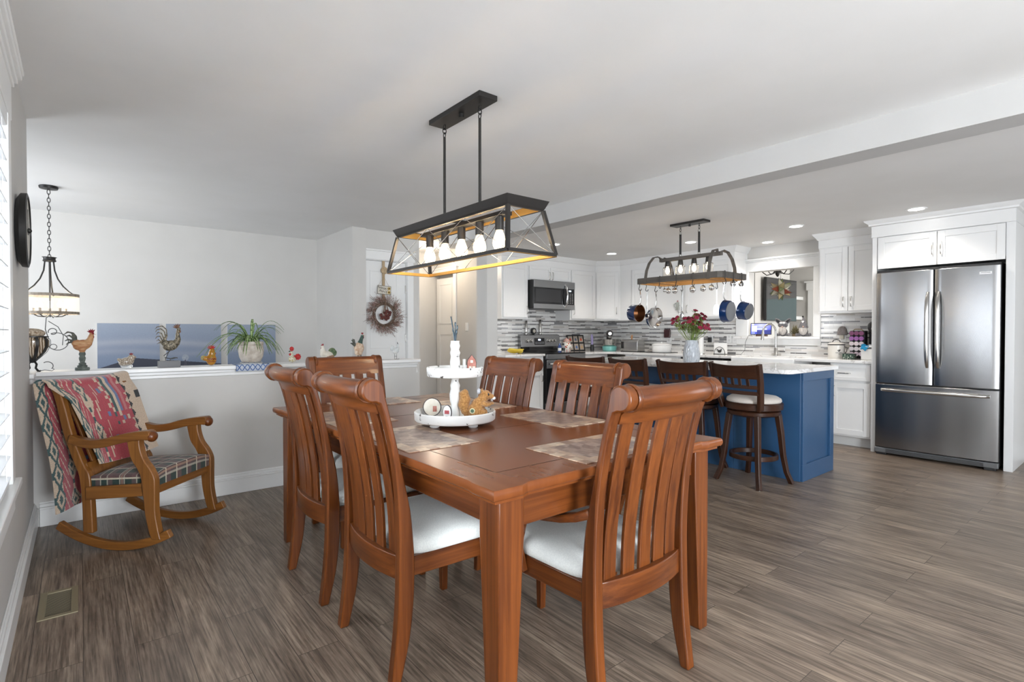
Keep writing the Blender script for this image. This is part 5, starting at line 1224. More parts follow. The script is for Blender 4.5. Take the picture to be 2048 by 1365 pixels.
rooster('rooster_figurine', 'slim feathered metal rooster on wire legs above a dark block', (.477, CY, CZ), 0, [('body', b, fe, .0028), ('tail', tl, fe, .0025), ('comb', cb_, noisy('comb_rust', (.10, .04, .03), (.25, .14, .08), 60, .6), 0), ('wire_leg', lg, M['black'], 0), ('block', MB().box(-.064, .064, -.035, .035, 0, .044), bl_, 0)])
# 4 amber glass hen
am = mat('amber_glass', (.55, .25, .02), .08, trans=.35, ior=1.4, coat=.5)
b = MB(); b.ell((.010, 0, .045), (.034, .030, .044)); b.ell((.014, 0, .085), (.024, .022, .030)); b.ell((.016, 0, .110), (.017, .016, .018)); b.ell((-.028, 0, .052), (.020, .014, .018), rot=(0, R(30), 0))
wv = MB(); wv.tube([(-.020 + .056 * i / 16, -.034 + .004 * abs(i - 8) / 8, .048 + .006 * math.sin(i * 1.6)) for i in range(17)], .0022, 6); wv.tube([(-.020 + .056 * i / 16, -.031 + .004 * abs(i - 8) / 8, .030 + .004 * math.sin(i * 1.6)) for i in range(17)], .0016, 6)
rooster('hen_figurine', 'amber glass hen with a red comb beside the spider plant', (.725, CY, CZ + .002), 0, [('body', b, am, .003), ('comb', (lambda k: (comb(k, (.012, 0, .120), .030, 6, -20), k.ell((.034, 0, .086), (.006, .008, .010)), k)[2])(MB()), M['red'], 0), ('wing_line', wv, M['darkred'], 0), ('tail', (lambda k: k.ell((-.040, 0, .056), (.016, .010, .018), rot=(0, R(-20), 0)))(MB()), mat('amber_pale', (.60, .48, .20), .1, trans=.5, ior=1.3), 0)])
# 5 clear glass hen with red tail
b = MB(); b.ell((.0, 0, .028), (.030, .024, .026)); b.ell((-.004, 0, .060), (.014, .013, .020)); b.ell((-.006, 0, .082), (.010, .010, .010))
ts = MB()
for i in range(9): a = 2 * PI * i / 9; ts.ell((.044 + .018 * math.cos(a), 0, .046 + .018 * math.sin(a)), (.008, .008, .008), 8, 6)
ts.ell((.044, 0, .046), (.016, .012, .016)); ts.ell((.020, -.004, .050), (.010, .008, .010))
cb2 = MB()
for i in range(8): a = 2 * PI * i / 8; cb2.ell((-.002 + .012 * math.cos(a), 0, .110 + .013 * math.sin(a)), (.006, .006, .006), 8, 6)
cb2.ell((-.002, 0, .110), (.011, .008, .012)); cb2.ell((-.014, -.003, .066), (.012, .008, .010))
rooster('hen_figurine', 'clear and gold glass hen with round red tail and red comb', (1.297, CY, CZ + .002), 0, [('body', b, noisy('gold_fleck_glass', (.45, .36, .12), (.80, .78, .70), 120, .1, coat=.5), .003), ('tail', ts, M['red'], 0), ('comb', cb2, M['red'], 0), ('beak', (lambda k: k.tube([(-.014, 0, .092), (-.026, 0, .090)], [.005, .002], 8))(MB()), M['black'], 0)])
# 6 cream hen with green tail
b = MB(); b.ell((.0, 0, .050), (.052, .032, .040)); b.tube([(-.028, 0, .06), (-.036, 0, .095), (-.036, 0, .118)], [.030, .021, .013], 12); b.ell((-.038, 0, .124), (.013, .011, .012))
tl = MB(); tl.ell((.040, 0, .085), (.032, .014, .030), rot=(0, R(-30), 0)); tl.ell((.062, 0, .070), (.018, .010, .026), rot=(0, R(20), 0)); wg = MB(); wg.ell((.010, 0, .040), (.050, .034, .026))
rooster('hen_figurine', 'cream ceramic hen with a green tail, just above the far armchair', (1.575, CY, CZ), 0, [('body', b, crm, .003), ('tail', tl, noisy('green_feather', (.05, .09, .04), (.14, .18, .09), 60, .6), .003), ('wing', wg, noisy('brown_feather', (.22, .10, .05), (.40, .24, .14), 70, .6), 0), ('comb', (lambda k: (comb(k, (-.034, 0, .134), .018, 5, 20), k.ell((-.049, 0, .112), (.004, .004, .008)), k)[2])(MB()), M['darkred'], 0)])
# 7 chef rooster
b = MB(); b.ell((.0, 0, .110), (.044, .034, .050)); b.ell((-.004, 0, .07), (.034, .028, .03))
nk = MB(); nk.tube([(.008, 0, .148), (.018, 0, .175), (.028, 0, .205), (.030, 0, .218)], [.022, .016, .013, .011], 12)
tl = MB(); plume(tl, (-.030, 0, .120), [[(-.045, 0, .150), (-.056, 0, .172), (-.068, 0, .178)], [(-.040, 0, .155), (-.044, 0, .180), (-.060, 0, .188)], [(-.050, 0, .138), (-.066, 0, .150), (-.076, 0, .150)], [(-.04, 0, .14), (-.05, 0, .16), (-.055, 0, .165)]], .013)
rooster('rooster_figurine', 'dark necked rooster with a fluffy cream body and black tail', (1.848, CY, CZ), 0, [('body', b, noisy('fluffy_cream', (.40, .24, .15), (.68, .55, .42), 50, .9, bump=.8, dist=.006), .004), ('neck', nk, noisy('dark_green_neck', (.02, .05, .04), (.06, .10, .08), 60, .5), 0), ('tail', tl, dk_, .003), ('comb', (lambda k: (comb(k, (.030, 0, .226), .018, 4), k.ell((.040, 0, .200), (.005, .005, .012)), k)[2])(MB()), M['darkred'], 0),
    ('leg', (lambda k: (k.tube([(-.012, -.01, .06), (-.014, -.012, .012), (-.026, -.012, .003)], .005, 8), k.tube([(.012, -.01, .06), (.014, -.012, .012), (.026, -.012, .003)], .005, 8), k.box(-.035, .035, -.03, .03, 0, .005), k)[3])(MB()), dk_, 0), ('beak', (lambda k: k.tube([(.038, 0, .217), (.050, 0, .212)], [.005, .001], 8))(MB()), M['gold'], 0)])
# 8 clear glass rooster on a wire stand
b = MB(); b.ell((.0, 0, .078), (.032, .022, .028), rot=(0, R(-15), 0)); b.tube([(.020, 0, .09), (.024, 0, .115), (.020, 0, .140)], [.014, .010, .007], 10); b.ell((-.030, 0, .108), (.014, .006, .022)); b.ell((-.040, 0, .095), (.010, .006, .018))
lg = MB(); lg.tube([(-.006, 0, .055), (-.010, 0, .028), (-.010, 0, .004), (.02, 0, .004), (.036, 0, .006)], .0018, 6); lg.tube([(.010, 0, .055), (.010, 0, .006)], .0018, 6); lg.tube([(-.010, 0, .03), (.010, 0, .03)], .0018, 6)
rooster('rooster_figurine', 'clear glass rooster on a thin wire stand in front of the wreath door', (2.190, CY, CZ), 0, [('body', b, mat('frost_glass', (.82, .84, .84), .12, trans=.5, ior=1.3), .0025), ('wire_stand', lg, M['iron'], 0), ('beak', (lambda k: k.tube([(.020, 0, .140), (.016, 0, .158)], [.005, .001], 8))(MB()), M['iron'], 0)])
# scrolled iron amphora lantern
al = thing('iron_amphora', 'amber glass amphora in scrolled black iron, half hidden at the wall end', 'ornament', (-.225, 4.36, CZ))
stz = mat('striped_glass', (.3, .2, .1), .15, coat=.5); q_ = NT(stz); wv_ = q_.n('ShaderNodeTexWave', wave_type='BANDS', bands_direction='X', i_Scale=26.0, i_Distortion=2.0); q_.l(q_.vec(), wv_.inputs[0]); q_.l(q_.ramp(wv_.outputs[0], [(.2, (.10, .07, .05)), (.5, (.42, .26, .10)), (.8, (.55, .48, .40))]), q_.b.inputs['Base Color'])
MB().lathe([(.004, .062), (.03, .085), (.062, .120), (.080, .160), (.080, .190), (.062, .215)], n=28).build('glass_body', stz, al)
MB().ell((0, 0, .235), (.062, .062, .030)).build('woven_ball', noisy('woven_ball', (.20, .13, .08), (.62, .52, .40), 90, .9, bump=1, dist=.006), al)
k = MB()
for i in range(10):
    a = 2 * PI * i / 10; ca, sa = math.cos(a), math.sin(a); k.bar([(r_ * ca, r_ * sa, z) for r_, z in ((.006, .055), (.034, .083), (.066, .118), (.085, .160), (.084, .192), (.070, .214))], .016, .003, up=(ca, sa, 0))
k.tube([(.074 * math.cos(a), .074 * math.sin(a), .214) for a in [2 * PI * j / 28 for j in range(28)]], .004, 6, True)
k.build('iron_strap', M['iron'], al)
def ks(p_, r_, n_): MB().tube(p_, r_, n_).build('iron_scroll', M['iron'], al)
for sx in (1, -1):
    def sc(cx, cz, r_, a0, a1, n=18, sh=.25): return [(sx * (cx + r_ * (1 - sh * j / n) * math.cos(R(a0 + (a1 - a0) * j / n))), 0, cz + r_ * (1 - sh * j / n) * math.sin(R(a0 + (a1 - a0) * j / n))) for j in range(n + 1)]
    ks(sc(.115, .18, .06, 120, -200), .0025, 6); ks(sc(.095, .245, .022, 200, -120), .0025, 6); ks(sc(.098, .150, .018, 180, -140), .002, 6); ks([(sx * .075, 0, .2), (sx * .06, 0, .26), (sx * .065, 0, .33), (sx * .085, 0, .345), (sx * .10, 0, .33)], .0025, 6)
    ks([(sx * .075, 0, .31), (sx * .12, 0, .275), (sx * .145, 0, .22), (sx * .14, 0, .16)], .0022, 6); ks(sc(.07, .03, .03, 130, -40), .0025, 6); ks([(sx * .03, 0, .004), (sx * .055, 0, .008), (sx * .09, 0, .002), (sx * .10, 0, .012), (sx * .092, 0, .018)], .002, 6)
k = MB()
for i in range(4):
    a = PI / 4 + PI / 2 * i; ca, sa = math.cos(a), math.sin(a); k.bar([(.012 * ca, .012 * sa, .066), (.026 * ca, .026 * sa, .045), (.020 * ca, .020 * sa, .022), (.036 * ca, .036 * sa, .003), (.05 * ca, .05 * sa, .003)], .010, .004, up=(ca, sa, 0))
k.build('iron_foot', M['black'], al)
# spider plant, pot and doily
do = thing('doily', 'blue and white trellis cloth hanging over the half wall cap', 'cloth', (1.005, 4.345, CZ))
def dcol(u, v):
    a, b2 = (u * 7 + v * 3) % 1, (u * 7 - v * 3) % 1
    return (.06, .13, .34) if (a < .2 or b2 < .2 or u < .02 or u > .98) else (.55, .60, .68)
k = MB(); k.grid(lambda u, v: (-.125 + .25 * u, .05 - .133 * min(1, v / .7), .0035 - .045 * max(0, (v - .7) / .3)), 70, 50, .002, dcol); k.build('woven_cloth', cloth('doily_cloth', .9, 300, .3, 0), do, smooth=False)
pt = thing('plant_pot', 'crackled stone coloured flower pot on the blue trellis cloth', 'pot', (1.0, 4.345, CZ + .0045))
MB().lathe([(0, 0), (.075, 0), (.078, .012), (.07, .016), (0, .016)], n=32, caps=False).build('saucer', clr, pt)
MB().lathe([(.055, .012), (.066, .02), (.082, .055), (.088, .10), (.082, .135), (.080, .142), (.086, .145), (.086, .168), (.078, .168), (.074, .14), (0, .13)], n=36, caps=False).build('body', noisy('pot_stone', (.42, .36, .30), (.62, .57, .50), 26, .6, bump=.5, dist=.004, detail=6), pt, ang=50)
pl_ = thing('spider_plant', 'spider plant with long arching striped leaves in the stone pot', 'plant', (1.0, 4.345, CZ + .15))
random.seed(11); k = MB()
for i in range(66):
    a = random.uniform(0, 2 * PI); L = random.uniform(.16, .34) * (1.2 if i % 9 == 0 else 1); up_ = random.uniform(.5, 1.25); w_ = random.uniform(.0055, .0085)
    dx, dy = math.cos(a), math.sin(a) * .62; P_ = []
    for j in range(11):
        t_ = j / 10; r_ = L * (t_ * .95) ** 1.15 * (1.05 if up_ < .9 else .75); z = L * up_ * (t_ * 1.5 - 1.35 * t_ * t_ * (1.35 if up_ < 1 else .9)); P_.append(Vector((dx * r_ + .015 * dx, dy * r_ + .015 * dy, z)))
    sd_ = Vector((-math.sin(a), math.cos(a), 0)); rows = []
    for j, p in enumerate(P_):
        ww = w_ * (1 - (j / 10) ** 2.2) + .0006; rows.append([p - sd_ * ww + Vector((0, 0, .0015)), p - sd_ * ww * .35, p + sd_ * ww * .35, p + sd_ * ww + Vector((0, 0, .0015))])
    g1_, g2_ = random.choice([(.12, .24, .05), (.16, .30, .07), (.10, .19, .04)]), (.52, .60, .33)
    for j in range(10):
        for c_ in range(3):
            k.add([tuple(rows[j][c_]), tuple(rows[j][c_ + 1]), tuple(rows[j + 1][c_ + 1]), tuple(rows[j + 1][c_])], [(0, 1, 2, 3)], g2_ if c_ == 1 else g1_)
lf_ = k.build('foliage', cloth('leaf_blade', .5, 60, 0, 0), pl_); sm_ = lf_.modifiers.new('thickness', 'SOLIDIFY'); sm_.thickness = .0009
# ================================================================ FAR WALL CANVASES
def sky(u, v, x0, x1, z0, z1):
    X_ = x0 + (x1 - x0) * u; Z_ = z0 + (z1 - z0) * v
    t_ = (Z_ - .55) / .75; c_ = [.14 + .20 * t_, .20 + .19 * t_, .32 + .16 * t_]
    cl_ = math.exp(-((Z_ - 1.06 - .03 * math.sin(X_ * 3)) / .035) ** 2) * .5 + math.exp(-((Z_ - .97 - .02 * math.sin(X_ * 5)) / .03) ** 2) * .25
    c_ = [a + (b_ - a) * cl_ for a, b_ in zip(c_, (.50, .50, .56))]
    ridge = .915 - .105 * abs(X_ - .44) * (1.0 if X_ > .44 else 3.4)
    if Z_ < ridge - (0 if X_ > .44 else .0): c_ = [.055, .06, .085]
    rr_ = math.hypot(X_ - .925, Z_ - .905)
    if rr_ < .035: c_ = [.45, .47, .52] if (math.atan2(Z_ - .905, X_ - .925) * 9 / PI) % 1 < .62 or rr_ < .008 else c_
    if abs(abs(X_ - .925) - .010 * (.905 - Z_) / .1) < .003 and Z_ < .88: c_ = [.10, .10, .13]
    return tuple(c_)
cvm = cloth('canvas_print', .7, 400, .1, 0)
for (x0, x1), lb in (((.14, .683), 'left canvas of the blue sky and barn roof triptych'), ((.743, 1.287), 'middle canvas of the triptych, showing a small windmill'), ((1.356, 1.893), 'right canvas of the blue sky triptych behind the spider plant')):
    t_ = thing('canvas_picture', lb, 'picture', ((x0 + x1) / 2, 7.035, .93), group='blue sky triptych on the far wall')
    hw = (x1 - x0) / 2; MB().box(-hw, hw, -.030, 0, -.38, .355).build('stretcher', mat('canvas_side', (.62, .62, .62), .8), t_)
    g = MB(); g.grid(lambda u, v: (-hw + 2 * hw * u, -.0305, -.38 + .735 * v), 150, 200, 0, lambda u, v: sky(u, v, x0, x1, .55, 1.285)); g.build('printed_canvas', cvm, t_, smooth=False)
# ================================================================ STAIR CHANDELIER
sc_ = thing('drum_chandelier', 'black iron chandelier with a mesh drum and candle bulbs above the stair', 'ceiling light', (-.19, 5.86, 0))
MB().lathe([(0, 0), (.060, 0), (.064, -.006), (.060, -.022), (0, -.028)], (0, 0, HC), 32, caps=False).build('canopy', M['black'], sc_, ang=40)
for i in range(17):
    k = MB(); q = i % 2; zc = HC - .048 - i * .0335
    k.tube([(.010 * math.cos(a) * (1 - q), .010 * math.cos(a) * q, zc + .021 * math.sin(a)) for a in [2 * PI * j / 12 for j in range(12)]], .0028, 6, True); k.build('chain_link', M['iron'], sc_)
MB().lathe([(0, 1.775), (.040, 1.775), (.046, 1.782), (.040, 1.79), (.040, 1.806), (.050, 1.812), (0, 1.812)], n=28, caps=False).build('hub', M['iron'], sc_, ang=40)
MB().tube([(0, 0, 1.34), (0, 0, 1.78)], .006, 10).build('stem', M['iron'], sc_)
for i in range(3):
    a = R(-35 + 120 * i); ca, sa = math.cos(a), math.sin(a)
    MB().tube([(.032 * ca, .032 * sa, 1.775), (.040 * ca, .040 * sa, 1.70), (.065 * ca, .065 * sa, 1.63), (.105 * ca, .105 * sa, 1.57), (.150 * ca, .150 * sa, 1.525), (.183 * ca, .183 * sa, 1.503)], .0055, 8).build('curved_arm', M['iron'], sc_)
band = noisy('band_wood', (.20, .16, .12), (.34, .29, .23), 40, .6)
def hoop(z0_, z1_):
    k = MB(); k.loft([[(r_ * math.cos(a), r_ * math.sin(a), z) for r_, z in ((.192, z0_), (.192, z1_), (.186, z1_), (.186, z0_))] for a in [2 * PI * j / 56 for j in range(56)]], True, False, True); return k
hoop(1.485, 1.508).build('upper_band', band, sc_, ang=40); hoop(1.338, 1.360).build('lower_band', band, sc_, ang=40)
k = MB(); k.loft([[(.190 * math.cos(a), .190 * math.sin(a), 1.36) for a in [2 * PI * j / 56 for j in range(56)]], [(.190 * math.cos(a), .190 * math.sin(a), 1.485) for a in [2 * PI * j / 56 for j in range(56)]]], True, False)
msh = mat('wire_mesh', (.62, .60, .57), .6); q_ = NT(msh); q_.b.inputs['Alpha'].default_value = .22; k.build('mesh_shade', msh, sc_)
cnd = mat('candle_glow', (1, .9, .7), .3, emit=(1, .86, .64), estr=10)
for i in range(5):
    a = R(20 + 72 * i); ca, sa = math.cos(a), math.sin(a); X_, Y2 = .105 * ca, .105 * sa
    MB().tube([(0, 0, 1.335), (.04 * ca, .04 * sa, 1.318), (.08 * ca, .08 * sa, 1.322), (X_, Y2, 1.335)], .004, 8).build('candle_arm', M['iron'], sc_)
    MB().lathe([(0, 1.335), (.016, 1.335), (.018, 1.342), (.009, 1.345), (.009, 1.392), (0, 1.392)], (X_, Y2, 0), 16, caps=False).build('candle_sleeve', band, sc_, ang=40)
    MB().lathe([(.007, 1.392), (.014, 1.405), (.016, 1.42), (.010, 1.445), (.002, 1.462)], (X_, Y2, 0), 14).build('candle_bulb', cnd, sc_)
point('stair_lamp', (-.19, 5.86, 1.43), 2.0, (1, .86, .66), .08)
# ================================================================ WREATH ON THE DOOR
wy = 5.900
wr = thing('twig_wreath', 'round wreath of berried twigs with dried roses on the white door', 'wreath', (2.825, wy, 1.405))
random.seed(3)
tw_a = noisy('twig_brown', (.10, .06, .04), (.24, .16, .11), 60, .8); bry = noisy('pink_berry', (.30, .14, .13), (.52, .36, .32), 80, .6)
k = MB(); bb = MB()
for i in range(300):
    a = random.uniform(0, 2 * PI); r0 = random.uniform(.115, .175); L = random.uniform(.06, .145); d = a + R(random.uniform(20, 75)); y_ = -random.uniform(.0, .03)
    p0_ = Vector((r0 * math.cos(a), y_, r0 * math.sin(a))); p2 = p0_ + Vector((math.cos(d) * L, -random.uniform(0, .03), math.sin(d) * L)); p1 = (p0_ + p2) / 2 + Vector((math.cos(d + 1.2), 0, math.sin(d + 1.2))) * .012
    k.tube([p0_, p1, p2], [.0018, .0015, .0008], 4)
    for j in range(3):
        t_ = random.uniform(.3, 1); c_ = p0_.lerp(p2, t_) + Vector((random.uniform(-.008, .008), random.uniform(-.006, 0), random.uniform(-.008, .008))); s_ = random.uniform(.003, .0048); bb.ell(tuple(c_), (s_, s_, s_), 5, 4)
for i in range(26):
    a0 = random.uniform(0, 2 * PI); r0 = random.uniform(.112, .150); k.tube([(r0 * math.cos(a0 + .22 * j), -.012 + .008 * math.sin(j + i), r0 * math.sin(a0 + .22 * j)) for j in range(16)], .0022, 4)
ko = k.build('twig_ring', tw_a, wr); ko['kind'] = 'stuff'; bo_ = bb.build('berry_cluster', bry, wr); bo_['kind'] = 'stuff'
k = MB()
for i in range(14): x_ = random.uniform(-.05, .06); k.tube([(0, -.035, .19), (x_ * .4, -.04, .09), (x_, -.045, .01)], .002, 5)
k.build('bouquet_stalk', tw_a, wr)
for i, (x_, z_) in enumerate(((-.062, -.01), (-.050, -.045), (-.020, -.035), (.004, -.055), (.028, -.040), (.010, -.018), (-.008, .012), (.045, -.004), (.052, .02), (.015, .035))):
    k = MB()
    for j in range(5): a = 2 * PI * j / 5; k.ell((x_ + .009 * math.cos(a), -.050, z_ + .009 * math.sin(a)), (.014, .012, .014), 9, 6)
    k.ell((x_, -.057, z_), (.010, .010, .010), 8, 6); k.build('dried_rose', bpy.data.materials.get('dried_rose') or noisy('dried_rose', (.06, .012, .015), (.16, .05, .035), 60, .8), wr)
hg = thing('jute_hanger', 'jute strap with a rosette over the wreath door', 'hanger', (2.822, wy + .002, 1.90))
k = MB(); k.box(-.016, .016, .0, .006, -.335, .15); k.build('strap', M['rope'], hg)
k = MB(); k.lathe([(0, 0), (.045, .002), (.042, .012), (.02, .022), (0, .018)], n=20, caps=False); k.v = [(x + .008, -z, y + .03) for x, y, z in k.v]; k.build('rosette', M['rope'], hg)
sg = thing('hanging_sign', "small cream sign reading NANA'S PLACE with two sunflowers above the wreath", 'sign', (2.823, wy - .014, 1.695))
sg.rotation_euler = (0, R(3), 0)
MB().box(-.085, .085, 0, .008, -.052, .052).build('board', crm, sg, bevel=.002)
k = MB(); k.box(-.085, .085, -.001, 0, .047, .051); k.box(-.085, .085, -.001, 0, -.051, -.047); k.box(-.085, -.082, -.001, 0, -.05, .05); k.box(.082, .085, -.001, 0, -.05, .05); k.build('border_line', M['blackplastic'], sg)
text_mesh('sign_lettering', "NANA'S", .040, M['blackplastic'], sg, (-.018, -.0012, .020), (R(90), R(8), 0)); text_mesh('sign_lettering', "PLACE", .036, M['blackplastic'], sg, (-.012, -.0012, -.018), (R(90), R(8), 0))
for zz in (.022, -.022):
    k = MB(); k.M = Matrix.Rotation(R(90), 4, 'X'); k.lathe([(0, .001), (.019, .001), (.019, .002), (0, .002)], (.060, zz, 0), 12, caps=False); k.build('sunflower', mat('sun_yellow', (.55, .40, .12), .6) if zz > 0 else bpy.data.materials['sun_yellow'], sg)
    k = MB(); k.M = Matrix.Rotation(R(90), 4, 'X'); k.lathe([(0, .002), (.010, .002), (.010, .003), (0, .003)], (.060, zz, 0), 12, caps=False); k.build('sunflower_centre', mat('sun_brown', (.12, .06, .02), .7) if zz > 0 else bpy.data.materials['sun_brown'], sg)
k = MB(); k.tube([(-.075, .004, .05), (-.012, .008, .16), (.06, .004, .05)], .0015, 5); k.build('hanging_cord', M['rope'], sg)
# ================================================================ KITCHEN COUNTER THINGS
WT = .902
# bananas
bn = thing('banana_bunch', 'bunch of ripe yellow bananas on the worktop left of the range', 'fruit', (4.58, 5.55, WT))
yel = noisy('banana_skin', (.60, .42, .03), (.72, .56, .08), 14, .5)
for i in range(5):
    a = R(-24 + 11 * i); k = MB(); pts = [(-.12, .0 + .01 * i, .075 - .006 * i)] + [(-.10 + .052 * j * math.cos(a * .4), -.02 + .012 * i + .012 * j * math.sin(a), .065 - .012 * i * .6 - .016 * math.sin(PI * j / 4.5)) for j in range(5)]
    k.tube(pts, [.006, .013, .017, .018, .015, .005], 10); k.build('banana', yel, bn)
MB().ell((.085, .02, .035), (.055, .03, .033)).build('banana', yel, bn)
# scent diffuser on outlet
df_ = thing('plug_in_diffuser', 'dark plug-in scent warmer on the outlet left of the range', 'plug-in', (4.47, 5.898, 1.14))
MB().box(-.022, .022, -.05, 0, -.055, .01).build('body', clr, df_, bevel=.006); MB().ell((0, -.03, .03), (.022, .02, .026)).build('cap', M['blackplastic'], df_)
# floral jar
fj = thing('floral_jar', 'round white jar painted with red and orange flowers beside the range', 'jar', (5.775, 5.785, .902))
fm = mat('floral_glaze', (.8, .78, .74), .25, coat=.3); q_ = NT(fm); vo = q_.n('ShaderNodeTexVoronoi', i_Scale=34.0); q_.l(q_.vec(), vo.inputs[0]); hsv = q_.n('ShaderNodeSeparateColor'); q_.l(vo.outputs['Color'], hsv.inputs[0])
q_.l(q_.mix(q_.ramp(hsv.outputs[0], [(0, (.55, .10, .04)), (.3, (.50, .22, .05)), (.5, (.45, .04, .04)), (.72, (.16, .10, .06)), (.88, (.10, .20, .12))], 'CONSTANT'), (.80, .77, .72), q_.ramp(vo.outputs[0], [(.36, (0, 0, 0)), (.42, (1, 1, 1))])), q_.b.inputs['Base Color'])
MB().lathe([(0, 0), (.055, 0), (.075, .03), (.085, .07), (.080, .105), (.060, .135), (.045, .15), (0, .15)], n=32, caps=False).build('body', fm, fj, ang=60)
MB().lathe([(.046, .15), (.050, .156), (.046, .172), (.03, .188), (.012, .196), (.014, .208), (0, .212)], n=26).build('lid', mat('pink_lid', (.62, .38, .32), .4), fj)
MB().tube([(.075, 0, .12), (.098, 0, .10), (.095, 0, .07), (.08, 0, .06)], .007, 8).build('handle', fm, fj)
# blue bottle and clear bottle on cooktop
for i, (x_, lb, m_) in enumerate(((5.275, 'blue capped spice bottle on the range top', mat('blue_bottle', (.03, .06, .20), .15, coat=.5)), (5.345, 'clear spice bottle with dark label on the range top', clr))):
    t_ = thing('spice_bottle', lb, 'bottle', (x_, 5.42, .912))
    MB().lathe([(0, 0), (.024, 0), (.025, .01), (.025, .085), (.014, .10), (0, .10)], n=20, caps=False).build('body', m_, t_, ang=50); MB().lathe([(0, .10), (.016, .10), (.016, .125), (0, .125)], n=18, caps=False).build('cap', M['blackplastic'] if i else M['blueenamel'], t_, ang=40)
    MB().lathe([(.0254, .02), (.0254, .06)], n=20, caps=False).build('paper_label', M['white'] if not i else M['blackplastic'], t_)
# mills and timer on the backguard
for x_, h_, lb in ((5.044, .195, 'tall slim steel mill standing on the left of the range backguard'), (5.318, .215, 'tall slim steel mill standing nearer the middle of the range backguard')):
    t_ = thing('pepper_mill', lb, 'mill', (x_, 5.880, 1.165)); MB().lathe([(0, 0), (.022, 0), (.022, .03), (.019, .034), (.019, .04), (0, .04)], n=20, caps=False).build('base', M['nickel'], t_, ang=40); MB().lathe([(0, .04), (.019, .04), (.019, h_), (.016, h_ + .004), (0, h_ + .004)], n=20, caps=False).build('barrel', M['nickel'], t_, ang=40)
tm = thing('kitchen_timer', 'round black dial timer between the two steel mills', 'timer', (5.185, 5.878, 1.165))
k = MB(); k.M = Matrix.Rotation(R(90), 4, 'X'); k.lathe([(0, -.012), (.046, -.012), (.048, 0), (.046, .014), (.038, .014), (.038, .010), (0, .010)], (0, .048, 0), 28, caps=False); k.build('case', M['blackplastic'], tm, ang=40)
k = MB(); k.M = Matrix.Rotation(R(90), 4, 'X'); k.lathe([(0, .012), (.026, .012), (.026, .011), (0, .011)], (.006, .048, 0), 24, caps=False); k.build('dial', crm, tm)
# framed card rack
cf = thing('card_frame', 'black framed rack of six small picture cards leaning by the wall', 'picture frame', (6.02, 5.80, WT), R(-6)); cf.rotation_euler = (R(-12), 0, R(-6))
k = MB(); k.box(-.165, .165, 0, .012, 0, .255); k.build('backing', M['blackplastic'], cf)
k = MB()
for x_ in (-.165, -.060, .048, .153): k.box(x_, x_ + .012, -.012, 0, 0, .255)
for z_ in (0, .122, .243): k.box(-.165, .165, -.012, 0, z_, z_ + .012)
k.build('grid_frame', M['blackplastic'], cf, bevel=.001)
cols = [(.5, .08, .05), (.12, .14, .2), (.55, .10, .05), (.5, .38, .30), (.12, .2, .4), (.55, .38, .2)]
for i in range(6):
    cx_, cz_ = -.107 + (i % 3) * .107, .068 + .12 * (1 - i // 3)
    o = MB().box(cx_ - .042, cx_ + .042, -.003, 0, cz_ - .048, cz_ + .048).build('card', mat('card_paper_%d' % i, (.42, .36, .30), .7), cf)
    k = MB(); k.lathe([(0, 0), (.020, 0), (.022, .02), (.010, .04), (0, .045)], (0, 0, 0), 12, caps=False, sy=.1); k.v = [(x + cx_, -.005 + y * .5, z + cz_ - .025) for x, y, z in k.v]; k.build('printed_motif', mat('card_print_%d' % i, cols[i], .6), o)
# stand mixer
mx = thing('stand_mixer', 'stand mixer with a steel bowl on a turquoise base in the worktop corner', 'mixer', (6.46, 5.52, WT), R(-135))
teal = mat('turquoise', (.17, .48, .44), .3, coat=.3); mxs = mat('mixer_head', (.12, .11, .11), .25, .5)
MB().lathe([(0, 0), (.098, 0), (.106, .006), (.114, .070), (.112, .076), (0, .076)], (0, 0, 0), 32, caps=False).build('base_ring', teal, mx, ang=40)
MB().lathe([(0, .078), (.085, .078), (.105, .12), (.112, .175), (.116, .182), (.108, .182), (.10, .13), (.08, .085), (0, .083)], n=36, caps=False).build('mixing_bowl', M['nickel'], mx, ang=60)
MB().tube([(.112, 0, .16), (.142, 0, .165), (.142, 0, .13), (.110, 0, .12)], .006, 8).build('bowl_handle', M['nickel'], mx)
k = MB(); k.ell((.0, 0, .272), (.125, .058, .056)); k.ell((-.08, 0, .24), (.045, .045, .05)); k.tube([(-.12, 0, .0), (-.125, 0, .12), (-.11, 0, .23)], [.05, .038, .042], 14); k.build('head', mxs, mx, remesh=.006)
MB().lathe([(0, .19), (.018, .19), (.030, .215), (.030, .24), (0, .24)], (.05, 0, 0), 20, caps=False).build('drive_hub', M['nickel'], mx)
k = MB(); k.M = Matrix.Rotation(R(90), 4, 'Y'); k.lathe([(0, .122), (.026, .122), (.030, .110), (0, .108)], (-.272, 0, 0), 20, caps=False); k.build('hub_cap', M['chrome'], mx)
ut = thing('hand_whisk', 'purple handled kitchen tool standing left of the stand mixer', 'utensil', (6.28, 5.72, WT))
MB().lathe([(0, 0), (.03, 0), (.032, .04), (.026, .10), (0, .10)], n=20, caps=False).build('holder', M['blackplastic'], ut, ang=40); MB().tube([(0, 0, .10), (-.005, 0, .20), (-.008, 0, .26)], [.018, .022, .014], 12).build('grip', mat('lilac', (.32, .28, .50), .4), ut)
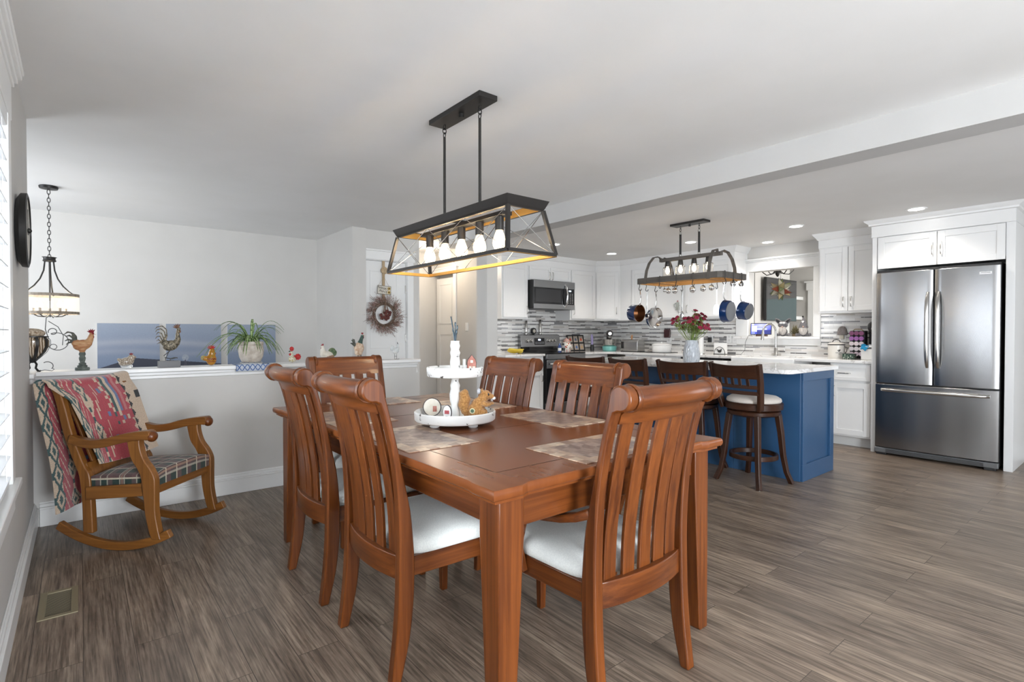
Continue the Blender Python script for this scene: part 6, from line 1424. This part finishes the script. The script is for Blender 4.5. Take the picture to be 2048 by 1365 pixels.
# toaster
to = thing('toaster', 'brushed steel two slot toaster on the window side worktop', 'toaster', (6.50, 5.10, WT), R(-90))
k = MB(); rings = []
for x_ in (-.155, .155): rings.append([(x_, y_, z_) for y_, z_ in ((-.085, .01), (-.09, .02), (-.09, .13), (-.082, .165), (-.06, .183), (.06, .183), (.082, .165), (.09, .13), (.09, .02), (.085, .01))])
k.loft(rings); k.build('body', M['nickel'], to, bevel=.004, ang=25)
MB().box(-.16, .16, -.088, .088, 0, .014).build('base', M['blackplastic'], to, bevel=.003)
MB().box(-.162, -.155, -.06, .06, .02, .16).build('end_panel', M['chrome'], to, bevel=.002)
MB().box(-.145, -.095, -.094, -.089, .05, .15).build('control_panel', M['blackgloss'], to, bevel=.002)
for y_ in (-.035, .035): MB().box(-.12, .12, y_ - .014, y_ + .014, .180, .1835).build('slot', M['black'], to)
MB().tube([(.0, -.02, .18), (.0, -.02, .23), (.01, -.02, .25)], [.012, .016, .010], 10).build('crumb_brush', wt_, to)
# lidded white dish on a dark tray
ds = thing('lidded_dish', 'white ribbed round dish with a knob lid on a dark tray', 'dish', (6.50, 4.58, WT + .006))
k = MB(); k.lathe([(0, 0), (.13, 0), (.135, .008), (.137, .095), (.130, .10), (0, .10)], n=48, caps=False); k.build('body', M['white'], ds, ang=40)
MB().lathe([(0, .10), (.137, .10), (.137, .112), (.10, .124), (.02, .128), (.010, .132), (.016, .146), (0, .152)], n=44, caps=False).build('lid', M['white'], ds, ang=50)
o = MB().box(6.36, 6.66, 4.42, 4.86, WT, WT + .006).build('serving_tray', M['blackplastic'], bevel=.002); tag(o, 'flat dark tray under the white lidded dish', 'tray')
wm = thing('wax_warmer', 'dark red scalloped plug-in wax warmer on the backsplash', 'plug-in', (6.757, 4.655, 1.115))
k = MB(); k.box(-.03, 0, -.050, .050, .0, .115)
for y_ in (-.034, 0, .034): k.ell((-.015, y_, .118), (.014, .018, .016), 12, 8)
k.build('shade', mat('oxblood', (.055, .012, .014), .25, coat=.5), wm, bevel=.004)
pr_ = thing('paper_towel_roll', 'white upright paper towel roll behind the flower vase', 'paper towel', (6.50, 3.955, WT))
MB().lathe([(0, 0), (.05, 0), (.05, .008), (0, .008)], n=24, caps=False).build('stand_base', M['nickel'], pr_); MB().lathe([(0, .010), (.034, .010), (.034, .225), (0, .225)], n=28, caps=False).build('roll', M['white'], pr_, ang=40); MB().tube([(0, 0, .22), (0, 0, .25)], .005, 8).build('stand_rod', M['nickel'], pr_)
pg = thing('black_plug', 'black plug adapter in the outlet beside the napkin holder', 'plug', (6.757, 3.97, 1.09)); MB().box(-.035, 0, -.022, .022, -.035, .035).build('adapter', M['blackplastic'], pg, bevel=.004)
# napkin holder with rooster cut-out
nh = thing('napkin_holder', 'black wire napkin holder with a rooster motif and white napkins', 'napkin holder', (6.56, 3.715, WT), R(-90))
MB().box(-.085, .085, -.008, .030, .006, .150).build('napkins', M['white'], nh, bevel=.003)
k = MB(); k.tube([(-.080, -.016, .004)] + [(-.075 * math.cos(PI * i / 16), -.016, .012 + .085 * math.sin(PI * i / 16)) for i in range(17)] + [(.080, -.016, .004)], .003, 6); k.tube([(-.085, -.016, .004), (.085, -.016, .004)], .003, 6); k.box(-.085, .085, -.02, .04, 0, .004); k.build('wire_frame', M['iron'], nh)
k = MB(); k.ell((0, -.016, .040), (.026, .003, .018)); plume(k, (-.015, -.016, .045), [[(-.03, -.016, .06), (-.045, -.016, .05)], [(-.028, -.016, .068), (-.046, -.016, .064)]], .006); k.tube([(.018, -.016, .048), (.026, -.016, .072)], [.010, .006], 8); k.build('rooster_motif', M['iron'], nh)
cbk = MB(); cbk.tube([(6.72, 3.80, WT + .005), (6.64, 3.60, WT + .004), (6.66, 3.48, WT + .004), (6.70, 3.45, WT + .06), (6.69, 3.44, 1.06), (6.69, 3.40, 1.15), (6.72, 3.36, 1.152)], .0025, 6); co = cbk.build('charging_cable', M['blackplastic']); tag(co, 'thin dark power cord looping up to the smart display', 'cord')
# smart display on ledge
sd2 = thing('smart_display', 'small tablet display glowing blue on the stone ledge', 'display', (6.735, 3.26, 1.140), R(-90)); sd2.rotation_euler = (0, 0, R(-86))
k = MB(); k.prism([(-.004, .022), (-.0, .022), (.014, .168), (.006, .170)], -.132, .132, 'yz'); k.build('case', M['blackplastic'], sd2, bevel=.003)
def scol(u, v):
    if .03 < u < .30 and .22 < v < .80: return (.75, .76, .74)
    if .32 < u < .80 and .42 < v < .54: return (.45, .55, .85)
    if (.03 < u < .08 or .10 < u < .15 or .80 < u < .85) and v > .87: return (.7, .7, .8)
    if .03 < u < .22 and .06 < v < .14 and int(u * 40) % 2: return (.4, .5, .9)
    g_ = max(0, 1 - math.hypot((u - .5) * 1.6, (v - .85) * 1.5)); w2 = .35 if v < .4 and u > .3 else 1
    return tuple(w2 * c for c in (.03 + .25 * g_, .04 + .25 * g_, .30 + .5 * g_))
k = MB(); k.grid(lambda u, v: (-.124 + .248 * u, -.0048 + .0096 * v, .030 + .130 * v), 60, 30, 0, scol)
scm = mat('screen_glow', (0, 0, 0), .15); q_ = NT(scm); at_ = q_.n('ShaderNodeAttribute', attribute_name='pattern'); q_.l(at_.outputs[0], q_.b.inputs['Emission Color']); q_.b.inputs['Emission Strength'].default_value = 1.3; k.build('screen', scm, sd2, smooth=False)
MB().box(-.07, .07, .0, .05, 0, .022).build('foot', noisy('speaker_cloth', (.10, .06, .05), (.2, .12, .1), 200, .9), sd2, bevel=.006)
# gnomes
def gnome(label, loc, rz, eared):
    r = thing('plush_gnome', label, 'toy', loc, rz)       # faces -y
    gr = noisy('gnome_grey', (.10, .095, .10), (.24, .23, .24), 130, .95, bump=.6) if 'gnome_grey' not in bpy.data.materials else bpy.data.materials['gnome_grey']
    brd = noisy('gnome_beard', (.42, .38, .35), (.66, .62, .58), 90, .95, bump=.8, mp=(1, 1, .2)) if 'gnome_beard' not in bpy.data.materials else bpy.data.materials['gnome_beard']
    k = MB(); k.ell((0, .0, .055), (.052, .040, .055)); 
    for s in (-1, 1): k.tube([(s * .03, -.01, .025), (s * .06, -.04, .020), (s * .078, -.05, .024)], [.020, .018, .020], 10)
    k.build('body', gr, r, remesh=.004)
    k = MB(); k.ell((0, -.030, .075), (.045, .028, .058), rot=(R(-8), 0, 0)); k.build('beard', brd, r)
    MB().ell((0, -.060, .118), (.010, .010, .010), 12, 8).build('nose', mat('gnome_nose', (.60, .42, .34), .7) if 'gnome_nose' not in bpy.data.materials else bpy.data.materials['gnome_nose'], r)
    k = MB()
    if eared:
        k.ell((0, -.005, .145), (.058, .048, .045)); k.build('hat', gr, r)
        for s in (-1, 1):
            k = MB(); k.tube([(s * .035, 0, .17), (s * .065, 0, .20), (s * .088, 0, .225)], [.026, .024, .006], 12, flat=.4, up=(1, 0, 0)); k.build('ear', gr, r)
            k = MB(); k.tube([(s * .042, -.010, .178), (s * .062, -.010, .196), (s * .078, -.008, .212)], [.014, .014, .004], 10, flat=.3, up=(1, 0, 0)); k.build('ear_lining', M['blackplastic'], r)
        k = MB(); k.ell((-.016, -.048, .166), (.018, .008, .012)); k.ell((.016, -.048, .166), (.018, .008, .012)); k.build('bow', M['white'], r)
    else:
        k.tube([(0, 0, .105), (.0, 0, .15), (.004, 0, .20), (-.004, 0, .235)], [.054, .040, .020, .006], 18); k.build('hat', gr, r); MB().ell((-.006, 0, .240), (.012, .012, .012)).build('bobble', M['blackplastic'], r)
        k = MB(); k.ell((-.012, -.034, .180), (.008, .005, .009)); k.ell((0, -.034, .180), (.008, .005, .009)); k.ell((-.006, -.034, .170), (.007, .005, .008)); k.build('heart_patch', M['white'], r)
    return r
gnome('grey plush gnome with long ears and a pale bow on the ledge', (6.78, 3.005, 1.141), R(-75), True)
gnome('grey plush gnome in a pointed knitted hat with a white heart', (6.78, 2.765, 1.141), R(-70), False)
dp = thing('dried_plant', 'small brown green dried plant between the two gnomes', 'plant', (6.86, 2.90, 1.141))
random.seed(9); k = MB()
for i in range(90): a, b_ = random.uniform(0, 2 * PI), random.uniform(.1, 1.3); L = random.uniform(.05, .10); k.tube([(0, 0, .02), (math.cos(a) * math.cos(b_) * L * .5, math.sin(a) * math.cos(b_) * L * .5, .03 + math.sin(b_) * L), (math.cos(a) * math.cos(b_) * L * .75, math.sin(a) * math.cos(b_) * L * .6, .05 + math.sin(b_) * L * 1.1)], [.0015, .004, .001], 5)
k.build('foliage', noisy('dried_leaf', (.12, .10, .05), (.30, .27, .15), 60, .9), dp); MB().lathe([(0, 0), (.025, 0), (.03, .03), (0, .03)], n=16, caps=False).build('pot', M['rope'], dp)
# canister, tin, roll rack, coffee maker, tissue box, plug-in cup
cn = thing('enamel_canister', 'cream enamel canister with a dark rim and printed rooster by the wall', 'canister', (6.56, 2.325, WT))
ename = mat('cream_enamel', (.72, .69, .64), .3, coat=.3)
MB().lathe([(0, 0), (.080, 0), (.082, .004), (.082, .145), (0, .145)], n=40, caps=False).build('body', ename, cn, ang=40)
MB().lathe([(.083, .145), (.087, .148), (.087, .154), (.083, .157)], n=40, caps=False).build('rim', M['blackplastic'], cn)
MB().lathe([(.084, .157), (.07, .170), (.03, .180), (0, .182)], n=36).build('lid', ename, cn)
MB().tube([(0, -.040, .176), (0, -.030, .200), (0, 0, .208), (0, .030, .200), (0, .040, .176)], .005, 8).build('lid_handle', M['iron'], cn)
MB().tube([(-.01, -.083, .13), (-.01, -.112, .12), (-.01, -.108, .08), (-.01, -.092, .06)], .004, 8).build('side_handle', M['iron'], cn)
pm = MB(); ang_ = R(218)
def oncan(u, z): a = ang_ + u / .0835; return (.0835 * math.cos(a), .0835 * math.sin(a), z)
pm.tube([oncan(.012, .098), oncan(.006, .088), oncan(-.002, .080), oncan(-.010, .086), oncan(-.014, .094)], [.004, .005, .007, .004, .002], 8); pm.tube([oncan(.004, .094), oncan(-.006, .098)], .0025, 6); pm.build('rooster_print', M['blackplastic'], cn)
text_mesh('canister_lettering', 'FARM FRESH', .013, M['iron'], cn, oncan(0, .062), (R(90), 0, ang_ + PI / 2)); text_mesh('canister_lettering', 'EGGS', .010, M['iron'], cn, oncan(.004, .047), (R(90), 0, ang_ + PI / 2))
gt_ = thing('patterned_tin', 'low dark green and white patterned tin in front of the pod rack', 'tin', (6.47, 2.165, WT))
pt_ = mat('green_pattern', (.1, .2, .1), .4); q_ = NT(pt_); vo = q_.n('ShaderNodeTexVoronoi', i_Scale=70.0); q_.l(q_.vec(), vo.inputs[0]); q_.l(q_.ramp(vo.outputs[0], [(.30, (.55, .60, .50)), (.38, (.03, .07, .05))]), q_.b.inputs['Base Color'])
MB().box(-.035, .035, -.058, .058, 0, .050).build('body', pt_, gt_, bevel=.006); MB().box(-.037, .037, -.060, .060, .050, .058).build('lid', mat('tin_lid', (.03, .06, .05), .4), gt_, bevel=.003)
pk_ = thing('pod_rack', 'dark rack stacked with round coffee pods beside the refrigerator', 'rack', (6.62, 2.128, WT))
MB().box(-.03, .05, -.072, .072, 0, .305).build('housing', M['blackplastic'], pk_, bevel=.003); MB().tube([(-.01, -.05, .305), (-.01, -.03, .322), (-.01, .03, .322), (-.01, .05, .305)], .005, 8).build('top_handle', M['rope'], pk_)
pc = [mat('pod_plum', (.22, .07, .16), .5), mat('pod_purple', (.36, .14, .42), .5), mat('pod_white', (.78, .70, .74), .5), mat('pod_white2', (.76, .72, .76), .5), mat('pod_lilac', (.62, .52, .60), .5)]
rn = ['top', 'second', 'middle', 'fourth', 'bottom']; cname = ['plum', 'purple', 'white', 'white', 'lilac']
for i in range(5):
    for j in range(3):
        k = MB(); k.M = Matrix.Rotation(R(-90), 4, 'Y'); k.lathe([(0, 0), (.019, 0), (.0235, .028), (.0235, .031), (0, .031)], n=20, caps=False)
        o = k.build('coffee_pod', pc[i], ang=40); o.location = (6.589, 2.128 + .047 - .047 * j, WT + .277 - .056 * i); tag(o, '%s pod, %s in the %s row of the rack' % (cname[i], ['left', 'centre', 'right'][j], rn[i]), 'coffee pod', 'round pods in the rack')
cm = thing('coffee_maker', 'black pod coffee maker against the refrigerator panel', 'coffee maker', (6.60, 1.955, WT))
MB().box(-.10, .12, -.075, .075, 0, .035).build('drip_base', M['blackplastic'], cm, bevel=.006); MB().box(.02, .12, -.075, .075, .035, .34).build('water_tank', M['blackgloss'], cm, bevel=.01)
k = MB(); k.ell((-.015, 0, .345), (.105, .072, .070)); k.ell((.05, 0, .39), (.06, .05, .05)); k.build('brew_head', M['blackplastic'], cm, remesh=.006); MB().tube([(-.10, .0, .355), (-.125, 0, .33), (-.11, 0, .30)], .008, 8).build('lever', M['nickel'], cm); MB().box(-.085, -.075, -.04, .04, .10, .16).build('side_plate', M['nickel'], cm)
tx = thing('tissue_box', 'white ribbed tissue box with a blue tissue and dark lid trim', 'tissue box', (6.42, 1.965, WT))
MB().box(-.055, .055, -.058, .058, 0, .118).build('body', M['white'], tx, bevel=.006); MB().box(-.057, .057, -.060, .060, .118, .124).build('lid_trim', M['black'], tx); MB().box(-.055, .055, -.058, .058, .124, .150).build('lid', M['white'], tx, bevel=.01)
k = MB(); k.grid(lambda u, v: (-.062 + .01 * math.sin(6 * v), .055 - .075 * u * (1 - .4 * v), .158 - .055 * v + .01 * math.sin(5 * u)), 8, 8, .001); k.build('blue_tissue', mat('tissue_blue', (.02, .32, .60), .8), tx)
cp = thing('plug_in_warmer', 'grey domed plug-in night light above the enamel canister', 'plug-in', (6.757, 2.335, 1.16))
k = MB(); k.lathe([(0, .0), (.052, 0), (.053, .03), (.045, .07), (.025, .095), (0, .102)], n=28, caps=False, sx=.5); k.build('shade', noisy('grey_shade', (.20, .17, .165), (.30, .27, .26), 60, .6), cp); MB().box(-.022, 0, -.022, .022, -.045, 0).build('plug_body', crm, cp, bevel=.004)
# magnet decoration on the cabinet door
mg = thing('door_magnet', 'grey green jug shaped magnet on the long wall cabinet door', 'magnet', (6.430, 4.275, 1.50), R(-90))
k = MB(); k.prism([(-.030, 0), (.034, 0), (.028, .10), (.016, .12), (.004, .10), (-.010, .12), (-.022, .09)], -.008, 0); k.build('jug_shape', noisy('celadon', (.32, .35, .32), (.46, .48, .44), 50, .6), mg, bevel=.002); MB().tube([(-.024, -.004, .10), (-.055, -.004, .085), (-.052, -.004, .05), (-.026, -.004, .04)], .005, 8).build('jug_handle', bpy.data.materials['celadon'], mg); MB().ell((.004, -.006, .125), (.012, .005, .012), 8, 6).build('flower_tip', mat('magnet_pink', (.45, .25, .25), .6), mg)
# ================================================================ BEYOND THE PASS-THROUGH
tv = thing('wall_television', 'large black television on the wall of the far room', 'television', (9.34, 4.16, 1.75))
MB().box(-.57, .57, -.0, .045, -.36, .36).build('case', M['blackplastic'], tv, bevel=.004); MB().box(-.555, .555, -.003, 0, -.345, .345).build('screen', mat('tv_screen', (.035, .035, .037), .07), tv)
MB().box(-.15, .15, .045, .09, -.15, .15).build('wall_bracket', M['black'], tv)
for z_, lb in ((1.835, 'upper white floating shelf in the far room'), (1.465, 'lower white floating shelf in the far room, behind the gnomes')):
    o = MB().box(10.30, 10.60, 4.33, 4.66, z_ - .03, z_ + .03).build('floating_shelf', M['trim'], bevel=.003); tag(o, lb, 'shelf', 'white shelves in the far room')
st = thing('star_ornament', 'many pointed stained glass star hanging behind the pass-through', 'ornament', (7.30, 3.27, 1.77))
ph = (1 + 5 ** .5) / 2; ico = [Vector(v).normalized() for v in [(-1, ph, 0), (1, ph, 0), (-1, -ph, 0), (1, -ph, 0), (0, -1, ph), (0, 1, ph), (0, -1, -ph), (0, 1, -ph), (ph, 0, -1), (ph, 0, 1), (-ph, 0, -1), (-ph, 0, 1)]]
fcs = [(0, 11, 5), (0, 5, 1), (0, 1, 7), (0, 7, 10), (0, 10, 11), (1, 5, 9), (5, 11, 4), (11, 10, 2), (10, 7, 6), (7, 1, 8), (3, 9, 4), (3, 4, 2), (3, 2, 6), (3, 6, 8), (3, 8, 9), (4, 9, 5), (2, 4, 11), (6, 2, 10), (8, 6, 7), (9, 8, 1)]
sgc = [mat('stain_amber', (.55, .45, .25), .15, trans=.3), mat('stain_green', (.30, .36, .16), .15, trans=.3), mat('stain_cream', (.68, .66, .52), .15, trans=.3), mat('stain_red', (.45, .12, .07), .15, trans=.3)]
for i, (a_, b_, c_) in enumerate(fcs):
    A, B, C_ = ico[a_] * .078, ico[b_] * .078, ico[c_] * .078; T_ = (A + B + C_).normalized() * .158; k = MB(); k.add([tuple(A), tuple(B), tuple(C_), tuple(T_)], [(0, 1, 3), (1, 2, 3), (2, 0, 3), (0, 2, 1)]); k.build('glass_point', sgc[[0, 2, 1, 2, 3, 0, 2, 1][i % 8]], st, smooth=False)
k = MB()
for a_, b_, c_ in fcs:
    A, B, C_ = ico[a_] * .078, ico[b_] * .078, ico[c_] * .078; T_ = (A + B + C_).normalized() * .159
    for P_ in (A, B, C_): k.tube([P_, T_], .0016, 4)
k.build('lead_seam', M['iron'], st)
MB().tube([(0, 0, .09), (0, 0, HC - 1.77 - .001)], .002, 6).build('hanging_wire', M['iron'], st)
fch = thing('scroll_chandelier', 'dark scrolled iron chandelier of the far room, only its tips showing', 'ceiling light', (8.2, 3.72, 0))
MB().tube([(0, 0, 2.15), (0, 0, HC)], .006, 8).build('stem', M['iron'], fch)
for i in range(5):
    a = 2 * PI * i / 5 + .4; ca, sa = math.cos(a), math.sin(a)
    k = MB(); k.tube([(.0, 0, 2.17), (.08 * ca, .08 * sa, 2.08), (.16 * ca, .16 * sa, 2.07), (.22 * ca, .22 * sa, 2.12), (.24 * ca, .24 * sa, 2.17)], .007, 8); k.lathe([(0, 2.165), (.045, 2.18), (.05, 2.19), (0, 2.185)], (.24 * ca, .24 * sa, 0), 16, caps=False); k.build('scroll_arm', M['iron'], fch)
MB().lathe([(0, 2.03), (.02, 2.05), (.035, 2.09), (.02, 2.13), (.03, 2.17), (0, 2.19)], n=16).build('finial', M['iron'], fch)
